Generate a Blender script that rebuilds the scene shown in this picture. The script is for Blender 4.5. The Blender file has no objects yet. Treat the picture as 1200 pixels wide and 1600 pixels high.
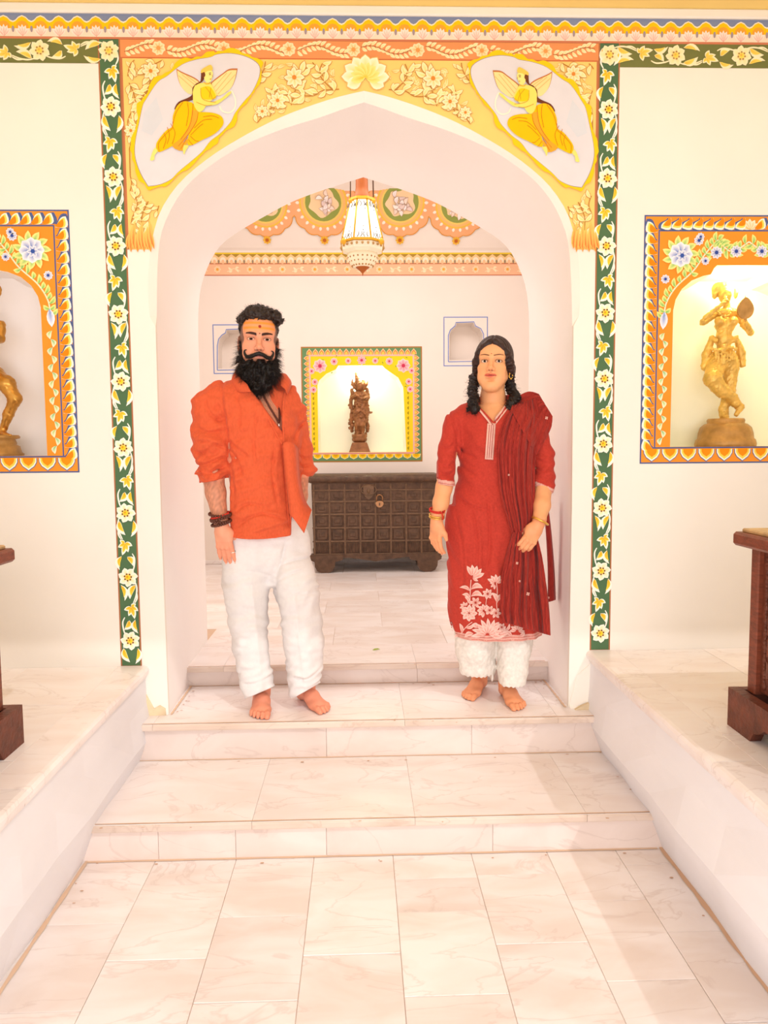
import bpy, math, random
import numpy as np
from mathutils import Vector, Matrix
from mathutils.geometry import tessellate_polygon

# ------------------------------------------------------------------ camera
C = bpy.context.scene.collection
SC = bpy.context.scene
FPX, EYE = 1180.0, 1.45
YAW, PITCH, ROLL = .0305, .083, .008
_f = np.array([math.sin(YAW)*math.cos(PITCH), math.cos(YAW)*math.cos(PITCH), -math.sin(PITCH)])
_r = np.array([math.cos(YAW), -math.sin(YAW), 0.0])
_d = np.cross(_f, _r)
_r, _d = math.cos(ROLL)*_r + math.sin(ROLL)*_d, math.cos(ROLL)*_d - math.sin(ROLL)*_r
cam_data = bpy.data.cameras.new('camera')
cam_data.sensor_fit = 'VERTICAL'; cam_data.sensor_height = 24.0
cam_data.lens = FPX/1600*24.0
cam_data.clip_start = .05
cam = bpy.data.objects.new('camera', cam_data); C.objects.link(cam)
cam.matrix_world = Matrix(((_r[0], -_d[0], -_f[0], 0), (_r[1], -_d[1], -_f[1], 0), (_r[2], -_d[2], -_f[2], EYE), (0, 0, 0, 1)))
SC.camera = cam

# ------------------------------------------------------------------ world, sun, added area lights, exposure
world = bpy.data.worlds.new('courtyard_daylight'); SC.world = world; world.use_nodes = True
world.node_tree.nodes['Background'].inputs[0].default_value = (1.0, .98, .965, 1)
world.node_tree.nodes['Background'].inputs[1].default_value = 1.08

def lamp(name, kind, loc, energy, color, size=1.0, size_y=None, aim=None):
    l = bpy.data.lights.new(name, kind); l.energy = energy; l.color = color
    if kind == 'AREA':
        l.size = size
        if size_y: l.shape = 'RECTANGLE'; l.size_y = size_y
    elif kind == 'SUN': l.angle = size
    else: l.shadow_soft_size = size
    o = bpy.data.objects.new(name, l); C.objects.link(o); o.location = loc
    if aim is not None:
        o.rotation_euler = Vector(aim).to_track_quat('-Z', 'Y').to_euler()
    return o
lamp('courtyard_sun', 'SUN', (4, -5, 6), .72, (1.0, .97, .95), .012, aim=(-.46, .90, -1))
lamp('hall_top_fill', 'AREA', (.1, 1.95, 3.2), 9, (1.0, .95, .90), 3.6, 1.6, aim=(0, 0, -1))  # added soft fill from above, no fitting stands here
lamp('hall_daylight', 'AREA', (-.3, -2.6, 1.5), 62, (1.0, .97, .96), 4.0, 2.6, aim=(0, 1, -.02))
lamp('hall_low_fill', 'AREA', (0, -.5, .25), 41, (1.0, .94, .90), 2.2, .5, aim=(0, .72, .70))  # added fill from low behind the camera, lifts the arch soffit
for _s in (-1, 1):
    lamp('back_room_side_fill', 'AREA', (_s*2.35, 5.0, 1.5), 14, (1.0, .92, .84), .8, 1.4, aim=(-_s, -.22, .12))  # added unseen fills at both sides, brighten the arch reveals
lamp('back_room_top_fill', 'AREA', (0, 5.1, 3.75), 48, (1.0, .945, .93), 3.0, 1.2, aim=(0, .1, -1))  # added unseen fill, lights the closed back room from above

SC.view_settings.view_transform = 'Standard'
SC.view_settings.look = 'None'
SC.view_settings.gamma = 1.0
SC.view_settings.use_curve_mapping = False
SC.view_settings.exposure = 0.03
SC.cycles.max_bounces = 8
SC.cycles.use_denoising = True
# ------------------------------------------------------------------ helpers
def at(px, py, Y):
    """the point at depth Y that the photograph shows at (px, py)"""
    v = _f + _r*(px-600)/FPX + _d*(py-800)/FPX
    p = v*(Y/v[1]); return np.array([p[0], Y, p[2]+EYE])
def atz(px, py, z):
    v = _f + _r*(px-600)/FPX + _d*(py-800)/FPX
    p = v*((z-EYE)/v[2]); return np.array([p[0], p[1], z])
def lin(c):
    c = np.asarray(c, float)/255.0
    return np.where(c <= .04045, c/12.92, ((c+.055)/1.055)**2.4)

def tag(o, label=None, cat=None, group=None, kind=None):
    if label: o['label'] = label
    if cat: o['category'] = cat
    if group: o['group'] = group
    if kind: o['kind'] = kind
    return o
def empty(name, loc=(0, 0, 0)):
    o = bpy.data.objects.new(name, None); C.objects.link(o); o.location = loc
    o.empty_display_size = .05
    return o
def link(name, me, mat, parent=None):
    o = bpy.data.objects.new(name, me); C.objects.link(o)
    if mat is not None:
        me.materials.clear(); me.materials.append(mat)
    if parent is not None:
        o.parent = parent
        l = Vector(parent.location) if parent.parent is None else Vector(parent.location)+Vector(parent.parent.location)
        o.location = -l if parent.type == 'EMPTY' or parent.location.length else (0, 0, 0)
    return o
def raw_mesh(name, V, Q, col=None, smooth=True):
    """vertices (n,3), faces (m,3 or 4) as arrays, colours (n,3) linear"""
    V = np.asarray(V, np.float32); Q = np.asarray(Q, np.int32)
    me = bpy.data.meshes.new(name); k = Q.shape[1]
    me.vertices.add(len(V)); me.vertices.foreach_set('co', V.ravel())
    me.loops.add(Q.size); me.loops.foreach_set('vertex_index', Q.ravel())
    me.polygons.add(len(Q)); me.polygons.foreach_set('loop_start', np.arange(0, Q.size, k, dtype=np.int32))
    me.polygons.foreach_set('loop_total', np.full(len(Q), k, np.int32))
    me.polygons.foreach_set('use_smooth', np.full(len(Q), smooth, bool))
    me.update(calc_edges=True)
    if col is not None:
        a = me.color_attributes.new('Col', 'FLOAT_COLOR', 'POINT')
        cc = np.ones((len(V), 4), np.float32); cc[:, :3] = col; a.data.foreach_set('color', cc.ravel())
    me.validate()
    return me

class MB:
    """collects shapes and links them as one mesh"""
    def __init__(s): s.v = []; s.f = []; s.c = []; s.sm = []
    def add(s, V, F, col=(1, 1, 1), smooth=False):
        o = len(s.v); V = [tuple(map(float, p)) for p in V]
        s.v += V; s.f += [tuple(int(i)+o for i in f) for f in F]; s.sm += [smooth]*len(F)
        col = np.asarray(col, float)
        s.c += [tuple(col)]*len(V) if col.ndim == 1 else [tuple(c) for c in col]
        return s
    def box(s, a, b, col=(1, 1, 1), bev=0.0):
        x0, y0, z0 = a; x1, y1, z1 = b
        if bev <= 0:
            V = [(x, y, z) for x in (x0, x1) for y in (y0, y1) for z in (z0, z1)]
            F = [(0, 1, 3, 2), (4, 6, 7, 5), (0, 4, 5, 1), (2, 3, 7, 6), (0, 2, 6, 4), (1, 5, 7, 3)]
            return s.add(V, F, col)
        e = min(bev, (x1-x0)/2.01, (y1-y0)/2.01, (z1-z0)/2.01)
        V = []; I = {}
        for sx in (0, 1):
            for sy in (0, 1):
                for sz in (0, 1):
                    X = (x0, x1)[sx]; Yy = (y0, y1)[sy]; Z = (z0, z1)[sz]
                    ix = X+e*(1-2*sx); iy = Yy+e*(1-2*sy); iz = Z+e*(1-2*sz)
                    for k, p in enumerate(((X, iy, iz), (ix, Yy, iz), (ix, iy, Z))):
                        I[(sx, sy, sz, k)] = len(V); V.append(p)
        F = []
        for k in range(3):
            for sd in (0, 1):
                def g(a_, b_):
                    t = [a_, b_]; t.insert(k, sd); return I[(t[0], t[1], t[2], k)]
                q = [g(0, 0), g(1, 0), g(1, 1), g(0, 1)]
                F.append(tuple(q))
        for k in range(3):
            i, j = [q for q in range(3) if q != k]
            for si in (0, 1):
                for sj in (0, 1):
                    def h(sk, which):
                        t = [0, 0, 0]; t[k] = sk; t[i] = si; t[j] = sj; return I[(t[0], t[1], t[2], which)]
                    F.append((h(0, i), h(1, i), h(1, j), h(0, j)))
        for sx in (0, 1):
            for sy in (0, 1):
                for sz in (0, 1): F.append(tuple(I[(sx, sy, sz, k)] for k in range(3)))
        return s.add(V, F, col)
    def tube(s, P, R, n=8, col=(1, 1, 1), cap=True, smooth=True, flat=1.0):
        P = [np.asarray(p, float) for p in P]
        R = [R]*len(P) if np.isscalar(R) else R
        V = []; up = np.array([0, 0, 1.0]); last = None
        for i, p in enumerate(P):
            t = P[min(i+1, len(P)-1)]-P[max(i-1, 0)]; t = t/(np.linalg.norm(t)+1e-9)
            if last is None:
                a = np.cross(t, up)
                if np.linalg.norm(a) < .05: a = np.cross(t, [1, 0, 0])
            else: a = last-t*np.dot(last, t)
            a = a/(np.linalg.norm(a)+1e-9); b = np.cross(t, a); last = a
            for k in range(n):
                w = 2*math.pi*k/n; V.append(p+R[i]*(a*math.cos(w)+b*math.sin(w)*flat))
        F = [(i*n+k, i*n+(k+1) % n, (i+1)*n+(k+1) % n, (i+1)*n+k) for i in range(len(P)-1) for k in range(n)]
        if cap: F += [tuple(range(n))[::-1], tuple(range((len(P)-1)*n, len(P)*n))]
        return s.add(V, F, col, smooth)
    def lathe(s, c, prof, n=24, col=(1, 1, 1), smooth=True, wob=None):
        V = []; m = len(prof)
        for i, (r, z) in enumerate(prof):
            for k in range(n):
                w = 2*math.pi*k/n; q = r*(1+(wob(w, i) if wob else 0))
                V.append((c[0]+q*math.cos(w), c[1]+q*math.sin(w), c[2]+z))
        F = [(i*n+k, i*n+(k+1) % n, (i+1)*n+(k+1) % n, (i+1)*n+k) for i in range(m-1) for k in range(n)]
        F += [tuple(range(n))[::-1], tuple(range((m-1)*n, m*n))]
        return s.add(V, F, col, smooth)
    def ball(s, c, r, col=(1, 1, 1), n=10, m=7, smooth=True):
        r = np.ones(3)*r
        V = []
        for i in range(m+1):
            t = math.pi*i/m
            for k in range(n):
                w = 2*math.pi*k/n
                V.append((c[0]+r[0]*math.sin(t)*math.cos(w), c[1]+r[1]*math.sin(t)*math.sin(w), c[2]-r[2]*math.cos(t)))
        F = [(i*n+k, i*n+(k+1) % n, (i+1)*n+(k+1) % n, (i+1)*n+k) for i in range(m) for k in range(n)]
        return s.add(V, F, col, smooth)
    def prism(s, pts, y0, y1, col=(1, 1, 1), axis=1):
        """outline in (x,z) pushed from depth y0 to y1 (axis=1), or (y,z) along x (axis=0)"""
        n = len(pts)
        mk = (lambda p, d: (p[0], d, p[1])) if axis == 1 else (lambda p, d: (d, p[0], p[1]))
        V = [mk(p, y0) for p in pts]+[mk(p, y1) for p in pts]
        tri = tessellate_polygon([[Vector((p[0], p[1], 0)) for p in pts]])
        F = [tuple(t) for t in tri]+[tuple(i+n for i in t[::-1]) for t in tri]
        F += [(i, (i+1) % n, (i+1) % n+n, i+n) for i in range(n)]
        return s.add(V, F, col)
    def build(s, name, mat, parent=None):
        me = bpy.data.meshes.new(name); me.from_pydata(s.v, [], s.f)
        me.polygons.foreach_set('use_smooth', s.sm)
        a = me.color_attributes.new('Col', 'FLOAT_COLOR', 'POINT')
        cc = np.ones((len(s.v), 4), np.float32); cc[:, :3] = np.array(s.c); a.data.foreach_set('color', cc.ravel())
        me.validate(); me.update()
        return link(name, me, mat, parent)

# ---- flat painted motifs on a wall plane: layers of thin coloured shapes, each a hair proud of the last
class Paint:
    def __init__(s, origin, u=(1, 0, 0), v=(0, 0, 1), n=(0, -1, 0), step=.00045):
        s.o = np.array(origin, float); s.u = np.array(u, float); s.vv = np.array(v, float); s.n = np.array(n, float)
        s.mb = MB(); s.h = .0008; s.step = step; s.k = 0
    def layer(s, k=1): s.h += s.step*k; return s
    def P(s, p): return s.o+s.u*p[0]+s.vv*p[1]+s.n*(s.h+(s.k % 36)*s.step*.025)   # overlapping strokes of one layer never share a plane
    def poly(s, pts, c):
        s.k += 1
        tri = tessellate_polygon([[Vector((p[0], p[1], 0)) for p in pts]])
        s.mb.add([s.P(p) for p in pts], tri, lin(c)); return s
    def holed(s, outer, holes, c):
        s.k += 1
        loops = [outer]+holes; pts = [p for l in loops for p in l]
        tri = tessellate_polygon([[Vector((p[0], p[1], 0)) for p in l] for l in loops])
        s.mb.add([s.P(p) for p in pts], tri, lin(c)); return s
    def rect(s, x0, z0, x1, z1, c): return s.poly([(x0, z0), (x1, z0), (x1, z1), (x0, z1)], c)
    def ring(s, x0, z0, x1, z1, w, c):
        s.rect(x0, z0, x1, z0+w, c); s.rect(x0, z1-w, x1, z1, c)
        s.rect(x0, z0+w, x0+w, z1-w, c); s.rect(x1-w, z0+w, x1, z1-w, c); return s
    def disc(s, c, r, col, n=14, r2=None, rot=0, col2=None):
        s.k += 1
        r2 = r2 or r; ca, sa = math.cos(rot), math.sin(rot)
        pts = [(c[0], c[1])]
        for k in range(n):
            a = 2*math.pi*k/n; x, y = r*math.cos(a), r2*math.sin(a); pts.append((c[0]+x*ca-y*sa, c[1]+x*sa+y*ca))
        cc = np.array([lin(col)]+[lin(col2 if col2 is not None else col)]*n)
        s.mb.add([s.P(p) for p in pts], [(0, 1+k, 1+(k+1) % n) for k in range(n)], cc); return s
    def line(s, pts, w, c):
        s.k += 1
        pts = [np.array(p, float) for p in pts]; V = []; n = len(pts)
        ws = [w]*n if np.isscalar(w) else w
        for i in range(n):
            t = pts[min(i+1, n-1)]-pts[max(i-1, 0)]; t = t/(np.linalg.norm(t)+1e-9); q = np.array([-t[1], t[0]])
            V += [s.P(pts[i]+q*ws[i]/2), s.P(pts[i]-q*ws[i]/2)]
        s.mb.add(V, [(2*i, 2*i+1, 2*i+3, 2*i+2) for i in range(n-1)], lin(c)); return s
    def leaf(s, a, b, w, c0, c1, bend=0.0, n=5, fat=.5, edge=None, ew=1.35):
        """a leaf or petal from a to b: colour c0 along the spine at the base, c1 towards rim and tip"""
        s.k += 1
        if edge is not None:
            d_ = (np.array(b)-np.array(a))*.06
            s.leaf(np.array(a)-d_, np.array(b)+d_, w*ew, edge, edge, bend, n, fat); s.h += s.step
        a = np.array(a, float); b = np.array(b, float); d = b-a; L = np.linalg.norm(d)+1e-9; q = np.array([-d[1], d[0]])/L
        V = []; col = []; l0, l1 = lin(c0), lin(c1)
        for i in range(n+1):
            t = i/n; m = a+d*t+q*bend*L*4*t*(1-t)
            hw = w*.5*(math.sin(math.pi*t**(math.log(.5)/math.log(fat)))**.8 if 0 < t < 1 else .02)
            V += [s.P(m+q*hw), s.P(m), s.P(m-q*hw)]
            col += [l1, l0*(1-t**1.5)+l1*t**1.5, l1]
        F = []
        for i in range(n):
            for k in (0, 1): F.append((3*i+k, 3*i+k+1, 3*i+k+4, 3*i+k+3))
        s.mb.add(V, F, np.array(col))
        if edge is not None: s.h -= s.step
        return s
    def flower(s, c, r, n, c0, c1, core=None, core_r=.3, w=.75, rot=0.0, edge=None, squash=1.0, bend=.06):
        for k in range(n):
            a = rot+2*math.pi*k/n
            s.leaf((c[0]+r*.12*math.cos(a), c[1]+r*.12*math.sin(a)*squash), (c[0]+r*math.cos(a), c[1]+r*math.sin(a)*squash),
                   r*w, c0, c1, bend, 5, .55, edge)
        if core is not None:
            s.layer(3); s.disc(c, r*core_r, core, 10); s.layer(-3)
        return s
    def build(s, name, mat, parent=None): return s.mb.build(name, mat, parent)

def spline(pts, n=8):
    """a smooth curve through the points"""
    P = np.array(pts, float); out = []
    for i in range(len(P)-1):
        p0, p1, p2, p3 = P[max(i-1, 0)], P[i], P[i+1], P[min(i+2, len(P)-1)]
        for k in range(n):
            t = k/n
            out.append(.5*((2*p1)+(-p0+p2)*t+(2*p0-5*p1+4*p2-p3)*t*t+(-p0+3*p1-3*p2+p3)*t**3))
    out.append(P[-1]); return np.array(out)

# ---- solid modelling by distance fields on a rectilinear grid, meshed by surface nets
def axis(*segs):
    """axis((0,.1,.003),(.1,.4,.01)) : grid lines with a step per stretch"""
    out = []
    for a, b, h in segs: out += list(np.linspace(a, b, max(2, int(round((b-a)/h))+1))[:-1])
    out.append(segs[-1][1]); return np.array(out)
def rotm(yaw=0, pitch=0, roll=0):
    return np.array(Matrix.Rotation(yaw, 3, 'Z') @ Matrix.Rotation(pitch, 3, 'X') @ Matrix.Rotation(roll, 3, 'Y'))
class Frame:
    def __init__(s, o, R): s.o = np.array(o, float); s.R = np.array(R, float)
    def w(s, p): return s.o+s.R @ np.array(p, float)
    def loc(s, P): return (np.asarray(P)-s.o) @ s.R
class SDF:
    def __init__(s, xs, ys, zs):
        s.x, s.y, s.z = [np.asarray(a, np.float32) for a in (xs, ys, zs)]
        s.D = np.full((len(xs), len(ys), len(zs)), .2, np.float32)
    def sl(s, lo, hi):
        r = []
        for a, l, h in zip((s.x, s.y, s.z), lo, hi):
            i0 = max(0, np.searchsorted(a, l)-1); i1 = min(len(a), np.searchsorted(a, h)+1); r.append(slice(i0, max(i1, i0)))
        return tuple(r)
    def put(s, lo, hi, fn, k=0.0, op='u'):
        m = k+.012
        q = s.sl([l-m for l in lo], [h+m for h in hi])
        X = s.x[q[0]][:, None, None]; Y = s.y[q[1]][None, :, None]; Z = s.z[q[2]][None, None, :]
        if X.size == 0 or Y.size == 0 or Z.size == 0: return s
        d = fn(X, Y, Z).astype(np.float32); e = s.D[q]
        if op == 's': d = -d; e2 = -e; d = -d; a, b = -e, d; 
        if op == 'u':
            if k > 0:
                h = np.maximum(k-np.abs(e-d), 0)/k; s.D[q] = np.minimum(e, d)-h*h*k*.25
            else: s.D[q] = np.minimum(e, d)
        else:
            if k > 0:
                h = np.maximum(k-np.abs(e+d), 0)/k; s.D[q] = np.maximum(e, -d)+h*h*k*.25
            else: s.D[q] = np.maximum(e, -d)
        return s
    def cap(s, a, b, ra, rb=None, k=0.0, op='u', fr=None):
        rb = ra if rb is None else rb
        if fr is not None: a, b = fr.w(a), fr.w(b)
        a = np.array(a, float); b = np.array(b, float); r = max(ra, rb); ba = b-a; L = float(ba @ ba)+1e-12
        def fn(X, Y, Z):
            t = np.clip(((X-a[0])*ba[0]+(Y-a[1])*ba[1]+(Z-a[2])*ba[2])/L, 0, 1)
            return np.sqrt((X-a[0]-t*ba[0])**2+(Y-a[1]-t*ba[1])**2+(Z-a[2]-t*ba[2])**2)-(ra+(rb-ra)*t)
        return s.put(np.minimum(a, b)-r, np.maximum(a, b)+r, fn, k, op)
    def chain(s, P, R, k=.004, op='u', fr=None):
        for i in range(len(P)-1): s.cap(P[i], P[i+1], R[i], R[i+1], k, op, fr)
        return s
    def ell(s, c, r, k=0.0, op='u', R=None, fr=None):
        R = np.eye(3) if R is None else np.array(R)
        c = np.array(c, float); r = np.ones(3)*r
        if fr is not None: c = fr.w(c); R = fr.R @ R
        ext = np.sqrt(((R*r[None, :])**2).sum(1))
        def fn(X, Y, Z):
            dx, dy, dz = X-c[0], Y-c[1], Z-c[2]
            u = (R[0, 0]*dx+R[1, 0]*dy+R[2, 0]*dz)/r[0]; v = (R[0, 1]*dx+R[1, 1]*dy+R[2, 1]*dz)/r[1]; w = (R[0, 2]*dx+R[1, 2]*dy+R[2, 2]*dz)/r[2]
            k0 = np.sqrt(u*u+v*v+w*w); k1 = np.sqrt((u/r[0])**2+(v/r[1])**2+(w/r[2])**2)+1e-9
            return np.where(k0 < 1e-3, -r.min(), k0*(k0-1)/k1)
        return s.put(c-ext, c+ext, fn, k, op)
    def box(s, c, hf, rd=.0, k=0.0, op='u', R=None, fr=None):
        R = np.eye(3) if R is None else np.array(R)
        c = np.array(c, float); hf = np.array(hf, float)
        if fr is not None: c = fr.w(c); R = fr.R @ R
        ext = (np.abs(R)*hf[None, :]).sum(1)
        def fn(X, Y, Z):
            dx, dy, dz = X-c[0], Y-c[1], Z-c[2]
            q = [np.abs(R[0, i]*dx+R[1, i]*dy+R[2, i]*dz)-hf[i]+rd for i in range(3)]
            return np.sqrt(sum(np.maximum(t, 0)**2 for t in q))+np.minimum(np.maximum(np.maximum(q[0], q[1]), q[2]), 0)-rd
        return s.put(c-ext, c+ext, fn, k, op)
    def stack(s, rows, k=0.0, op='u', yaw=0.0, pw=2.0, taper=None):
        """rows (z, cx, cy, rx, ry) : superellipse sections, smoothly interpolated over z"""
        rows = sorted(rows); a = np.array(rows, float); zz = a[:, 0]
        zf = np.linspace(zz[0], zz[-1], 160)
        S = spline_rows(a, zf)
        lo = [S[:, 1].min()-S[:, 3:5].max(), S[:, 2].min()-S[:, 3:5].max(), zz[0]]; hi = [S[:, 1].max()+S[:, 3:5].max(), S[:, 2].max()+S[:, 3:5].max(), zz[-1]]
        cy_, sy_ = math.cos(yaw), math.sin(yaw)
        def fn(X, Y, Z):
            g = lambda i: np.interp(Z, zf, S[:, i])
            dx, dy = X-g(1), Y-g(2); rx, ry = g(3), g(4)
            u = (cy_*dx+sy_*dy)/rx; v = (-sy_*dx+cy_*dy)/ry
            rr = (np.abs(u)**pw+np.abs(v)**pw)**(1/pw)
            # distance along the ray from the axis, softened for flat sections
            d = (rr-1)*np.sqrt((u*rx)**2+(v*ry)**2)/np.maximum(rr, 1e-3)
            d = np.where(rr < .3, -.7*np.minimum(rx, ry), d)
            dz = np.maximum(zz[0]-Z, Z-zz[-1])
            return np.where(dz > -.01, np.maximum(d, dz), d)
        return s.put(lo, hi, fn, k, op)
    def warp(s, fn, band=.03, lo=None, hi=None):
        """add fn(points) to the field near the surface"""
        q = s.sl(lo, hi) if lo is not None else (slice(None),)*3
        D = s.D[q]; i = np.nonzero(np.abs(D) < band)
        P = np.stack([s.x[q[0]][i[0]], s.y[q[1]][i[1]], s.z[q[2]][i[2]]], 1)
        D[i] += fn(P).astype(np.float32); s.D[q] = D; return s
    def mesh(s, smooth=1):
        D = s.D
        D[0] = D[-1] = .1; D[:, 0] = D[:, -1] = .1; D[:, :, 0] = D[:, :, -1] = .1
        S = D < 0; c = np.zeros(tuple(n-1 for n in D.shape), np.uint8)
        for a in (0, 1):
            for b in (0, 1):
                for e in (0, 1): c += S[a:S.shape[0]-1+a, b:S.shape[1]-1+b, e:S.shape[2]-1+e]
        act = (c > 0) & (c < 8); I = np.stack(np.nonzero(act), 1)
        ids = np.full(act.shape, -1, np.int32); ids[I[:, 0], I[:, 1], I[:, 2]] = np.arange(len(I))
        cor = np.array([(a, b, e) for a in (0, 1) for b in (0, 1) for e in (0, 1)])
        val = np.stack([D[I[:, 0]+o[0], I[:, 1]+o[1], I[:, 2]+o[2]] for o in cor], 1)
        acc = np.zeros((len(I), 3)); cnt = np.zeros(len(I))
        for a in range(8):
            for b in range(a+1, 8):
                if np.abs(cor[a]-cor[b]).sum() != 1: continue
                va, vb = val[:, a], val[:, b]; m = (va < 0) != (vb < 0)
                t = va[m]/(va[m]-vb[m]); acc[m] += cor[a]+t[:, None]*(cor[b]-cor[a]); cnt[m] += 1
        pos = acc/cnt[:, None]; V = np.zeros((len(I), 3))
        for ax, g in enumerate((s.x, s.y, s.z)):
            V[:, ax] = g[I[:, ax]]+pos[:, ax]*(g[I[:, ax]+1]-g[I[:, ax]])
        Q = []
        for ax in range(3):
            o1, o2 = [(1, 2), (2, 0), (0, 1)][ax]
            A = np.moveaxis(S, (ax, o1, o2), (0, 1, 2)); G = np.moveaxis(ids, (ax, o1, o2), (0, 1, 2))
            ch = A[:-1, 1:-1, 1:-1] != A[1:, 1:-1, 1:-1]; J = np.stack(np.nonzero(ch), 1)
            i, j, k_ = J[:, 0], J[:, 1]+1, J[:, 2]+1
            q = np.stack([G[i, j-1, k_-1], G[i, j, k_-1], G[i, j, k_], G[i, j-1, k_]], 1)
            fl = ~A[i, j, k_]; q[fl] = q[fl][:, ::-1]; Q.append(q)
        Q = np.concatenate(Q); Q = Q[(Q >= 0).all(1)]
        for _ in range(smooth):
            sm = np.zeros_like(V); n = np.zeros(len(V))
            for a, b in ((0, 1), (1, 2), (2, 3), (3, 0)):
                for p, r in ((a, b), (b, a)):
                    for ax in range(3): sm[:, ax] += np.bincount(Q[:, p], V[Q[:, r], ax], len(V))
                    n += np.bincount(Q[:, p], minlength=len(V))
            V = V*.45+.55*sm/np.maximum(n, 1)[:, None]
        return V, Q
def spline_rows(a, zf):
    """monotone-ish cubic interpolation of section rows"""
    out = np.zeros((len(zf), a.shape[1])); z = a[:, 0]; out[:, 0] = zf
    for i in range(1, a.shape[1]):
        m = np.gradient(a[:, i], z) if len(z) > 1 else np.zeros(1)
        j = np.clip(np.searchsorted(z, zf)-1, 0, len(z)-2); h = z[j+1]-z[j]; t = (zf-z[j])/h
        out[:, i] = (2*t**3-3*t**2+1)*a[j, i]+(t**3-2*t**2+t)*h*m[j]+(-2*t**3+3*t**2)*a[j+1, i]+(t**3-t**2)*h*m[j+1]
    return out
def noise(P, scale, seed=0, n=7, stretch=(1, 1, 1)):
    r = np.random.RandomState(seed); P = np.asarray(P)*np.array(stretch)/scale; v = np.zeros(len(P))
    for _ in range(n):
        d = r.normal(size=3); d /= np.linalg.norm(d); v += np.sin(P @ d*2*math.pi*r.uniform(.6, 1.5)+r.uniform(0, 6.3))
    return v/math.sqrt(n)
def sstep(a, b, x):
    t = np.clip((x-a)/(b-a), 0, 1); return t*t*(3-2*t)

# ------------------------------------------------------------------ materials
def mat(name, col=None, rough=.6, metal=0.0, attr=False, bump=0.0, bump_scale=60, vary=0.0, vary_scale=5, spec=.4, detail=4,
        emit=None, estr=0, stretch=None, sss=0.0, sheen=0.0, alpha=None, trans=0.0, wave=None, coord='pos'):
    m = bpy.data.materials.new(name); m.use_nodes = True; t = m.node_tree; N = t.nodes; L = t.links
    b = N['Principled BSDF']
    b.inputs['Roughness'].default_value = rough; b.inputs['Metallic'].default_value = metal
    b.inputs['Specular IOR Level'].default_value = spec
    if sss: b.inputs['Subsurface Weight'].default_value = sss; b.inputs['Subsurface Radius'].default_value = (.012, .005, .003); b.inputs['Subsurface Scale'].default_value = 1.0
    if sheen: b.inputs['Sheen Weight'].default_value = sheen; b.inputs['Sheen Roughness'].default_value = .4
    if trans: b.inputs['Transmission Weight'].default_value = trans
    if coord == 'pos': src = N.new('ShaderNodeNewGeometry').outputs['Position']
    else: src = N.new('ShaderNodeTexCoord').outputs['Object']
    if stretch:
        mp = N.new('ShaderNodeMapping'); mp.inputs['Scale'].default_value = stretch; L.new(src, mp.inputs['Vector']); src = mp.outputs[0]
    if attr:
        a = N.new('ShaderNodeAttribute'); a.attribute_name = 'Col'; cs = a.outputs['Color']
    else:
        r = N.new('ShaderNodeRGB'); r.outputs[0].default_value = (*lin(col), 1); cs = r.outputs[0]
    if vary:
        n = N.new('ShaderNodeTexNoise'); n.inputs['Scale'].default_value = vary_scale; n.inputs['Detail'].default_value = detail
        L.new(src, n.inputs['Vector'])
        mr = N.new('ShaderNodeMapRange'); mr.inputs['From Min'].default_value = .3; mr.inputs['From Max'].default_value = .7
        mr.inputs['To Min'].default_value = 1-vary; mr.inputs['To Max'].default_value = 1+vary*.5
        L.new(n.outputs['Fac'], mr.inputs['Value'])
        mx = N.new('ShaderNodeVectorMath'); mx.operation = 'SCALE'; L.new(cs, mx.inputs[0]); L.new(mr.outputs[0], mx.inputs['Scale']); cs = mx.outputs[0]
    L.new(cs, b.inputs['Base Color'])
    if bump:
        n2 = N.new('ShaderNodeTexNoise'); n2.inputs['Scale'].default_value = bump_scale; n2.inputs['Detail'].default_value = 3; L.new(src, n2.inputs['Vector'])
        bp = N.new('ShaderNodeBump'); bp.inputs['Strength'].default_value = bump; bp.inputs['Distance'].default_value = .004
        L.new(n2.outputs['Fac'], bp.inputs['Height']); L.new(bp.outputs[0], b.inputs['Normal'])
    if emit is not None:
        b.inputs['Emission Color'].default_value = (*lin(emit), 1); b.inputs['Emission Strength'].default_value = estr
    return m
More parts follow.
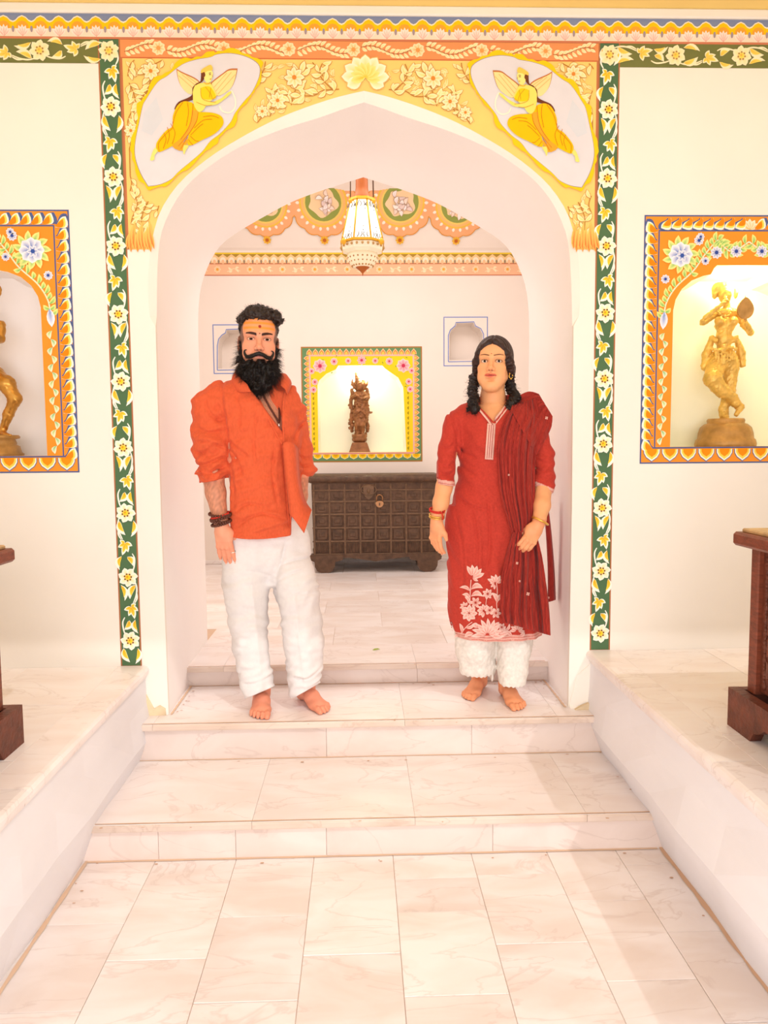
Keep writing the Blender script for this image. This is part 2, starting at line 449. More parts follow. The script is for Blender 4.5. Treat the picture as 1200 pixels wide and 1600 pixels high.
def marble(name, base, vein, tint, rough=.28):
    """white marble: soft clouds, thin grey veins, each slab a little different"""
    m = bpy.data.materials.new(name); m.use_nodes = True; t = m.node_tree; N = t.nodes; L = t.links; b = N['Principled BSDF']
    b.inputs['Roughness'].default_value = rough; b.inputs['Specular IOR Level'].default_value = .3
    g = N.new('ShaderNodeNewGeometry'); oi = N.new('ShaderNodeObjectInfo')
    sc = N.new('ShaderNodeVectorMath'); sc.operation = 'SCALE'; cb = N.new('ShaderNodeCombineXYZ')
    for k in range(3): L.new(oi.outputs['Random'], cb.inputs[k])
    L.new(cb.outputs[0], sc.inputs[0]); sc.inputs['Scale'].default_value = 37.0
    ad = N.new('ShaderNodeVectorMath'); L.new(g.outputs['Position'], ad.inputs[0]); L.new(sc.outputs[0], ad.inputs[1])
    mp = N.new('ShaderNodeMapping'); mp.inputs['Rotation'].default_value = (.3, .2, .5); mp.inputs['Scale'].default_value = (1, 2.2, 1.6); L.new(ad.outputs[0], mp.inputs['Vector'])
    n1 = N.new('ShaderNodeTexNoise'); n1.inputs['Scale'].default_value = 3.0; n1.inputs['Detail'].default_value = 8; n1.inputs['Distortion'].default_value = .6; L.new(mp.outputs[0], n1.inputs['Vector'])
    n2 = N.new('ShaderNodeTexNoise'); n2.inputs['Scale'].default_value = 2.2; n2.inputs['Detail'].default_value = 9; n2.inputs['Distortion'].default_value = 1.2; L.new(mp.outputs[0], n2.inputs['Vector'])
    r1 = N.new('ShaderNodeValToRGB'); e = r1.color_ramp.elements
    e[0].position = .35; e[0].color = (*lin(tint), 1); e[1].position = .62; e[1].color = (*lin(base), 1); L.new(n1.outputs['Fac'], r1.inputs[0])
    r2 = N.new('ShaderNodeValToRGB'); e = r2.color_ramp.elements
    e[0].position = .485; e[0].color = (0, 0, 0, 1); e[1].position = .50; e[1].color = (.4, .4, .4, 1); x = e.new(.515); x.color = (0, 0, 0, 1); L.new(n2.outputs['Fac'], r2.inputs[0])
    mx = N.new('ShaderNodeMix'); mx.data_type = 'RGBA'; L.new(r2.outputs[0], mx.inputs[0]); L.new(r1.outputs[0], mx.inputs[6]); mx.inputs[7].default_value = (*lin(vein), 1)
    mr = N.new('ShaderNodeMapRange'); mr.inputs['To Min'].default_value = .93; mr.inputs['To Max'].default_value = 1.03; L.new(oi.outputs['Random'], mr.inputs['Value'])
    vs = N.new('ShaderNodeVectorMath'); vs.operation = 'SCALE'; L.new(mx.outputs[2], vs.inputs[0]); L.new(mr.outputs[0], vs.inputs['Scale'])
    L.new(vs.outputs[0], b.inputs['Base Color']); return m
# ------------------------------------------------------------------ shared materials
M_WALL = mat('lime_plaster', (246, 239, 230), .75, vary=.03, vary_scale=2.5, bump=.05, bump_scale=25, spec=.2)
M_SOFFIT = mat('arch_plaster', (254, 248, 245), .7, vary=.03, vary_scale=2.0, bump=.06, bump_scale=18, spec=.2)
M_BACK = mat('back_room_plaster', (240, 228, 218), .75, vary=.03, vary_scale=2, bump=.05, bump_scale=25, spec=.2)
M_CEIL = mat('yellow_ceiling_paint', (252, 222, 140), .8, vary=.05, vary_scale=2, spec=.1)
M_PAINT = mat('wall_paint', attr=True, rough=.7, vary=.04, vary_scale=9, spec=.15)
M_MARBLE = marble('white_marble', (246, 238, 236), (212, 192, 184), (234, 220, 213))
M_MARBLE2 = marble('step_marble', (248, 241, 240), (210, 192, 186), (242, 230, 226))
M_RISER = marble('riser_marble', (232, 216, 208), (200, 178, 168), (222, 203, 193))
M_NOSE = marble('toned_nose_marble', (224, 205, 192), (190, 164, 148), (212, 190, 174))  # darker than the treads, to hold back the overlit nose front
M_GROUT = mat('joint_mortar', (214, 184, 158), .9)
M_SIDE = mat('platform_plaster', (238, 236, 240), .8, vary=.06, vary_scale=4, bump=.35, bump_scale=14, stretch=(1, .35, 1), spec=.2)
M_DIRT = mat('worn_plaster', (238, 214, 178), .9, vary=.2, vary_scale=14, bump=.5, bump_scale=30, spec=.1)
M_NICHE = mat('niche_plaster', (252, 248, 226), .75, vary=.02, bump=.05, spec=.2)

YF, Y1, YW, Y2, YB, YK = 2.60, 3.14, 3.242, 3.645, 4.14, 7.0     # riser 1, riser 2, wall face, riser 3, arch back, back wall
Z1, Z2, Z3 = .14, .301, .40
ZPL, ZPR = .52, .557
XC = .0305
def S(o): o['kind'] = 'structure'; return o

# ------------------------------------------------------------------ front wall with its arch
def halfw(pts, Y):
    return [(XC-at(x, y, Y)[0], at(x, y, Y)[2]) for x, y in pts]
def resample(P, n):
    P = np.array(P); d = np.r_[0, np.cumsum(np.linalg.norm(np.diff(P, axis=0), axis=1))]
    t = np.linspace(0, d[-1], n); return np.stack([np.interp(t, d, P[:, k]) for k in (0, 1)], 1)
F_IN = halfw([(571, 156), (535, 167), (499, 180), (450, 195), (410, 210), (370, 228), (335, 250), (300, 277), (275, 307), (260, 335), (250, 362), (245, 395), (243, 450), (243, 510)], YW)
F_OUT = halfw([(571, 142), (530, 151), (480, 167), (430, 187), (380, 213), (330, 244), (283, 283), (253, 325), (241, 360), (235, 390), (232, 424), (231.6, 460), (234, 496), (243, 511)], YW)
B_IN = halfw([(566, 277), (502, 298), (455, 316), (412, 339), (381, 357), (354, 375), (336, 395), (321, 426), (313, 455), (310, 490), (310, 530)], YB)
F_IN[0] = (0, F_IN[0][1]); F_OUT[0] = (0, F_OUT[0][1]); B_IN[0] = (0, B_IN[0][1])
NA = 30
fin, fout, bin_ = (resample(spline(p, 6), NA) for p in (F_IN, F_OUT, B_IN))
ws = fin[-1, 0]
fin = np.vstack([fin, [(.885, 1.2), (.880, .25)]]); fout = np.vstack([fout, [(.885, 1.2), (.880, .25)]]); bin_ = np.vstack([bin_, [(.888, 1.2), (.888, .25)]])
def arch_line(p, Y):
    L = [(XC-w, Y, z) for w, z in p[::-1]]; R = [(XC+w, Y, z) for w, z in p[1:]]; return L+R
def loft(A, B): n = len(A); return A+B, [(i, i+1, n+i+1, n+i) for i in range(n-1)]

ARCH_W = lambda pts, xc: [(xc+x, z) for x, z in pts]
def niche_shape(w, z0, z1, k=.09, notch=.03):
    """opening outline with stepped shoulders, counter-clockwise from bottom left; half width w"""
    h = w*.62
    L = [(-w, z0), (-w*1.0, z1-h*.95), (-w*.97, z1-h*.72), (-w*.89, z1-h*.5), (-w*.76, z1-h*.32), (-w*.6, z1-h*.22), (-w*.5, z1-h*.19), (-w*.46, z1-h*.06), (-w*.42, z1)]
    return L+[(-x, z) for x, z in L[::-1]]
def niche_box(name, outline, Y, depth, material, parent, glow=None):
    mb = MB(); n = len(outline)
    cx = sum(p[0] for p in outline)/n
    A = [(x, Y, z) for x, z in outline]; B = [(cx+(x-cx)*.97, Y+depth, z if z < outline[0][1]+.01 else z-.01) for x, z in outline]
    mb.add(A+B, [(i, (i+1) % n, n+(i+1) % n, n+i) for i in range(n)])
    tri = tessellate_polygon([[Vector((p[0], p[2], 0)) for p in B]]); mb.add(B, tri)
    return mb.build(name, material, parent)

nrc = at(1165, 540, YW)[0]; NR = dict(c=nrc, hw=nrc-1.208, z0=1.378, z1=2.425)
nlc = -1.19-NR['hw']; NL = dict(c=nlc, hw=NR['hw'], z0=1.362, z1=2.443)
OPW = NR['c']-at(1049, 600, YW)[0]
for q in (NR, NL): q['open'] = ARCH_W(niche_shape(OPW, q['z0']+.072, q['z1']-.207), q['c'])
arch2 = [(x, z) for x, y, z in arch_line(fout, 0)]
outer = [(-3.0, -.02), (arch2[0][0], -.02)]+arch2+[(arch2[-1][0], -.02), (3.4, -.02), (3.4, 3.25), (-3.0, 3.25)]
mb = MB()
loops = [outer, NR['open'][::-1], NL['open'][::-1]]; pts = [p for l in loops for p in l]
tri = tessellate_polygon([[Vector((p[0], p[1], 0)) for p in l] for l in loops])
mb.add([(p[0], YW, p[1]) for p in pts], tri)
wall_front = S(mb.build('wall_front', M_WALL))
mb = MB(); V, F = loft(arch_line(fout, YW), arch_line(fin, YW+.022)); mb.add(V, F, smooth=False)
mb.build('arch_rim', M_WALL, wall_front)
mb = MB(); fi = np.array(arch_line(fin, YW+.022)); bi = np.array(arch_line(bin_, YB)); V = []; ns = 10
for k in range(ns+1):
    t = k/ns; V += [tuple(p) for p in fi*(1-t)+bi*t]
n = len(fi); F = [(k*n+i, k*n+i+1, (k+1)*n+i+1, (k+1)*n+i) for k in range(ns) for i in range(n-1)]
mb.add(V, F, smooth=True); tunnel = mb.build('arch_soffit', M_SOFFIT, wall_front)
for q in (NL, NR):
    niche_box('niche', q['open'], YW, .27, M_NICHE if q is NR else M_SOFFIT, wall_front)
# the back face of the arch wall, towards the back room
bl = [(x, z) for x, y, z in arch_line(bin_, 0)]
mb = MB(); o2 = [(-2.6, .3), (bl[0][0], .3)]+bl+[(bl[-1][0], .3), (2.6, .3), (2.6, 4.2), (-2.6, 4.2)]
tri = tessellate_polygon([[Vector((p[0], p[1], 0)) for p in o2]]); mb.add([(p[0], YB, p[1]) for p in o2], tri)
mb.build('wall_inner', M_BACK, wall_front)

# ------------------------------------------------------------------ back room
def px_open(pts, Y): return [tuple(at(x, y, Y)[[0, 2]]) for x, y in pts]
BO = px_open([(497.5, 707), (496, 602), (499, 594), (510, 584), (525, 577), (529, 571), (597, 571), (602, 576), (622, 590), (630, 605), (635, 706)], YK)
BO[-1] = (BO[-1][0], BO[0][1])
SO_R = px_open([(702, 563), (702, 524), (705, 516), (712, 510), (713, 505), (740, 504), (742, 510), (750, 514), (754, 522), (755, 562)], YK)
SO_L = px_open([(341, 576), (341, 540), (343, 530), (348, 524), (353, 521), (354, 516), (380, 515), (382, 521), (390, 525), (394, 534), (395, 575)], YK)
ZC = 3.24
mb = MB(); loops = [[(-2.6, .38), (2.6, .38), (2.6, ZC), (-2.6, ZC)], BO[::-1], SO_R[::-1], SO_L[::-1]]; pts = [p for l in loops for p in l]
tri = tessellate_polygon([[Vector((p[0], p[1], 0)) for p in l] for l in loops]); mb.add([(p[0], YK, p[1]) for p in pts], tri)
wall_back = S(mb.build('wall_back', M_BACK))
niche_box('niche', BO, YK, .22, M_NICHE, wall_back)
niche_box('small_niche', SO_R, YK, .16, M_BACK, wall_back); niche_box('small_niche', SO_L, YK, .16, M_BACK, wall_back)
mb = MB(); mb.box((-2.6, YK-.03, Z3), (2.6, YK+.02, Z3+.035), bev=.004); S(mb.build('baseboard_back', M_MARBLE))
mb = MB().box((-2.66, YB, .3), (-2.6, YK, 4.3)); S(mb.build('wall_left', M_BACK))
mb = MB().box((2.6, YB, .3), (2.66, YK, 4.3)); S(mb.build('wall_right', M_BACK))
# vaulted ceiling: a cove leaning in over the back wall, then flat
mb = MB(); prof = [(YK, ZC), (YK-.02, ZC+.02), (YK-.25, 3.62), (YK-.62, 4.0), (YK-1.1, 4.2), (YB, 4.25)]
V = [(x, y, z) for x in (-2.62, 2.62) for y, z in prof]; n = len(prof)
mb.add(V, [(i, i+1, n+i+1, n+i) for i in range(n-1)]); ceil_back = S(mb.build('ceiling_back', M_BACK))
mb = MB().box((-3.2, .88, 3.25), (3.5, YW+.3, 3.4)); ceiling = S(mb.build('ceiling', M_CEIL))

# hall side walls; the roof stops short, and the sun comes in over its edge from the open court
S(MB().box((-3.05, -3.5, -.1), (-2.95, YW, 3.3)).build('wall_hall_left', M_WALL))
S(MB().box((3.4, -3.5, -.1), (3.5, YW, 3.3)).build('wall_hall_right', M_WALL))

# ------------------------------------------------------------------ floors, steps, platforms
rnd = random.Random(5)
def slab(x0, y0, x1, y1, ztop, th=.014, gap=.0014, bev=.0014, m=None, parent=None, name='marble_tile'):
    return MB().box((x0+gap/2, y0+gap/2, ztop-th), (x1-gap/2, y1-gap/2, ztop+rnd.uniform(-.0006, .0006)), bev=bev).build(name, m or M_MARBLE, parent)
floor = S(MB().box((-1.3, -3.5, -.12), (1.3, YF+.02, -.004)).build('floor', M_GROUT))
colx = [-1.02]+[atz(x, 1337, 0)[0] for x in (247, 371, 491, 614, 737, 857, 967)]+[1.16]
rows = [[1433, 1567], [1375, 1491], [1428, 1560], [1376, 1491], [1375, 1427, 1560], [1372, 1482], [1417, 1545], [1362, 1470]]
for i, ys in enumerate(rows):
    Ys = [YF+.01]+[atz(560, y, 0)[1] for y in ys]
    while Ys[-1] > .3: Ys.append(Ys[-1]-.36)
    for a, b in zip(Ys[1:], Ys[:-1]): slab(colx[i], a, colx[i+1], b, 0, parent=floor)
floor2 = S(MB().box((-1.3, -3.5, -.13), (1.3, .3, -.002)).build('floor_hall', M_MARBLE))
def step(zb, zt, yr, yback, xl, xr, rj, tj, no=.02):
    """one step: core, riser slabs and tread slabs with a rounded nose"""
    core = S(MB().box((xl, yr+.012, zb-.1), (xr, yback, zt-.004)).build('stair_step', M_GROUT))
    X = [xl]+rj+[xr]
    for a, b in zip(X[:-1], X[1:]):
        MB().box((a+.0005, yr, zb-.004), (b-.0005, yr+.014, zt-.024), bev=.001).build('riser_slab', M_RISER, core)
    X = [xl]+tj+[xr]
    for a, b in zip(X[:-1], X[1:]):
        p = [(yr-no, zt-.004), (yr-no+.004, zt), (yback, zt), (yback, zt-.026), (yr-no+.003, zt-.026), (yr-no, zt-.022)]
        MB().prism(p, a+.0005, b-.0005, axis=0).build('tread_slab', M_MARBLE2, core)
        q = [(yr-no-.0022, zt-.007), (yr-no+.001, zt-.0015), (yr-no+.004, zt-.0006), (yr-no+.004, zt-.026), (yr-no-.001, zt-.026), (yr-no-.0022, zt-.022)]
        MB().prism(q, a+.0005, b-.0005, axis=0).build('toned_nosing', M_NOSE, core)  # darker strip added over the nose front, which is overlit otherwise
    return core
gx = lambda px, py, Y: at(px, py, Y)[0]
step(0, Z1, YF, Y1+.01, -1.03, 1.14, [gx(247, 1310, YF), gx(368, 1310, YF), gx(510, 1310, YF), gx(770, 1310, YF)], [gx(394, 1260, YF), gx(648, 1260, YF), gx(915, 1260, YF)])
step(Z1, Z2, Y1, Y2+.01, -1.02, 1.10, [gx(510, 1150, Y1), gx(737, 1150, Y1)], [gx(240, 1127, Y1), gx(632, 1127, Y1), gx(870, 1127, Y1)])
step(Z2, Z3, Y2, Y2+.36, -.9, .96, [gx(498, 1050, Y2), gx(652, 1050, Y2)], [gx(350, 1033, Y2), gx(650, 1033, Y2)])
floor3 = S(MB().box((-2.6, Y2+.35, .2), (2.6, YK+.2, Z3-.004)).build('floor_back_room', M_GROUT))
ys = [Y2+.36, 4.42, 4.80, 5.18, 5.56, 5.95, 6.35, YK]
for j in range(len(ys)-1):
    x = -1.9+(.0 if j % 2 else .34)
    while x < 1.9:
        w = .70 if (j+int(x*3)) % 3 else .62
        if ys[j] >= YB-.2 or (x < .95 and x+w > -.95):
            a, b = (x, x+w) if ys[j] > YB else (max(x, -.9), min(x+w, .96))
            if b-a > .05: slab(a, ys[j], b, ys[j+1], Z3, parent=floor3)
        x += w
def platform(side, xe, zt, xb):
    """raised side floor: slabs on top, a rounded coping along the edge, battered plaster face"""
    s = side; o = S(empty('platform'))
    prof = [(xe, zt-.05), (xe-s*.005, zt-.16), (xe-s*(.35*abs(xb-xe)), zt-.30), (xb, .0), (xb, -.05), (xe+s*.9, -.05), (xe+s*.9, zt-.05)]
    n = 26; Ys = np.linspace(-3.0, YW-.001, n); mb = MB(); V = []
    r2 = random.Random(int(side*3+7))
    for y in Ys:
        for k, (x, z) in enumerate(prof):
            w = .006*math.sin(y*9+k*2)+.004*math.sin(y*23+k) if 0 < k < 4 else 0
            V.append((x+w, y, z))
    m = len(prof); mb.add(V, [(i*m+k, i*m+(k+1) % m, (i+1)*m+(k+1) % m, (i+1)*m+k) for i in range(n-1) for k in range(m)], smooth=False)
    mb.build('plaster_face', M_SIDE, o)
    cop = [(xe-s*.018, zt-.014), (xe-s*.012, zt-.003), (xe, zt), (xe+s*.11, zt), (xe+s*.11, zt-.05), (xe-s*.004, zt-.05), (xe-s*.006, zt-.034), (xe-s*.016, zt-.03)]
    mb = MB(); edges = [-3.0, .9, 2.05, 2.72, YW]
    for a, b in zip(edges[:-1], edges[1:]):
        m2 = MB(); k = len(cop); V = [(x, a+.001, z) for x, z in cop]+[(x, b-.001, z) for x, z in cop]
        m2.add(V, [(i, (i+1) % k, k+(i+1) % k, k+i) for i in range(k)]+[tuple(range(k))[::-1], tuple(range(k, 2*k))]); m2.build('coping', M_MARBLE2, o)
    xs = [xe+s*.11, xe+s*.5, xe+s*1.0, xe+s*1.5, xe+s*2.2]
    yy = [[1.0, 1.6, 2.25, 2.75, YW], [1.0, 1.9, 2.5, 2.95, YW], [1.0, 1.7, 2.4, YW], [1.0, 2.0, YW]]
    for i in range(len(xs)-1):
        for a, b in zip(yy[i][:-1], yy[i][1:]): slab(min(xs[i], xs[i+1]), a, max(xs[i], xs[i+1]), b, zt, .05, parent=o, m=M_MARBLE2)
    MB().box((min(xe+s*.1, xe+s*2.2), -3, zt-.06), (max(xe+s*.1, xe+s*2.2), YW, zt-.006)).build('bedding', M_GROUT, o)
    return o
platform(-1, -.945, ZPL, -.995)
platform(1, 1.005, ZPR, 1.085)
# plinths under the arch piers: worn plaster, battered towards the platform edge
def plinth(x_in, x_out, zt, name='pier_plinth'):
    s = 1 if x_out > x_in else -1; y0 = YW-.018
    mb = MB(); V = [(x_in, y0, Z2), (x_out, y0-.012, Z2), (x_out, y0+.008, zt), (x_in+s*.035, y0+.016, zt-.10), (x_in, y0+.012, zt-.23),
                    (x_in, YW+.01, Z2), (x_out, YW+.01, Z2), (x_out, YW+.01, zt), (x_in+s*.035, YW+.01, zt-.10), (x_in, YW+.01, zt-.23)]
    mb.add(V, [(0, 1, 2, 3, 4), (4, 3, 8, 9), (3, 2, 7, 8), (0, 4, 9, 5), (1, 0, 5, 6)]); return mb.build(name, M_WALL, wall_front)
plinth(.913, 1.06, ZPR-.01)
mb = MB(); rr = random.Random(3); P0 = [( -.99+.0, Z2)]
pts = [(-1.0, Z2), (-.86, Z2), (-.862, Z2+.03), (-.885, Z2+.045), (-.91, Z2+.03), (-.93, Z2+.07), (-.955, Z2+.12), (-.975, Z2+.13), (-1.0, Z2+.10)]
mb.prism(pts, YW-.006, YW+.01); mb.build('worn_patch', M_DIRT, wall_front)
mb = MB(); mb.prism([(.93, Z2), (1.04, Z2), (1.03, Z2+.02), (.99, Z2+.03), (.95, Z2+.012)], YW-.036, YW-.02); mb.build('worn_patch', M_DIRT, wall_front)
# ledge over the frieze
S(MB().box((-3, YW-.014, 3.212), (3.4, YW, 3.25), bev=.006).build('trim_1', M_WALL))
# ------------------------------------------------------------------ painted decoration
CREAM, WHT, YEL, ORG, GRN, RED = (252, 240, 205), (255, 250, 240), (250, 205, 40), (245, 150, 40), (88, 118, 82), (205, 110, 70)
def wf(px, py, Y=YW): p = at(px, py, Y); return (p[0], p[2])

def border_run(p, L, u0, pale=False, n0=0):
    """green vine border: p(u, v) gives wall coordinates, u along the run 0..L, v across; u0 is where the first flower sits"""
    tone = (lambda c: tuple(.6*a+.4*b for a, b in zip(c, (252, 226, 150)))) if pale else (lambda c: c)
    K_ = .277/368; U = .277; C0, C1, CM = tone((244, 160, 10)), tone((255, 252, 240)), tone((252, 222, 80))
    k = n0
    u = u0+n0*U
    while u < L:
        m = 1 if k % 2 == 0 else -1
        A = lambda dv, du: p(u+du*K_, dv*K_*m*.80)
        ok = lambda *ds: all(.004 < u+d*K_ < L-.004 for d in ds)
        def lf(x0, y0, x1, y1, w, bend):
            if ok(y0, y1):
                PB.leaf(A(x0, y0), A(x1, y1), w*.90*K_, C1, C1, bend, 6, .42); PB.layer()
                PB.leaf(A(x0+(x1-x0)*.03, y0+(y1-y0)*.03), A(x0+(x1-x0)*.78, y0+(y1-y0)*.78), w*.60*K_, C0, CM, bend*.8, 5, .42); PB.layer(-1)
        def st(*q):
            if ok(*[b for a, b in q]): PB.line(spline([A(a, b) for a, b in q], 5), [.0035+.003*math.sin(math.pi*i/((len(q)-1)*5)) for i in range((len(q)-1)*5+1)], C1)
        st((46, 20), (58, 60), (52, 105), (30, 150)); st((-34, 232), (-50, 262), (-44, 310), (-28, 345)); st((40, 150), (58, 120), (54, 80))
        PB.layer(2)
        lf(-52, 44, -30, 136, 32, .18)
        lf(50, 44, 8, 126, 40, -.16)
        for a, r, w in ((195, 62, 30), (245, 58, 30), (290, 74, 34), (338, 62, 30), (25, 44, 26)):
            t = math.radians(a); lf(14, 172, 14+r*math.cos(t)*.86, 172-r*math.sin(t), w, .05)
        lf(0, 250, -40, 304, 40, .2); lf(40, 246, 58, 326, 32, -.22)
        PB.layer(2)
        if ok(-56, 56):
            c = A(0, 0); r = 57*K_
            PB.flower(c, r, 7, tone((252, 232, 150)), C1, None, w=.66, rot=.3+.2*k, bend=.10); PB.layer(4)
            PB.disc(c, r*.36, tone((246, 208, 110)), 12); PB.layer()
            for j in range(7):
                a = 2*math.pi*j/7+.3+.2*k; PB.disc((c[0]+r*.34*math.cos(a), c[1]+r*.34*math.sin(a)), r*.085, tone((110, 66, 20)), 7)
            PB.layer(); PB.disc(c, r*.22, tone((250, 218, 50)), 9); PB.layer(); PB.disc((c[0]-r*.05, c[1]+r*.05), r*.11, tone((230, 160, 40)), 7); PB.layer(-7)
        PB.layer(-4); u += U; k += 1

# green vine strips up both sides of the arch, and along the top
for side, (xa, xb, zb) in {-1: (-1.047, -.957, ZPL), 1: (1.002, 1.092, ZPR)}.items():
    PB = Paint((0, YW, 0)); top = 3.115; w = xb-xa
    PB.rect(xa, zb+.002, xb, top, (176, 112, 74)); PB.layer(); PB.rect(xa+.006, zb+.004, xb-.006, top, (84, 116, 82)); PB.layer(2)
    xm = (xa+xb)/2
    zf = wf(185 if side < 0 else 945, 385)[1]
    border_run(lambda u, v: (xm-v*side, top-.008-u), top-zb-.012, top-.008-zf-3*.277)
    PB.build('vine_border', M_PAINT, wall_front)
    PB = Paint((0, YW, 0)); z0, z1 = 3.020, 3.115; L = 1.95; xs = xa if side < 0 else xb
    x0, x1 = (xs-L, xs) if side < 0 else (xs, xs+L)
    PB.rect(x0, z0, x1, z1, (118, 122, 70)); PB.layer(2)
    border_run(lambda u, v: (xs+side*(u-.10), (z0+z1)/2+v), L-.05, .055, pale=True)
    PB.build('vine_border', M_PAINT, wall_front)

# the frieze along the top of the wall
PB = Paint((0, YW, 0)); zb, zt = 3.122, 3.212; PB.rect(-2.3, zb, 2.4, zt, (132, 144, 176)); PB.layer()
PB.rect(-2.3, zb-.008, 2.4, zb+.002, (214, 130, 96)); PB.layer()
U = .0735; n = int(4.7/U)
for i in range(n+1):
    x = -2.3+i*U; h = U/2
    def cusp(z0, zp, zs, c, k=1.0): PB.poly([(x-h*k, z0), (x+h*k, z0), (x+h*k, zs), (x+h*.72*k, zs+(zp-zs)*.18), (x+h*.4*k, zs+(zp-zs)*.72), (x, zp), (x-h*.4*k, zs+(zp-zs)*.72), (x-h*.72*k, zs+(zp-zs)*.18), (x-h*k, zs)], c)
    cusp(zb, zt-.008, zt-.030, (252, 238, 214)); PB.layer(); cusp(zb, zt-.013, zt-.036, (250, 204, 20)); PB.layer()
    PB.disc((x, zb+.034), .026, (240, 170, 60), 12); PB.layer(); PB.rect(x-h, zb, x+h, zb+.030, (250, 226, 206)); PB.layer()
    PB.disc((x+h, zb+.028), .0055, (164, 150, 160), 8, .013); PB.disc((x-h, zb+.028), .0055, (164, 150, 160), 8, .013)
    for k in range(5):
        a = math.pi/2+(k-2)*.42; PB.leaf((x, zb), (x+.044*math.cos(a)*.8, zb+.046*math.sin(a)), .014, (226, 150, 130), (255, 244, 236), 0, 4, .6)
    PB.layer(-4)
PB.build('frieze', M_PAINT, wall_front)
# painted lines on the ceiling edge
PB = Paint((0, 0, 3.25), v=(0, 1, 0), n=(0, 0, -1)); PB.rect(-2.5, 3.10, 2.5, 3.135, (250, 214, 120)); PB.layer()
PB.poly([(-.25, 3.04), (.35, 3.035), (.36, 3.05), (-.24, 3.056)], (240, 190, 110)); PB.poly([(.6, 3.06), (1.5, 3.04), (1.5, 3.06), (.62, 3.07)], (242, 196, 120))
PB.rect(-2.5, 2.70, 2.5, 2.74, (248, 206, 110)); PB.build('ceiling_stripe', M_PAINT, ceiling)

# spandrel: ochre ground, russet vine band, foliage, lotus, two winged figures
PB = Paint((0, YW, 0)); xl, xr = -.957, 1.002; zt, zbm = 3.115, 2.283
ot = [(x, z) for x, y, z in arch_line(fout, 0) if z > zbm]
PB.poly([(xl, zbm), (ot[0][0], zbm)]+ot+[(ot[-1][0], zbm), (xr, zbm), (xr, zt), (xl, zt)], (251, 212, 124)); PB.layer()
PB.rect(xl, 3.045, xr, zt, (232, 152, 96)); PB.rect(xl, 3.041, xr, 3.046, (206, 112, 70)); PB.rect(xl, zbm, xl+.007, 3.045, (196, 120, 80)); PB.rect(xr-.007, zbm, xr, 3.045, (196, 120, 80)); PB.layer()
u = xl+.02; i = 0; rr = random.Random(2)
while u < xr-.02:                                       # russet band
    zc = 3.081
    if i % 12 == 6: PB.flower((u+.02, zc), .029, 8, (236, 180, 90), (253, 236, 196), (240, 160, 90), rot=i); u += .055
    else:
        v = .016*math.sin(u*28); a = rr.uniform(-.5, .5)
        PB.leaf((u, zc+v), (u+.024, zc+v+.016+.006*a), .013, (250, 216, 130), (254, 240, 200), .1, 4); PB.leaf((u, zc+v), (u+.022, zc+v-.018+.006*a), .013, (250, 216, 130), (254, 240, 200), -.1, 4)
        PB.line([(u-.004, zc+v), (u+.018, zc+.016*math.sin((u+.018)*28))], .003, (176, 100, 60)); u += .019
    i += 1
PB.layer(2)
LC0, LC1, LED = (250, 218, 120), (254, 240, 190), (206, 150, 70)
def free(x, z):
    """distance check: inside the spandrel and clear of the two ovals"""
    hw = abs(x-XC); zc = np.interp(hw, [w for w, q in fout[:NA]], [q for w, q in fout[:NA]]) if hw < fout[:NA, 0].max() else 0
    if z < zc+.02 or z > 3.035 or x < xl+.02 or x > xr-.02 or z < zbm+.05: return False
    m = abs(x-XC); u = (m-.690)*.80+(z-2.755)*(-.60)*(-1)*-1; 
    a, b = (m-.695), (z-2.755); c, s_ = math.cos(2.18), math.sin(2.18); p_, q_ = a*c+b*s_, -a*s_+b*c
    return (p_/.335)**2+(q_/.185)**2 > 1
def sprig(pts, seed, n=9, size=.05, both=True):
    r = random.Random(seed); cv = spline(pts, 6)
    ok = [p for p in cv if free(*p)]
    if len(ok) > 2: PB.line(cv if len(ok) == len(cv) else ok, .004, (190, 130, 60))
    PB.layer()
    for i in range(n):
        t = (i+.6)/n*(len(cv)-1); j = int(min(t, len(cv)-2)); p = cv[j]; d = cv[j+1]-cv[j]; a = math.atan2(d[1], d[0])
        for sd in ((1, -1) if both else (1,)):
            L = size*r.uniform(.7, 1.1); b = a+sd*r.uniform(.55, .95); q = (p[0]+L*math.cos(b), p[1]+L*math.sin(b))
            if free(*q) and free(*p): PB.leaf(p, q, L*.42, LC0, LC1, sd*.12, 5, .5, LED, 1.25)
    PB.layer(2)
    e, d = cv[-1], cv[-1]-cv[-2]; a = math.atan2(d[1], d[0]); q = (e[0]+size*math.cos(a), e[1]+size*math.sin(a))
    if free(*q): PB.leaf(e, q, size*.45, LC0, LC1, 0, 5, .5, LED)
    PB.layer(-3)
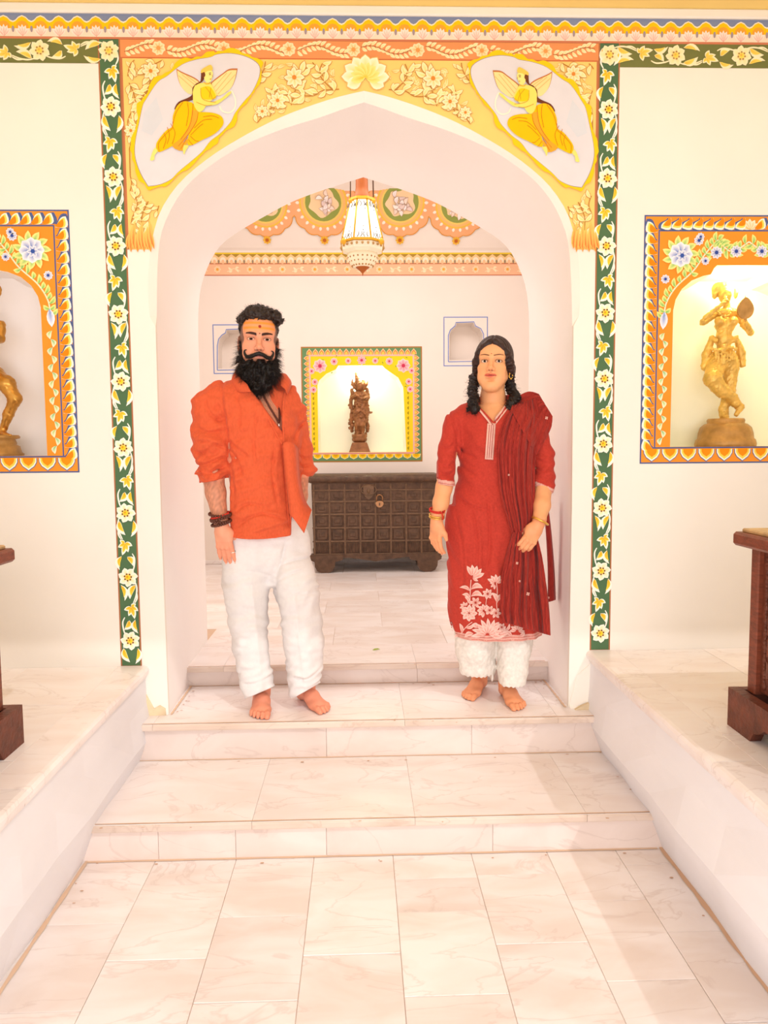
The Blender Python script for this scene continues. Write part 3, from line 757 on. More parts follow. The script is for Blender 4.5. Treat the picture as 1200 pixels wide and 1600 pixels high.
for m in (-1, 1):
    X = lambda px, py: (XC+m*(XC-wf(px, py)[0]), wf(px, py)[1])
    S_ = lambda *p: [X(a, b) for a, b in p]
    rr = random.Random(31+m)
    for _ in range(420):
        hx_ = rr.uniform(.02, .96); p = (XC+m*hx_, rr.uniform(zbm+.05, 3.03)); a = rr.uniform(0, 6.28); q = (p[0]+.034*math.cos(a), p[1]+.034*math.sin(a))
        if free(*p) and free(*q): PB.leaf(p, q, .014, (240, 190, 90), (254, 236, 178), .12*rr.choice((-1, 1)), 4, .5, (226, 170, 80), 1.2)
    PB.layer(2)
    sprig(S_((525, 146), (500, 118), (508, 92), (520, 78)), 1, 6, .045); sprig(S_((505, 120), (485, 95), (470, 92), (450, 84)), 2, 6, .04)
    sprig(S_((530, 140), (505, 142), (490, 150), (470, 150)), 3, 5, .045); sprig(S_((455, 165), (462, 140), (470, 115)), 4, 5, .05)
    sprig(S_((420, 185), (432, 160), (425, 140), (440, 150)), 5, 6, .04); sprig(S_((400, 195), (420, 172), (435, 168)), 6, 5, .035)
    sprig(S_((470, 92), (440, 82), (415, 78), (380, 76)), 7, 8, .038); sprig(S_((340, 78), (300, 80), (260, 92), (230, 108)), 8, 9, .045)
    sprig(S_((250, 80), (225, 86), (205, 100), (200, 120)), 9, 7, .045); sprig(S_((202, 130), (212, 160), (200, 190), (208, 215)), 10, 9, .042)
    sprig(S_((205, 225), (198, 255), (206, 285), (200, 310)), 11, 9, .042); sprig(S_((225, 370), (222, 340), (232, 315), (240, 300)), 12, 8, .045)
    sprig(S_((205, 375), (206, 345), (215, 320), (208, 300)), 13, 9, .042); sprig(S_((330, 236), (350, 222), (370, 205), (385, 180)), 14, 7, .04)
    sprig(S_((300, 262), (312, 246), (330, 235)), 15, 4, .03); sprig(S_((260, 300), (252, 312), (246, 330)), 16, 4, .03)
    sprig(S_((236, 120), (232, 140), (222, 155), (216, 175)), 17, 7, .04); sprig(S_((390, 150), (400, 130), (412, 110), (415, 95)), 18, 6, .04)
    PB.layer(4)
    for (px, py, r) in ((436, 86, .032), (460, 122, .042), (434, 158, .034), (410, 175, .026), (236, 112, .036), (205, 205, .028)):
        c = X(px, py)
        if free(*c): PB.flower(c, r, 8, (246, 206, 110), (254, 242, 206), (222, 140, 60), core_r=.22, w=.5, edge=LED)
    for k in range(9):                                  # tufts where the painting ends over the piers
        c = X(200+k*5.2, 388); 
        if abs(c[0]-XC) > halfw([(243, 388)], YW)[0][0]: PB.leaf((c[0], zbm-.012*(k % 2)), (c[0]+.004*m*(k-4), zbm+.075+.02*(k % 3)), .020, (214, 96, 40), (250, 206, 110), .05, 5, .4)
    PB.layer(-6)
PB.layer(8)
lc = wf(571, 122)
for k in range(9):
    a = math.radians(-28+k*29.5); r = .098 if 0 < k < 8 else .085
    PB.leaf((lc[0]+.015*math.cos(a), lc[1]+.015*math.sin(a)), (lc[0]+r*math.cos(a), lc[1]+.9*r*math.sin(a)), .050, (252, 216, 60), (255, 248, 222), 0, 6, .55, (236, 190, 110), 1.12)
PB.layer(3)
for k in range(8):
    a = math.radians(-12+k*29.5); PB.leaf(lc, (lc[0]+.062*math.cos(a), lc[1]+.06*math.sin(a)), .034, (248, 196, 20), (253, 236, 150), 0, 5, .5)
PB.build('spandrel_mural', M_PAINT, wall_front)

# winged figures in their ovals (outlines measured on the left one, mirrored for the right)
K = 210/1200
def fig(m, dx=0.0):
    PB = Paint((0, YW, 0)); PB.h = .0075
    T = lambda x, y: (lambda p: (XC+m*(XC-p[0])*-1 if m < 0 else XC+(XC-p[0]), p[1]))(wf(210+x*K, 80+y*K))
    def T(x, y):
        p = wf(210+x*K, 80+y*K); return (p[0], p[1]) if m < 0 else (2*XC-p[0]+dx, p[1])
    def G(pts, c, sm=5): PB.poly(spline([T(*p) for p in pts]+[T(*pts[0])], sm)[:-1] if sm else [T(*p) for p in pts], c)
    oval = [(130, 1210), (60, 1090), (15, 950), (15, 820), (50, 640), (80, 500), (110, 440), (210, 290), (300, 230), (430, 130), (560, 85), (680, 65), (740, 40), (860, 30), (1000, 60), (1105, 125), (1120, 210), (1085, 310), (1040, 390), (985, 450), (900, 560), (860, 640), (770, 740), (680, 810), (610, 900), (520, 980), (400, 1080), (330, 1150), (230, 1195)]
    cx, cy = 560, 620; rr = random.Random(4)
    rim = []
    for i, (x, y) in enumerate(oval):
        x2, y2 = oval[(i+1) % len(oval)]
        for t in (0, .33, .66):
            X, Y_ = x+(x2-x)*t, y+(y2-y)*t; d = math.hypot(X-cx, Y_-cy); k = 1+(30+16*rr.random()+(12 if (i*3+int(t*3)) % 2 else -8))/d
            rim.append((cx+(X-cx)*k, cy+(Y_-cy)*k))
    G(rim, (250, 206, 30), 3); PB.layer(); G([(cx+(x-cx)*1.008, cy+(y-cy)*1.008) for x, y in oval], (150, 136, 140), 4); PB.layer(); G(oval, (224, 222, 230), 4); PB.layer()
    def blend(c): return c
    PB.poly([T(*p) for p in [(90, 560), (200, 420), (260, 620), (160, 760), (70, 720)]], (216, 220, 230)); PB.layer()
    # wings
    for w_ in ([(380, 165), (430, 195), (530, 240), (585, 280), (600, 330), (545, 390), (480, 385), (420, 320), (390, 240)], [(925, 165), (850, 170), (790, 210), (700, 280), (690, 310), (740, 410), (830, 370), (880, 320), (910, 240)]):
        G(w_, (196, 120, 70)); PB.layer(); c = np.mean(w_, axis=0); G([tuple(c+(np.array(p)-c)*.93+np.array([0, 8])) for p in w_], (252, 226, 158)); PB.layer()
    for a, b in (((400, 230), (560, 370)), ((430, 220), (585, 345)), ((470, 230), (595, 320)), ((905, 220), (750, 395)), ((870, 200), (730, 370)), ((830, 205), (715, 335))):
        PB.line([T(*a), T(*b)], .0022, (232, 184, 110))
    PB.layer()
    # bow-shaped garland in the raised hand
    PB.line(spline([T(*p) for p in [(870, 360), (905, 440), (900, 520), (850, 560), (790, 545), (765, 500)]], 6), .006, (250, 244, 226)); PB.layer()
    # braid and hair
    G([(600, 200), (625, 190), (640, 230), (615, 280), (590, 300), (545, 340), (535, 400), (540, 440), (480, 460), (420, 470), (375, 530), (365, 520), (400, 465), (480, 430), (520, 400), (525, 340), (560, 300), (595, 280)], (112, 60, 40), 3); PB.layer()
    # skirt: far leg, near leg, hem
    OR, OD, OL = (250, 196, 10), (206, 120, 20), (252, 214, 60)
    G([(520, 470), (450, 460), (390, 500), (350, 590), (345, 680), (290, 720), (230, 790), (200, 850), (215, 905), (250, 905), (340, 860), (440, 800), (500, 700), (560, 600), (580, 540)], OR); PB.layer()
    G([(575, 555), (690, 560), (770, 585), (800, 630), (790, 680), (720, 750), (600, 810), (520, 850), (480, 840), (490, 760), (520, 680)], OR); PB.layer()
    G([(520, 540), (575, 550), (560, 650), (500, 740), (440, 830), (490, 790), (440, 900), (345, 860), (420, 790), (480, 700), (510, 620)], (246, 170, 50), 3); PB.layer()
    for ln in ([(350, 640), (345, 700), (300, 740), (225, 830), (230, 905)], [(300, 690), (320, 760), (300, 840)], [(270, 740), (290, 800), (265, 880)], [(330, 660), (370, 740), (345, 840)], [(530, 480), (520, 600), (490, 700), (420, 800)], [(480, 470), (490, 560), (470, 680)],
               [(575, 560), (560, 640), (500, 740)], [(620, 600), (700, 590), (760, 610)], [(540, 700), (620, 630), (700, 620)], [(510, 760), (580, 690), (620, 660)], [(490, 800), (510, 830), (530, 850)], [(505, 770), (550, 810), (580, 815)], [(500, 740), (400, 860)], [(480, 780), (420, 885)], [(440, 470), (380, 560), (352, 660)]):
        PB.line(spline([T(*p) for p in ln], 5), .0022, OD)
    PB.layer()
    # feet
    G([(195, 870), (215, 905), (190, 940), (185, 980), (150, 985), (160, 940), (175, 900)], (252, 232, 130)); G([(450, 850), (490, 855), (465, 900), (450, 935), (440, 890)], (252, 228, 120)); PB.layer()
    # trunk, bodice, arms, head
    SK = (252, 228, 112)
    G([(555, 320), (600, 300), (680, 300), (715, 350), (740, 410), (700, 450), (660, 480), (620, 540), (580, 555), (545, 510), (530, 440), (535, 370)], SK); PB.layer()
    G([(590, 350), (640, 330), (690, 340), (735, 420), (700, 445), (610, 435)], (248, 210, 30)); PB.layer()
    G([(550, 320), (600, 340), (605, 430), (660, 465), (730, 470), (740, 490), (660, 500), (580, 480), (535, 430), (530, 370)], SK); G([(720, 465), (790, 430), (840, 385), (870, 375), (860, 400), (800, 450), (740, 490)], SK); PB.layer()
    for ln in ([(600, 345), (607, 430), (660, 462), (735, 472)], [(640, 335), (690, 400), (700, 440)], [(690, 345), (675, 430)], [(560, 470), (640, 500), (700, 496)], [(735, 420), (700, 448)]): PB.line(spline([T(*p) for p in ln], 4), .002, (206, 150, 30))
    G([(630, 205), (660, 185), (700, 195), (708, 225), (700, 255), (690, 285), (665, 300), (640, 285), (628, 245)], (253, 234, 140)); PB.layer()
    G([(600, 210), (605, 185), (640, 160), (690, 140), (705, 185), (660, 195), (630, 215)], (248, 204, 90)); G([(605, 215), (632, 205), (640, 235), (622, 255), (605, 240)], (120, 66, 36)); PB.layer()
    PB.line([T(672, 215), T(692, 212)], .0025, (120, 70, 30)); PB.line([T(674, 228), T(690, 226)], .003, (110, 66, 30)); PB.line([T(680, 268), T(694, 266)], .0025, (206, 110, 60)); PB.line([T(700, 228), T(708, 246), T(700, 250)], .0018, (190, 130, 50))
    PB.line(spline([T(625, 290), T(650, 310), T(690, 300)], 4), .003, (230, 180, 40))
    return PB.build('winged_figure_mural', M_PAINT, wall_front)
fig(-1); fig(1, .016)

# ---- painted frames round the niches
def comma(PB, c, d, q, s, cols, flip=1):
    """slanted comma motif: orange heart, yellow, white rim, blue cap; d along the run, q across it"""
    c, d, q = np.array(c), np.array(d), np.array(q)*flip
    a, b = c-d*s*.52+q*s*-.50, c+d*s*.34+q*s*.50
    PB.leaf(a+d*s*.22, b+d*s*.26+q*s*.02, s*1.05, cols[3], cols[3], -.20*flip, 7, .62); PB.layer()
    PB.leaf(a-d*s*.05, b+d*s*.02-q*s*.05, s*.92, cols[2], cols[2], -.20*flip, 7, .6); PB.layer()
    PB.leaf(a, b-d*s*.10-q*s*.16, s*.70, cols[1], cols[1], -.20*flip, 6, .55); PB.layer()
    PB.leaf(a-d*s*.02, b-d*s*.22-q*s*.30, s*.52, cols[0], cols[0], -.20*flip, 6, .5); PB.layer(-3)
def corner_spray(PB, c, sx, sz, r, hues):
    """big blossom in a frame corner with green leaves round it"""
    for k in range(11):
        a = 2*math.pi*k/11; PB.leaf((c[0]+r*.5*math.cos(a), c[1]+r*.5*math.sin(a)), (c[0]+r*1.75*math.cos(a), c[1]+r*1.75*math.sin(a)), r*.62, hues[2], (246, 244, 150), .1, 5, .5)
    PB.layer(2); PB.flower(c, r*1.15, 8, hues[0], hues[1], None, w=.8); PB.layer(3)
    PB.flower((c[0]+r*.12, c[1]-r*.1), r*.55, 6, hues[0], hues[1], (60, 90, 170) if hues[0][2] > 150 else (240, 120, 120), core_r=.35, w=.6); PB.layer(-5)
def niche_frame(q, ori):
    PB = Paint((0, YW, 0)); c, hw, z0, z1 = q['c'], q['hw'], q['z0'], q['z1']; PB.h = .001
    op = q['open']; bw = .064; zs = z0+.068
    PB.holed([(c-hw, z0), (c+hw, z0), (c+hw, z1), (c-hw, z1)], [op[::-1]], (246, 152, 50)); PB.layer()
    BL = (84, 100, 150)
    PB.ring(c-hw, z0, c+hw, z1, .006, BL); PB.rect(c-hw, zs-.003, c+hw, zs+.003, BL)
    PB.rect(c-hw+bw-.003, zs, c-hw+bw+.003, z1-bw, BL); PB.rect(c+hw-bw-.003, zs, c+hw-bw+.003, z1-bw, BL); PB.rect(c-hw+bw-.003, z1-bw-.003, c+hw-bw+.003, z1-bw+.003, BL)
    PB.layer()
    cols = ((246, 140, 20), (252, 224, 90), (255, 246, 232), BL)
    n = 21; L = z1-bw*.5-zs
    for i in range(n):
        z = zs+.03+(L-.03)*i/(n-1)-.012
        for sd in (-1, 1): comma(PB, (c+sd*(hw-.034), z), (0, 1), (1, 0), .046, cols, 1 if sd > 0 else -1) if ori < 0 or True else None
    n = 17
    for i in range(n):
        t = (i+.5)/n; x = c-hw+bw+t*2*(hw-bw); sd = -1 if x < c else 1
        if abs(x-c) > .03: comma(PB, (x, z1-.034), (sd, 0), (0, 1), .044, cols, 1 if sd > 0 else -1)
    for k in range(5):
        a = math.pi/2+(k-2)*.5; PB.leaf((c, z1-.06), (c+.034*math.cos(a)*1.4, z1-.06+.045*math.sin(a)), .022, (248, 176, 40), (255, 244, 222), 0, 5)
    n = 11
    for i in range(n):
        x = c-hw+.012+(i+.5)/n*(2*hw-.024); r = (hw-.012)/n*.92; zt = zs-.006
        for k, (f, col) in enumerate(((1.0, BL), (.93, WHT), (.80, (252, 220, 90)), (.60, (246, 150, 20)))):
            PB.poly([(x-r*f, zt), (x+r*f, zt), (x+r*f*.98, zt-.018*f), (x+r*f*.7, zt-.036*f), (x+r*f*.25, zt-.048*f), (x, zt-.055*f), (x-r*f*.25, zt-.048*f), (x-r*f*.7, zt-.036*f), (x-r*f*.98, zt-.018*f)], col); PB.layer()
        PB.layer(-4)
    # inner floral band
    H = ((64, 110, 200), (250, 250, 255), (70, 180, 90)); G0, G1 = (60, 176, 80), (244, 244, 150)
    ow = OPW; zt0 = op[len(op)//2][1]
    for sd in (-1, 1):
        X = lambda x: c+sd*x
        # stems
        st = spline([(X(hw-bw-.03), z1-.44), (X(hw-bw-.035), z1-.37), (X(hw-bw-.075), z1-.30), (X(hw-bw-.15), z1-.23), (X(hw-bw-.2), z1-.16), (X(hw-bw-.25), z1-.105), (X(.12), z1-.12), (X(.07), z1-.15), (X(.0), z1-.11)], 7)
        PB.line(st, .006, (252, 240, 206)); PB.layer(2)
        for i in range(2, len(st)-2, 2):
            d = st[i+1]-st[i]; a = math.atan2(d[1], d[0])
            for s2 in (1, -1):
                b = a+s2*.9; L = .042 if i % 4 else .032; e = (st[i][0]+L*math.cos(b), st[i][1]+L*math.sin(b))
                if e[1] > zt0+.012 or abs(e[0]-c) > ow+.008 or (abs(e[0]-c) > ow*.62 and e[1] > zt0-.055): PB.leaf(st[i], e, .02, G0, G1, .15*s2, 4)
        PB.layer(2)
        for (x, z, r) in ((.14, z1-.155, .027), (.055, z1-.15, .026), (hw-bw-.17, z1-.105, .022), (hw-bw-.03, z1-.265, .020), (hw-bw-.2, z1-.19, .018), (.21, z1-.09, .018)):
            PB.flower((X(x), z), r, 9, (110, 130, 200), (250, 246, 250), (60, 80, 160), core_r=.3, w=.6); 
        PB.layer(4)
        corner_spray(PB, (X(hw-bw-.092), z1-bw-.100), sd, 1, .046, H); PB.layer(-4)
        PB.leaf((X(hw-bw-.03), z1-.40), (X(hw-bw-.024), z1-.475), .034, (90, 130, 210), (250, 250, 255), 0, 5)
        n = 15; zz = z1-.49; L = zz-(zs+.012)
        for i in range(n):
            z = zz-L*(i+.0)/n; x = X(hw-bw-.028); s2 = 1 if i % 2 else -1
            PB.leaf((x-.004*s2, z), (x+.006*s2, z-L/n*1.02), .021, (60, 176, 80) if i % 3 else (150, 190, 50), (252, 248, 214), .25*s2, 5, .55)
        PB.layer(-4)
    return PB.build('niche_border', M_PAINT, wall_front)
niche_frame(NR, 1); niche_frame(NL, -1)

# back wall: frame, small niche outlines, band, medallions
def wb(px, py): return wf(px, py, YK)
PB = Paint((0, YK, 0)); PB.step = .0008; PB.h = .0015
x0, z1 = wb(470, 542); x1, z0 = wb(660, 721)
PB.holed([(x0, z0), (x1, z0), (x1, z1), (x0, z1)], [BO[::-1]], (250, 214, 40)); PB.layer()
b = .078
for r in ((x0, z0, x0+b, z1), (x1-b, z0, x1, z1), (x0+b, z1-b, x1-b, z1), (x0+b, z0, x1-b, z0+b)): PB.rect(*r, (104, 144, 100))
PB.ring(x0, z0, x1, z1, .011, (176, 120, 60)); PB.layer()
def tooth(p, d, q, s, yellow=False):
    p, d, q = map(np.array, (p, d, q))
    for f, col in ((1, (250, 206, 150)), (.78, (216, 110, 60)), (.6, (250, 220, 40) if yellow else (250, 200, 90))):
        PB.poly([tuple(p-d*s*.5*f), tuple(p+d*s*.5*f), tuple(p+d*s*.42*f+q*s*.5*f), tuple(p+q*s*1.0*f), tuple(p-d*s*.42*f+q*s*.5*f)], col); PB.layer()
    PB.layer(-3)
n = 18; s = (z1-z0-2*b)/n
for i in range(n):
    z = z0+b+(i+.5)*s; tooth((x0+b-.006, z), (0, 1), (-1, 0), s*.98); tooth((x1-b+.006, z), (0, -1), (1, 0), s*.98)
n = 18; s = (x1-x0-2*b+.06)/n
for i in range(n): tooth((x0+b-.03+(i+.5)*s, z1-b+.006), (-1, 0), (0, 1), s*.98)
n = 13; s = (x1-x0-.03)/n
for i in range(n):
    x = x0+.015+(i+.5)*s; zt = z0+b-.006
    for f, col in ((1, (250, 232, 180)), (.86, (250, 206, 20)), (.5, (226, 170, 20))):
        PB.poly([(x-s*.5*f, zt), (x+s*.5*f, zt), (x+s*.42*f, zt-s*.36*f), (x, zt-s*.56*f), (x-s*.42*f, zt-s*.36*f)], col); PB.layer()
    PB.layer(-3)
PB.ring(x0+b-.008, z0+b-.006, x1-b+.008, z1-b+.008, .016, (240, 190, 180)); PB.ring(x0+b-.004, z0+b-.002, x1-b+.004, z1-b+.004, .005, (200, 90, 70)); PB.layer()
rr = random.Random(8)
bl_, br_ = BO[1][0], BO[-2][0]
for k in range(150):
    x, z = rr.uniform(x0+b+.015, x1-b-.015), rr.uniform(z0+b+.01, z1-b-.015)
    inside = (bl_-.008 < x < br_+.008) and (z < BO[3][1]+.0 or (BO[3][0] < x < BO[-4][0] and z < BO[5][1]+.01))
    if inside and not (abs(x-(x0+x1)/2) > (br_-bl_)*.36 and z > BO[2][1]+.04 and abs(x-(x0+x1)/2)-(br_-bl_)*.36 > .0): continue
    a = rr.uniform(0, 6.28); 
    if z < z0+b+.55: continue
    PB.leaf((x, z), (x+.022*math.cos(a), z+.022*math.sin(a)), .010, (130, 150, 40), (170, 180, 60), 0, 4)
PB.layer(2)
for sd in (0, 1):
    for (px, py, r, col) in ((500, 572, .062, 0), (522, 565, .034, 0), (492, 597, .03, 0), (490, 609, .03, 1), (544, 564, .028, 0), (487, 580, .028, 0)):
        p = wb(px, py); x = p[0] if not sd else x0+x1-p[0]
        PB.flower((x, p[1]), r, 8, (236, 110, 130), (250, 206, 206), (206, 60, 90), core_r=.28, w=.6, edge=(252, 236, 206))
    for i in range(13):
        z = z0+b+.03+i*.046; x = (x0+b+bl_)/2 if not sd else (x1-b+br_)/2
        PB.leaf((x, z), (x+.004, z+.034), .018, (110, 130, 40), (206, 170, 30), .2, 4)
p = wb(565, 563); PB.flower((p[0], p[1]), .045, 8, (236, 110, 130), (250, 206, 206), (206, 60, 90), core_r=.28, w=.5)
PB.build('niche_border', M_PAINT, wall_back)
for op, (a, b_) in ((SO_R, ((693, 495), (762, 572))), (SO_L, ((332, 507), (403, 584)))):
    PB = Paint((0, YK, 0)); PB.h = .0015; c = np.mean(op, axis=0); BLU = (112, 136, 200)
    xa, zb_ = wb(*a); xb, za = wb(*b_); PB.ring(xa, za, xb, zb_, .008, BLU)
    o2 = [tuple(c+(np.array(p)-c)*1.06) for p in op]; PB.line(o2+[o2[0]], .008, BLU); PB.build('niche_outline', M_PAINT, wall_back)
PB = Paint((0, YK, 0)); PB.step = .0008; PB.h = .0015; xa, xb = -1.75, 1.75; z2 = 3.215; zm = wb(600, 412)[1]; z1 = wb(600, 430)[1]
PB.rect(xa, z1, xb, zm, (244, 190, 150)); PB.rect(xa, zm, xb, z2, (244, 206, 150)); PB.layer()
for z, w_, col in ((z1, .008, (206, 120, 90)), (zm, .008, (200, 104, 70)), (z2, .014, (240, 206, 60)), (z2+.05, .006, (236, 206, 186))): PB.rect(xa, z-w_/2, xb, z+w_/2, col)
PB.layer(); n = 46; U = (xb-xa)/n
for i in range(n):
    x = xa+(i+.5)*U; h = U/2
    PB.poly([(x-h, z2-.006), (x+h, z2-.006), (x, z2-.035)], (176, 140, 60)) if True else None
    PB.layer(); PB.disc((x+h, zm+.03), U*.34, (252, 232, 206), 10, .028); PB.layer(); PB.disc((x, zm+.018), .008, (150, 130, 110), 6, .018)
    PB.disc((x+h, zm+.016), U*.2, (244, 196, 150), 8, .02); PB.layer(-2)
for i in range(24):
    x = xa+(i+.3)*(xb-xa)/24; zc = (z1+zm)/2; 
    if i % 2: PB.flower((x, zc), .032, 7, (240, 160, 80), (253, 232, 196), (240, 170, 60), core_r=.35, w=.6)
    else:
        for a in (.5, 2.6, 3.7, 5.6): PB.leaf((x+.015*math.cos(a), zc), (x+.055*math.cos(a), zc+.04*math.sin(a)), .018, (250, 214, 150), (254, 236, 206), .2, 4)
        PB.line([(x-.06, zc-.02), (x, zc+.01), (x+.06, zc-.015)], .005, (252, 228, 190))
PB.build('vine_band', M_PAINT, wall_back)
# medallions on the cove above the band
ca, cb = np.array([0, YK-.02, ZC+.02]), np.array([0, YK-.25, 3.62]); cv = (cb-ca)/np.linalg.norm(cb-ca); cn = np.cross((1, 0, 0), cv)
if cn[1] > 0: cn = -cn
def cove(px, py):
    v = _f+_r*(px-600)/FPX+_d*(py-800)/FPX; t = ((ca-np.array([0, 0, EYE])) @ cn)/(v @ cn); p = np.array([0, 0, EYE])+v*t; return (p[0], (p-ca) @ cv)
PB = Paint(ca, v=cv, n=cn); PB.step = .001; PB.h = .012
for (px, py, rp) in ((413, 318, 44), (505, 316, 46), (626, 316, 46), (716, 320, 44)):
    c = cove(px, py); r = rp/FPX*6.9
    sc = lambda k, amp, n=14: [(c[0]+r*k*(1+amp*abs(math.sin(n/2*a)))*math.cos(a), c[1]+r*k*(1+amp*abs(math.sin(n/2*a)))*math.sin(a)*1.02) for a in np.linspace(0, 2*math.pi, 71)[:-1]]
    PB.poly(sc(1.03, .06), (224, 150, 60)); PB.layer(); PB.poly(sc(1.0, .06), (242, 176, 126)); PB.layer()
    for k in range(22):
        a = 2*math.pi*k/22; PB.leaf((c[0]+r*.76*math.cos(a), c[1]+r*.76*math.sin(a)), (c[0]+r*.90*math.cos(a), c[1]+r*.9*math.sin(a)), r*.10, (250, 240, 226), (250, 236, 220), 0, 4)
    PB.disc(c, r*.78, (240, 196, 80), 28); PB.layer(); PB.disc(c, r*.72, (246, 190, 120), 28); PB.layer(); PB.disc(c, r*.64, (240, 206, 110), 28); PB.layer(); PB.disc(c, r*.58, (150, 160, 80), 28); PB.layer()
    rr = random.Random(int(px)); cols = ((250, 236, 226), (240, 214, 196), (226, 206, 206), (252, 244, 240))
    PB.poly([(c[0]+r*.46*math.cos(a)*(1+.12*math.sin(5*a+px)), c[1]+r*.42*math.sin(a)*(1+.15*math.sin(4*a+px))) for a in np.linspace(0, 6.28, 36)[:-1]], (246, 214, 170)); PB.layer()
    for k in range(16):
        a = rr.uniform(0, 6.28); q = rr.uniform(.05, .28)*r; p = (c[0]+q*math.cos(a), c[1]+q*math.sin(a)); b2 = rr.uniform(0, 6.28)
        PB.leaf(p, (p[0]+r*.22*math.cos(b2), p[1]+r*.22*math.sin(b2)), r*.12, cols[k % 4], cols[(k+1) % 4], .2, 5, .5, (190, 150, 130), 1.2); PB.layer()
    PB.layer(-17)
    t = (c[0], c[1]-r*1.19); PB.flower(t, r*.15, 8, (206, 130, 40), (244, 196, 70), (190, 100, 40), core_r=.4, w=.6)
    PB.layer(-6)
PB.build('cove_medallions', M_PAINT, ceil_back)

# grime that has settled along the foot of the risers, the noses of the steps and the platform walls
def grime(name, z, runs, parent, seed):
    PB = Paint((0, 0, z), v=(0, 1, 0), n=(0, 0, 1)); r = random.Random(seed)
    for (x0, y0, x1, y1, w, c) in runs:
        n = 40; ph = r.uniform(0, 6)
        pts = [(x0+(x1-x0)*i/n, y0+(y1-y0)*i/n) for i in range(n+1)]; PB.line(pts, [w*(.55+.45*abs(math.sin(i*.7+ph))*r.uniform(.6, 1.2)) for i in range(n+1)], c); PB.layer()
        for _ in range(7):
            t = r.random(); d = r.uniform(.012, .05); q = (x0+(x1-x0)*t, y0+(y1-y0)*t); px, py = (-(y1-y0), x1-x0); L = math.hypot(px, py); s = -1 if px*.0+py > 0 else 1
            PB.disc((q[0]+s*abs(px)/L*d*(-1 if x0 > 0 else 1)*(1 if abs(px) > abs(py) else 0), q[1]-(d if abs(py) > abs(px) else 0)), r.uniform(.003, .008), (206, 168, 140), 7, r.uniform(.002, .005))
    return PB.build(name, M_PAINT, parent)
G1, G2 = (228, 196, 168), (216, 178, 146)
st_ = [o for o in C.objects if o.name.startswith('stair_step')]
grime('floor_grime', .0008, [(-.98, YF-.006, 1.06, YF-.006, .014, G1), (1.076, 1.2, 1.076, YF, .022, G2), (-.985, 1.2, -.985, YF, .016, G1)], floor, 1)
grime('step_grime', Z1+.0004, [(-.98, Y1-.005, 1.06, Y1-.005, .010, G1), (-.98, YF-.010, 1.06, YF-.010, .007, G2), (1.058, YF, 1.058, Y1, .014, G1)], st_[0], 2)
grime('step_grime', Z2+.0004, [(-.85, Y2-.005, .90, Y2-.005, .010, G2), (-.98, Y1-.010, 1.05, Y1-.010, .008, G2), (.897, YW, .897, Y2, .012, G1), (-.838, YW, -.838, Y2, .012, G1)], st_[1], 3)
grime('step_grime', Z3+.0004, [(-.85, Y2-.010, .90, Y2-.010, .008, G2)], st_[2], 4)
# ------------------------------------------------------------------ objects
M_BRASS = mat('gilded_bronze', (232, 186, 92), .38, .35, attr=False, bump=.25, bump_scale=90, vary=.25, vary_scale=30, coord='obj')
M_BRASS2 = mat('aged_brass', (190, 142, 78), .45, .3, bump=.3, bump_scale=80, vary=.3, vary_scale=24, coord='obj')
M_BRONZE = mat('dark_bronze', (156, 102, 60), .42, .25, bump=.35, bump_scale=70, vary=.35, vary_scale=30, coord='obj')
M_CHEST = mat('dark_carved_wood', (92, 66, 48), .5, bump=.9, bump_scale=55, vary=.4, vary_scale=22, spec=.35)
M_IRON = mat('chest_strap', (112, 84, 62), .45, .3, bump=.5, bump_scale=60, vary=.3, vary_scale=30)
M_WOOD = mat('red_brown_wood', (126, 62, 40), .42, vary=.35, vary_scale=10, stretch=(3, 3, 14), bump=.3, bump_scale=30, spec=.4)
M_WOODC = mat('carved_brown_wood', (110, 56, 38), .5, vary=.4, vary_scale=26, bump=.9, bump_scale=70, spec=.4)
M_WOODL = mat('worn_wood_top', (196, 160, 112), .5, vary=.3, vary_scale=20)
M_LOCK = mat('lock_brass', (150, 108, 74), .35, .8)

# ---- big chest against the back wall
cx0, cx1 = at(487, 800, 6.4)[0], at(686, 800, 6.4)[0]; yf, yb = 6.40, 6.93
zt = at(585, 742, 6.4)[2]; zl = at(585, 754, 6.4)[2]; zb = at(585, 868, 6.4)[2]
chest = empty('storage_chest', ((cx0+cx1)/2, (yf+yb)/2, Z3))
tag(chest, 'large dark studded wooden chest on block wheels below the central niche', 'chest')
mb = MB(); a = .012
V = [(cx0+a, yf+.012, zb), (cx1-a, yf+.012, zb), (cx1-a, yb, zb), (cx0+a, yb, zb), (cx0, yf, zl), (cx1, yf, zl), (cx1, yb, zl), (cx0, yb, zl)]
mb.add(V, [(0, 1, 2, 3), (7, 6, 5, 4), (0, 4, 5, 1), (1, 5, 6, 2), (2, 6, 7, 3), (3, 7, 4, 0)]); mb.build('body', M_CHEST, chest)
H_ = zl-zb; Wd = cx1-cx0
for k, t in enumerate((.02, .20, .385, .57, .745, .90)):
    z = zb+H_*t; MB().box((cx0+.004, yf-.004+.012*(1-t)-.004, z-.007), (cx1-.004, yf+.012, z+.007), bev=.003).build('iron_strap', M_IRON, chest)
for k in range(9):
    x = cx0+.02+k*(Wd-.04)/8; MB().box((x-.008, yf-.003, zb+.01), (x+.008, yf+.014, zl-.01), bev=.003).build('upright_strap', M_IRON, chest)
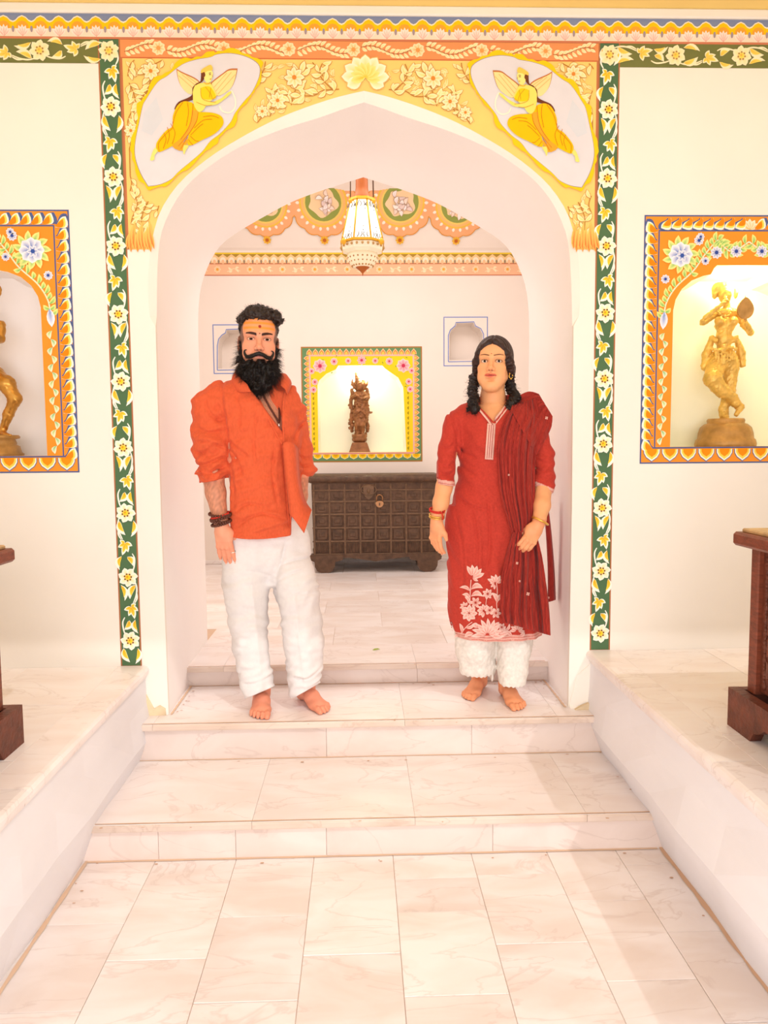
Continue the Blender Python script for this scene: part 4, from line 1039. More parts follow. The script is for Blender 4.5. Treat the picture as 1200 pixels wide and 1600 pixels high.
for i in range(8):                                       # raised panels between the straps, the lowest row ribbed
    for j in range(5):
        mb = MB(); xa = cx0+.02+(i+.14)*(Wd-.04)/8; xb = cx0+.02+(i+.86)*(Wd-.04)/8; t0, t1 = ((.04, .18), (.22, .365), (.405, .55), (.59, .725), (.765, .88))[j]
        if j == 0:
            mb.box((xa, yf+.008, zb+H_*t0), (xb, yf+.016, zb+H_*t1), bev=.003)
            for k in range(7):
                xx = xa+(xb-xa)*(k+.5)/7; mb.box((xx-.004, yf+.002, zb+H_*t0+.002), (xx+.004, yf+.012, zb+H_*t1-.002), bev=.003)
        else:
            mb.box((xa, yf+.001, zb+H_*t0), (xb, yf+.014, zb+H_*t1), bev=.006); xm, zm = (xa+xb)/2, zb+H_*(t0+t1)/2
            mb.box((xa+.02, yf-.005, zm-.018), (xb-.02, yf+.005, zm+.018), bev=.005)
        mb.build('carved_panel', M_CHEST, chest)
mb = MB()
for k in range(9):
    for t in (.02, .20, .385, .57, .745, .90): mb.ball((cx0+.02+k*(Wd-.04)/8, yf-.003+.012*(1-t), zb+H_*t), (.008, .006, .008), n=6, m=4)
o = mb.build('studs', M_IRON, chest); o['kind'] = 'stuff'
lid = MB().box((cx0-.02, yf-.028, zl), (cx1+.02, yb+.01, zt-.02), bev=.012).build('lid', M_CHEST, chest)
mb = MB(); P = []; R = []
zc = (zl+zt)/2; n = 60
for i in range(n+1):
    x = cx0-.028+(Wd+.056)*i/n; P.append((x, yf-.016, zc)); R.append(.028*(1+(.13 if i % 10 == 0 else 0)+.03*math.sin(i*1.7)))
mb.tube(P, R, 10); mb.build('rounded_lid_edge', M_CHEST, lid)
MB().box((cx0-.015, yf+.0, zt-.022), (cx1+.015, yb+.005, zt), bev=.008).build('lid_top', M_CHEST, lid)
for s, xw in ((-1, cx0+.105), (1, cx1-.10)):
    for y0 in (yf-.012, yb-.16):
        pr = [(xw-.125 if s < 0 else xw-.17, zb+.012), (xw-.118 if s < 0 else xw-.15, zb-.035), (xw-.088, zb-.05), (xw-.085, Z3+.055), (xw-.066, Z3+.018), (xw-.03, Z3+.001), (xw+.03, Z3+.001), (xw+.066, Z3+.018), (xw+.085, Z3+.055), (xw+.088, zb-.05), (xw+.118 if s > 0 else xw+.15, zb-.035), (xw+.125 if s > 0 else xw+.17, zb+.012)]
        MB().prism(pr, y0, y0+.11).build('block_foot', M_CHEST, chest)
xm = (cx0+cx1)/2
pr = [(cx0+.1, zb+.015), (cx0+.2, zb-.012), (cx0+.32, zb-.018), (xm, zb-.05), (cx1-.32, zb-.018), (cx1-.2, zb-.012), (cx1-.1, zb+.015)]
MB().prism(pr, yf+.0, yf+.03).build('apron', M_CHEST, chest)
xh = at(576, 775, 6.4)[0]
mb = MB().prism([(xh-.045, zl-.01), (xh-.045, zl-.09), (xh-.03, zl-.12), (xh, zl-.145), (xh+.03, zl-.12), (xh+.045, zl-.09), (xh+.045, zl-.01)], yf-.014, yf+.002)
mb.tube([(xh+.065*math.cos(t), yf-.012, zl-.06+.045*math.sin(t)) for t in np.linspace(0, 6.28, 20)], .006, 6, cap=False)
mb.ball((xh, yf-.016, zl-.07), (.016, .012, .022)); mb.build('hasp_plate', M_IRON, chest)
xl_ = at(593, 785, 6.38)[0]; zk = at(593, 786, 6.38)[2]
lock = empty('padlock', (xl_, yf-.03, zk)); tag(lock, 'old brass padlock hanging from the hasp of the dark chest', 'padlock')
mb = MB().prism([(xl_+.034*math.cos(t)*(1 if math.sin(t) > 0 else 1), zk+.036*math.sin(t)*(1 if math.sin(t) < 0 else .55)) for t in np.linspace(0, 6.28, 25)[:-1]], yf-.042, yf-.018)
mb.build('lock_body', M_LOCK, lock); MB().box((xl_-.006, yf-.046, zk-.02), (xl_+.006, yf-.04, zk+.004), bev=.002).build('keyhole_cover', M_IRON, lock)
MB().tube([(xl_-.024, yf-.03, zk+.01), (xl_-.025, yf-.03, zk+.04)]+[(xl_-.025*math.cos(t), yf-.03, zk+.045+.026*math.sin(t)) for t in np.linspace(0, 3.14, 9)]+[(xl_+.025, yf-.03, zk+.04), (xl_+.024, yf-.03, zk+.01)], .006, 7).build('shackle', M_LOCK, lock)
MB().tube([(xl_-.02, yf+.002, zk+.075), (xl_-.012, yf-.032, zk+.074), (xl_+.012, yf-.032, zk+.074), (xl_+.02, yf+.002, zk+.075)], .006, 6).build('staple', M_IRON, chest)

# ---- two carved cabinets on the side platforms (most of each lies outside the frame)
def cabinet(side, x_edge, zp, ya, yb, ht, label, wide=.75):
    s = side; c = empty('carved_cabinet', (x_edge+s*.3, (ya+yb)/2, zp)); tag(c, label, 'cabinet', )
    X = lambda d: x_edge+s*d
    def bx(name, d0, d1, y0, y1, z0, z1, m, bev=.004, par=c):
        return MB().box((min(X(d0), X(d1)), y0, z0), (max(X(d0), X(d1)), y1, z1), bev=bev).build(name, m, par)
    bx('case', .062, wide, ya+.05, yb-.05, zp+.13, zp+ht-.06, M_WOODC)
    bx('top', .0, wide+.03, ya-.005, yb+.005, zp+ht-.055, zp+ht-.012, M_WOOD, .008)
    bx('worn_top_board', .02, wide+.01, ya+.015, yb-.015, zp+ht-.014, zp+ht, M_WOODL, .004)
    for y0, y1 in ((ya+.03, ya+.075), (yb-.075, yb-.03)):
        bx('corner_post', .045, .085, y0, y1, zp+.12, zp+ht-.055, M_WOOD, .004)
    # base board with bracket cut-outs, along the face and the ends
    H = .125; n = 0
    for d0, d1 in ((.0, .035),):
        pr = [(ya, zp), (ya+.14, zp), (ya+.16, zp+.03), (ya+.19, zp+.04), (ya+.22, zp+.06), (yb-.22, zp+.06), (yb-.19, zp+.04), (yb-.16, zp+.03), (yb-.14, zp), (yb, zp), (yb, zp+H), (ya, zp+H)]
        MB().prism(pr, X(d0), X(d1), axis=0).build('base_board', M_WOODC, c)
    for y0 in (ya+.001, yb-.031):
        pr = [(X(.036), zp), (X(.14), zp), (X(.17), zp+.035), (X(.22), zp+.06), (X(wide-.1), zp+.06), (X(wide-.05), zp), (X(wide), zp), (X(wide), zp+H), (X(.036), zp+H)]
        MB().prism(pr, y0, y0+.03).build('base_board', M_WOODC, c)
    # carved face and end: rows of raised buds, medallion borders
    for face in ('front', 'end'):
        mb = MB(); rr = random.Random(4 if face == 'front' else 9)
        za, zb_ = zp+.15, zp+ht-.08
        for i in range(30):
            for j in range(12):
                z = za+(zb_-za)*(i+.5)/30; t = (j+.5)/12
                if 5 < i < 24 and 3 < j < 8 and face == 'front': continue
                k = .007+.004*((i*7+j*3) % 3 == 0)
                if face == 'front': p = (X(.061), ya+.08+(yb-ya-.16)*t, z); r = (.006, k, k*1.2)
                else: p = (X(.09+(wide-.15)*t), ya+.049, z); r = (k, .006, k*1.2)
                mb.ball(p, r, n=6, m=4)
        o = mb.build('carved_buds', M_WOODC, c); o['kind'] = 'stuff'
    # door panel with pointed-leaf border on the face
    ym = (ya+yb)/2
    bx('door', .052, .064, ya+.14, yb-.14, zp+.18, zp+ht-.11, M_WOOD, .004)
    mb = MB()
    nl = int((ht-.3)/.062)
    for i in range(nl):
        z = zp+.185+(ht-.30)*(i+.5)/nl
        for y, q in ((ya+.14, 1), (yb-.14, -1)):
            mb.add([(X(.043), y, z-.028), (X(.043), y+q*.05, z), (X(.043), y, z+.028), (X(.056), y, z-.03), (X(.056), y+q*.055, z), (X(.056), y, z+.03)], [(0, 1, 2), (0, 3, 4, 1), (1, 4, 5, 2)])
    mb.build('leaf_carving', M_WOODC, c)['kind'] = 'stuff'
    return c
xr_ = atz(1142, 1135, ZPR)[0]; yr_ = atz(1142, 1130, ZPR)[1]
cabinet(1, 1.172, ZPR, 1.70, 2.333, .638, 'red brown carved cabinet on the platform with the dancing figure niche, to the right')
cabinet(-1, -1.09, ZPL, 1.70, 2.393, .642, 'red brown carved cabinet with studded side at the left edge of the photo')

# ---- hanging lantern in the back room
M_GLASS = mat('lit_etched_glass', (255, 250, 235), .3, emit=(255, 246, 222), estr=.8, vary=.05)
M_GOLD = mat('lantern_gold', (226, 170, 40), .4, .2)
M_COPP = mat('lantern_copper', (172, 90, 28), .45, .1)
M_FRET = mat('pierced_white_metal', attr=True, rough=.5)
LY = 5.15
lp = lambda px, py: at(px, py, LY)
lc = lp(566, 360); LX = lc[0]; zz = lambda py: lp(566, py)[2]; pw = lambda w: w/FPX*LY
lan = empty('hanging_lantern', (LX, LY, zz(430))); tag(lan, 'lit glass lantern with gilded frame hanging under the arch', 'lantern')
def ngon(r, z, n=8, rot=math.pi/8): return [(LX+r*math.cos(rot+2*math.pi*k/n), LY+r*math.sin(rot+2*math.pi*k/n), z) for k in range(n)]
rT, rB, zT, zB = pw(19), pw(34), zz(316), zz(382)
for k in range(8):
    a, b = ngon(rT, zT), ngon(rB, zB); k2 = (k+1) % 8
    q = [np.array(v) for v in (b[k], b[k2], a[k2], a[k])]; c = sum(q)/4; q = [c+(v-c)*.965 for v in q]
    out = np.array([c[0]-LX, c[1]-LY, 0]); out /= np.linalg.norm(out)
    MB().add([tuple(v) for v in q]+[tuple(v-out*.006) for v in q], [(0, 1, 2, 3), (7, 6, 5, 4), (0, 4, 5, 1), (1, 5, 6, 2), (2, 6, 7, 3), (3, 7, 4, 0)]).build('glass_pane', M_GLASS, lan)
    MB().tube([b[k], a[k]], .006, 6).build('frame_bar', M_GOLD, lan)
    if True:                                              # etched sprays on each pane
        mb = MB(); G = lin((120, 116, 120)); u_ = q[1]-q[0]; v_ = q[3]-q[0]; L = lambda s_, t: q[0]+u_*s_+v_*t+out*.002
        for t0, dr in ((.04, 1), (.96, -1)):
            for s_ in (.18, .38, .62, .82):
                p = L(s_, t0); mb.tube([p, L(s_+(.09 if s_ < .5 else -.09), t0+dr*.07), L(s_+(.05 if s_ < .5 else -.05), t0+dr*.13)], .0030, 4, G)
        for t in (.2, .3, .75, .85): mb.tube([L(.5, t), L(.5, t+.03)], .0030, 4, G)
        mb.build('etching', M_FRET, lan)['kind'] = 'stuff'
def ringz(name, prof, m, n=8, rot=math.pi/8):
    mb = MB(); V = []
    for r, z in prof: V += ngon(r, z, n, rot)
    mm = len(prof); mb.add(V, [(i*n+k, i*n+(k+1) % n, (i+1)*n+(k+1) % n, (i+1)*n+k) for i in range(mm-1) for k in range(n)]+[tuple(range(n))[::-1], tuple(range((mm-1)*n, mm*n))], lin((250, 240, 214)))
    return mb.build(name, m, lan)
ringz('lower_rail', [(rB*.97, zB-.006), (rB*1.05, zB-.004), (rB*1.05, zB+.010), (rB*.98, zB+.012)], M_GOLD)
ringz('upper_rail', [(rT*1.0, zT-.004), (rT*1.14, zT), (rT*1.10, zT+.016), (rT*.9, zT+.02)], M_GOLD)
o = ringz('fretted_collar', [(rB*.99, zB-.008), (rB*.94, zz(393)), (pw(24), zz(396)), (pw(24), zz(397))], M_FRET)
fr = MB()
for k in range(24):
    a = 2*math.pi*k/24; r = rB*.955; fr.ball((LX+r*math.cos(a), LY+r*math.sin(a), (zB+zz(393))/2), (.008, .008, .010), lin((190, 150, 90)), 6, 4)
for zq, rq in ((404, 22.5), (410, 20), (416, 16)):
    for k in range(20):
        a = 2*math.pi*k/20; r = pw(rq); fr.ball((LX+r*math.cos(a), LY+r*math.sin(a), zz(zq)), .0065, lin((180, 130, 70)), 6, 4)
fr.build('pierced_holes', M_FRET, o)['kind'] = 'stuff'
MB().lathe((LX, LY, 0), [(pw(23), zz(397)), (pw(23.5), zz(402)), (pw(21.5), zz(409)), (pw(18), zz(414)), (pw(15), zz(417)), (pw(15), zz(418))], 24, lin((252, 238, 206))).build('fretted_bowl', M_FRET, lan)
MB().lathe((LX, LY, 0), [(pw(.5), zz(431)), (pw(1.2), zz(427)), (pw(7), zz(421)), (pw(12), zz(417)), (pw(13), zz(415)), (pw(12), zz(414))], 20).build('copper_finial', M_COPP, lan)
MB().lathe((LX, LY, 0), [(pw(14.5), zz(314)), (pw(14), zz(309)), (pw(11), zz(304)), (pw(9.5), zz(295)), (pw(9), zz(270)), (pw(8), zz(255))], 20).build('copper_neck', M_COPP, lan)
for k in range(4):
    a = math.pi/4+k*math.pi/2
    for (r, py, s_) in ((rB*1.16, 385, .017), (rT*1.32, 320, .013)):
        c = np.array((LX+r*math.cos(a), LY+r*math.sin(a), zz(py)))
        MB().ball(c, (s_, s_, s_*1.3), n=8, m=6).tube([c, c+np.array((-.03*math.cos(a), -.03*math.sin(a), .01))], .005, 6).tube([c+np.array((0, 0, s_)), c+np.array((.012*math.cos(a), .012*math.sin(a), s_+.022))], [.006, .002], 6).build('gilded_bud', M_GOLD, lan)
for k in range(4):
    a = k*math.pi/2+math.pi/4; MB().tube([(LX+rT*1.3*math.cos(a), LY+rT*1.3*math.sin(a), zz(314)), (LX+rT*1.05*math.cos(a), LY+rT*1.05*math.sin(a), 4.2)], .0028, 5).build('hanging_chain', M_IRON, lan)
MB().tube([(LX, LY, zz(258)), (LX, LY, 4.22)], .012, 8).build('hanging_rod', M_COPP, lan)
lamp('lantern_bulb', 'POINT', (LX, LY, zz(350)), 3, (1.0, .92, .8), .04)

# ---- niche lamps: small warm green-white spots behind the head of two niches
lamp('niche_lamp_back', 'POINT', (.03, YK+.10, BO[5][1]-.05), 5, (1.0, 1.0, .72), .03)
lamp('niche_lamp_right', 'POINT', (NR['c'], YW+.10, NR['z1']-.25), 3.2, (1.0, .97, .55), .03)

# ---- statues
def statue_obj(sdf, name, mt, parent, smooth=1):
    V, Q = sdf.mesh(smooth); return link(name, raw_mesh(name, V, Q), mt, parent)
# right niche: dancing woman looking into a hand mirror
SY = YW+.13; sp = lambda px, py, dy=0: at(px, py, SY+dy)
st = empty('gilded_dancer_statue', sp(1133, 690)); tag(st, 'gilded statue of a dancing woman holding up a mirror, in the lit orange framed niche', 'statue')
zn = NR['z0']+.072
base_c = sp(1133, 690); bx_ = base_c[0]
MB().lathe((bx_, SY, zn), [(.128, 0), (.130, .012), (.125, .030), (.118, .036), (.112, .060), (.104, .085), (.088, .100), (.078, .104), (.080, .116), (.076, .124), (.0, .125)], 32, wob=lambda w, i: .03*math.sin(w*12)*(3 < i < 7)).build('lotus_base', M_BRASS2, st)
mn = sp(1085, 696); mx = sp(1182, 440); h = .0035
S1 = SDF(axis((mn[0], mx[0], h)), axis((SY-.10, SY+.10, h)), axis((zn+.10, mx[2], h)))
P_ = lambda px, py, dy=0: sp(px, py, dy)
# standing leg, crossing leg, foot, hips, waist, chest, neck, head
S1.chain([P_(1143, 570), P_(1139, 612), P_(1130, 640), P_(1131, 655)], [.034, .026, .018, .016], .01); S1.chain([P_(1131, 655), P_(1132, 648, -.01), P_(1136, 654, -.035)], [.017, .016, .010], .008)
S1.chain([P_(1119, 570, -.01), P_(1113, 592, -.045), P_(1130, 612, -.045), P_(1144, 622, -.03), P_(1152, 634, -.01)], [.042, .036, .028, .022, .016], .012); S1.chain([P_(1152, 630, -.01), P_(1158, 636, -.015), P_(1150, 648, -.02)], [.016, .014, .009], .006)
S1.ell(P_(1130, 560), (.058, .045, .05), .02); S1.ell(P_(1131, 530), (.036, .032, .045), .02); S1.ell(P_(1133, 508), (.045, .036, .035), .02)
S1.ell(P_(1124, 502, -.03), .021, .008); S1.ell(P_(1146, 502, -.03), .021, .008); S1.ell(P_(1136, 488), (.058, .028, .020), .015)
S1.cap(P_(1136, 488), P_(1135, 474), .016, .015, .01); S1.ell(P_(1133, 461, -.012), (.027, .031, .036), .006); S1.ell(P_(1128, 450, .008), (.042, .036, .032), .01)
S1.ell(P_(1117, 457, .01), (.012, .016, .03), .008); S1.ell(P_(1150, 457), (.008, .014, .028), .006); S1.cap(P_(1133, 463, -.038), P_(1133, 466, -.046), .006, .007, .004)
# arms: left raised to the face, right holding the mirror
S1.chain([P_(1118, 490), P_(1100, 503, -.02), P_(1083, 507, -.03)], [.017, .014, .012], .006); S1.chain([P_(1083, 507, -.03), P_(1108, 492, -.055), P_(1131, 473, -.062)], [.012, .010, .009], .005); S1.ell(P_(1134, 470, -.058), (.016, .008, .010), .004)
S1.chain([P_(1153, 490), P_(1163, 508, .0), P_(1173, 520, -.02)], [.017, .015, .013], .006); S1.chain([P_(1173, 520, -.02), P_(1170, 512, -.06), P_(1166, 505, -.07)], [.013, .011, .010], .005)
# skirt panels, girdle, anklets, armlets, necklace
S1.chain([P_(1110, 535), P_(1104, 555, .01), P_(1101, 574, .01)], [.014, .020, .016], .008); S1.chain([P_(1153, 535), P_(1158, 552, .01), P_(1160, 570, .01)], [.014, .018, .014], .008); S1.cap(P_(1112, 528, -.005), P_(1118, 532, -.02), .012, .012, .004); S1.cap(P_(1150, 528, -.005), P_(1147, 532, -.02), .012, .012, .004)
for k in range(9): S1.ell(P_(1113+k*4.6, 545+2.4*math.sin(k*.4*2), -.047), .008, .003)
for k in range(7): S1.cap(P_(1118+k*4.6, 550, -.045), P_(1119+k*4.4, 562+3*math.sin(k/6*3.1), -.05), .006, .005, .003)
for k in range(6): S1.ell(P_(1132, 540+k*5.5, -.052), (.010, .008, .008), .003)
for k in range(7): S1.ell(P_(1121+k*4, 487+7*math.sin(k/6*3.14), -.034), .006, .002)
for (a, b, r) in (((1131, 641), (1131, 645), .021), ((1147, 626, -.03), (1149, 629, -.03), .022), ((1120, 603, -.048), (1126, 608, -.045), .032)): S1.cap(P_(*a), P_(*b), r, r, .003)
S1.warp(lambda P: .0016*noise(P, .014, 3), .02)
statue_obj(S1, 'figure', M_BRASS, st)
c = P_(1164, 484, -.07); MB().lathe((0, 0, 0), [(0, 0), (.006, 0)], 4) if False else None
mb = MB(); R = .036
mb.prism([(c[0]+R*math.sin(t)*(1 if True else 1), c[2]+R*1.12*math.cos(t)+(.012*max(0, math.cos(t))**6)) for t in np.linspace(0, 6.28, 29)[:-1]], SY-.078, SY-.068); mb.tube([c+np.array((0, 0, -.03)), P_(1167, 508, -.07)], .006, 6); mb.tube([c+np.array((0, 0, .035)), c+np.array((0, 0, .062))], [.007, .001], 6)
mb.build('hand_mirror', M_BRASS2, st)
# left niche: only a bent leg on a base reaches into the frame; the rest of the figure is built beyond the edge
SL = YW+.12; q_ = lambda px, py, dy=0: at(px, py, SL+dy)
st2 = empty('brass_dancer_statue', q_(-10, 708)); tag(st2, 'polished brass statue with a bent knee, cut by the left edge of the photo', 'statue')
zn = NL['z0']+.072; bc = q_(-4, 708)
MB().lathe((bc[0], SL, zn), [(.105, 0), (.108, .008), (.098, .016), (.092, .042), (.078, .048), (.080, .056), (.074, .072), (.092, .076), (.094, .084), (.088, .090), (0, .091)], 32, wob=lambda w, i: .025*math.sin(w*16)*(2 < i < 7)).build('lotus_base', M_BRASS2, st2)
a = q_(-75, 700); b = q_(40, 430)
S2 = SDF(axis((a[0], b[0], .004)), axis((SL-.09, SL+.09, .004)), axis((zn+.08, b[2], .004)))
S2.chain([q_(-12, 590), q_(10, 600, -.02), q_(24, 624, -.03)], [.044, .036, .026], .012); S2.chain([q_(24, 622, -.03), q_(13, 648, -.01), q_(4, 674)], [.026, .021, .015], .012); S2.chain([q_(3, 676), q_(10, 681, -.03), q_(16, 681, -.045)], [.017, .013, .008], .006)
S2.chain([q_(-32, 592), q_(-46, 622, -.03), q_(-36, 652), q_(-30, 676)], [.044, .030, .022, .016], .012); S2.chain([q_(-30, 678), q_(-38, 681, -.035)], [.016, .010], .006)
S2.ell(q_(-20, 585), (.07, .05, .05), .02); S2.ell(q_(-20, 555), (.045, .036, .06), .02); S2.ell(q_(-20, 520), (.062, .04, .05), .02); S2.cap(q_(-20, 500), q_(-20, 485), .02, .02, .01); S2.ell(q_(-20, 465), (.035, .038, .045), .006); S2.chain([q_(-20, 450), q_(-20, 432)], [.03, .01], .01)
S2.chain([q_(2, 508), q_(1, 530, -.02), q_(-8, 532, -.06)], [.020, .017, .014], .006); S2.chain([q_(-40, 508), q_(-58, 530), q_(-66, 500)], [.02, .016, .012], .006); S2.chain([q_(-3, 445), q_(-1, 452), q_(-2, 462)], [.008, .010, .008], .003)
S2.warp(lambda P: .0012*noise(P, .02, 5), .02); statue_obj(S2, 'figure', mat('polished_brass', (206, 150, 70), .28, .8, vary=.2, vary_scale=18, coord='obj'), st2)
# central niche: dark bronze flute player among branches
S3Y = YK+.09; c_ = lambda px, py, dy=0: at(px, py, S3Y+dy)
st3 = empty('bronze_flute_player_statue', c_(562, 706)); tag(st3, 'small dark bronze statue of a crowned flute player in the central niche', 'statue')
zn = BO[0][1]; k3 = S3Y/FPX; bc = c_(562, 706)
MB().prism([(bc[0]-16.5*k3, zn), (bc[0]+16.5*k3, zn), (bc[0]+15*k3, zn+4*k3), (bc[0]+12.5*k3, zn+12*k3), (bc[0]+11*k3, zn+15*k3), (bc[0]-11*k3, zn+15*k3), (bc[0]-12.5*k3, zn+12*k3), (bc[0]-15*k3, zn+4*k3)], S3Y-.07, S3Y+.07).build('plinth', M_BRONZE, st3)
MB().lathe((bc[0], S3Y, zn+15*k3), [(8*k3, 0), (11*k3, 2*k3), (12*k3, 5*k3), (11*k3, 7*k3), (12*k3, 9*k3), (12*k3, 12.5*k3), (0, 13*k3)], 24, wob=lambda w, i: .05*math.sin(w*10)*(0 < i < 4)).build('lotus_base', M_BRONZE, st3)
a = c_(537, 682); b = c_(587, 574)
S3 = SDF(axis((a[0], b[0], .004)), axis((S3Y-.085, S3Y+.085, .004)), axis((zn+25*k3, b[2], .004)))
Q_ = lambda x, y, d=0: c_(520+x*90/960, 570+y*150/1600, d)
S3.chain([Q_(430, 900), Q_(425, 1000, -.02), Q_(405, 1150)], [.042, .034, .024], .012); S3.chain([Q_(500, 900), Q_(480, 1000, -.03), Q_(490, 1150)], [.042, .034, .024], .012); S3.chain([Q_(405, 1155), Q_(430, 1165, -.04)], [.022, .012], .005); S3.chain([Q_(490, 1155), Q_(500, 1165, -.04)], [.022, .012], .005)
S3.ell(Q_(460, 830), (.075, .05, .075), .02); S3.ell(Q_(450, 680), (.055, .04, .085), .02); S3.ell(Q_(460, 520), (.07, .042, .05), .02); S3.cap(Q_(450, 450), Q_(450, 420), .022, .02, .01); S3.ell(Q_(455, 355, -.01), (.040, .042, .050), .006); S3.ell(Q_(455, 340, .02), (.062, .02, .062), .006)
S3.chain([Q_(430, 290), Q_(410, 240), Q_(390, 165)], [.032, .022, .012], .01); S3.ell(Q_(390, 155), (.016, .008, .018), .004); S3.chain([Q_(380, 400), Q_(330, 330), Q_(325, 250)], [.012, .014, .006], .004); S3.chain([Q_(520, 400), Q_(560, 320), Q_(590, 270)], [.012, .014, .006], .004)
S3.chain([Q_(400, 490), Q_(330, 540), Q_(400, 510, -.06)], [.024, .020, .016], .006); S3.chain([Q_(520, 490), Q_(580, 540), Q_(520, 560, -.06)], [.024, .020, .016], .006); S3.chain([Q_(385, 495, -.065), Q_(470, 565, -.075), Q_(590, 545, -.06)], [.008, .008, .008], .002)
rr = random.Random(11)
for x in (312, 572):                                     # twisting branches either side, with leaves
    pts = [Q_(x+14*math.sin(i*1.9), 420+i*85, .01) for i in range(9)]; S3.chain(pts, [.016]*9, .008)
    for i in range(12):
        p = pts[rr.randrange(9)]+np.array((rr.uniform(-.022, .022), rr.uniform(-.03, .02), rr.uniform(-.03, .03))); S3.ell(p, (rr.uniform(.010, .02), .009, rr.uniform(.008, .016)), .004)
for i in range(26):
    t = rr.uniform(0, 6.28); z = rr.uniform(640, 960); S3.ell(Q_(455+rr.uniform(-110, 110), z, rr.uniform(-.055, -.02)), (rr.uniform(.008, .018),)*3, .004)
for i in range(14): S3.chain([Q_(400+i*9, 620+i*3, -.045), Q_(380+i*12, 760+abs(i-7)*10, -.055)], [.006, .006], .002)
S3.warp(lambda P: .0022*noise(P, .03, 3)+.0014*noise(P, .014, 4), .02); statue_obj(S3, 'figure', M_BRONZE, st3, 0)

# ---- a small green leaf on the back room step
lp_ = atz(587, 1016, Z3); o = MB().add([tuple(lp_+np.array(v)) for v in ((-.018, 0, .001), (-.006, .008, .007), (.012, .007, .009), (.024, .002, .004), (.010, -.005, .005), (-.006, -.006, .002))], [(0, 5, 1), (1, 5, 4, 2), (2, 4, 3)]).build('fallen_leaf', mat('leaf_green', (150, 170, 40), .5))
tag(o, 'small yellow green leaf lying on the upper marble step', 'leaf')
# ------------------------------------------------------------------ people
M_SKIN = mat('skin', attr=True, rough=.5, sss=.06, spec=.3, vary=.05, vary_scale=40)
M_HAIR = mat('hair', attr=True, rough=.45, spec=.4, bump=.6, bump_scale=160)
M_EYE = mat('eye', attr=True, rough=.55, spec=.08)
M_SHIRT = mat('orange_linen', (222, 98, 62), .85, vary=.10, vary_scale=120, bump=.25, bump_scale=260, spec=.1, sheen=.1, stretch=(1, 1, .5))
M_WHITE = mat('white_cotton', (230, 225, 224), .85, vary=.03, vary_scale=60, bump=.2, bump_scale=220, spec=.1)
M_KURTA = mat('red_cotton', (178, 40, 32), .85, vary=.10, vary_scale=120, bump=.25, bump_scale=260, spec=.1, sheen=.1)
M_DUP = mat('maroon_crinkled_cotton', (166, 54, 46), .85, vary=.25, vary_scale=60, bump=.3, bump_scale=160, spec=.1, sheen=.1, stretch=(3, 3, .5))
M_PINK = mat('pale_pink_braid', (236, 186, 172), .8, vary=.1, vary_scale=200)
M_LACE = mat('cream_lace', (236, 228, 219), .85, vary=.12, vary_scale=70, bump=.45, bump_scale=90, spec=.1)
M_BEAD = mat('dark_rudraksha', (92, 48, 34), .5, bump=.5, bump_scale=200)
M_GOLDJ = mat('gold_jewellery', (232, 186, 84), .25, .7)
M_SILV = mat('silver_jewellery', (230, 226, 220), .2, .8)
M_THREAD = mat('red_thread', (206, 50, 36), .8)

def head(S, fr, s=1.0, fem=False):
    """adds a head to the field; local x = viewer's right, -y = the way it faces, origin between the ears at eye level"""
    E = lambda c, r, k=.0, op='u': S.ell(np.array(c)*s, np.array(r)*s if not np.isscalar(r) else r*s, k*s, op, fr=fr)
    Cp = lambda a, b, ra, rb, k=.0, op='u': S.cap(np.array(a)*s, np.array(b)*s, ra*s, rb*s, k*s, op, fr=fr)
    jw = .86 if fem else 1.0
    E((0, .014, .032), (.075, .094, .086)); E((0, -.022, -.035), (.062*jw, .066, .082), .03)
    E((0, -.045, .045), (.060, .045, .05), .03)
    E((0, -.070, -.102), (.024*jw, .020, .019), .025)
    for m in (-1, 1):
        Cp((m*.056*jw, .005, -.055), (m*.022*jw, -.06, -.103), .018, .016, .03)
        E((m*.042, -.062, -.028), (.022, .018, .02), .02)
        Cp((m*.012, -.088, .020), (m*.046, -.070, .021), .008 if fem else .010, .008, .012)
        E((m*.0315, -.093, .001), (.017, .013, .010), .012, 's')
        E((m*.0315, -.0735, .0), .0142, .003)                      # lids
        E((m*.0315, -.088, -.0006), (.0150 if fem else .0135, .012, .0056 if fem else .0040), .002, 's')
        Cp((m*.020, -.086, .008), (m*.044, -.078, .006), .0022, .002, .003)
        E((m*.077, .012, -.010), (.008, .020, .031), .004); E((m*.084, .006, -.006), (.004, .011, .019), .003, 's'); E((m*.076, .004, -.034), (.007, .010, .010), .004)
        E((m*(.033 if fem else .040), -.062, -.060), (.022, .02, .024), .02)
    Cp((0, -.086, .010), (0, -.104, -.030), .0075, .0095, .012); E((0, -.109, -.034), (.0115, .011, .0105), .008)
    for m in (-1, 1):
        E((m*.0125, -.099, -.038), (.0085, .010, .0075), .006); E((m*.0068, -.110, -.0445), (.0034, .005, .0022), .002, 's')
    E((0, -.085, -.064), (.026, .014, .020), .012)
    lw = 1.28 if fem else 1.05
    for m in (-1, 1): Cp((0, -.100, -.0605), (m*.021*lw, -.088, -.0650), .0050, .0026, .004)
    E((0, -.0965, -.0715), (.0175*(1.25 if fem else 1), .0075, .0062), .005); E((0, -.106, -.0655), (.022*(1.25 if fem else 1), .010, .0013), .002, 's')
    E((0, -.088, -.085), (.016, .008, .004), .008, 's')
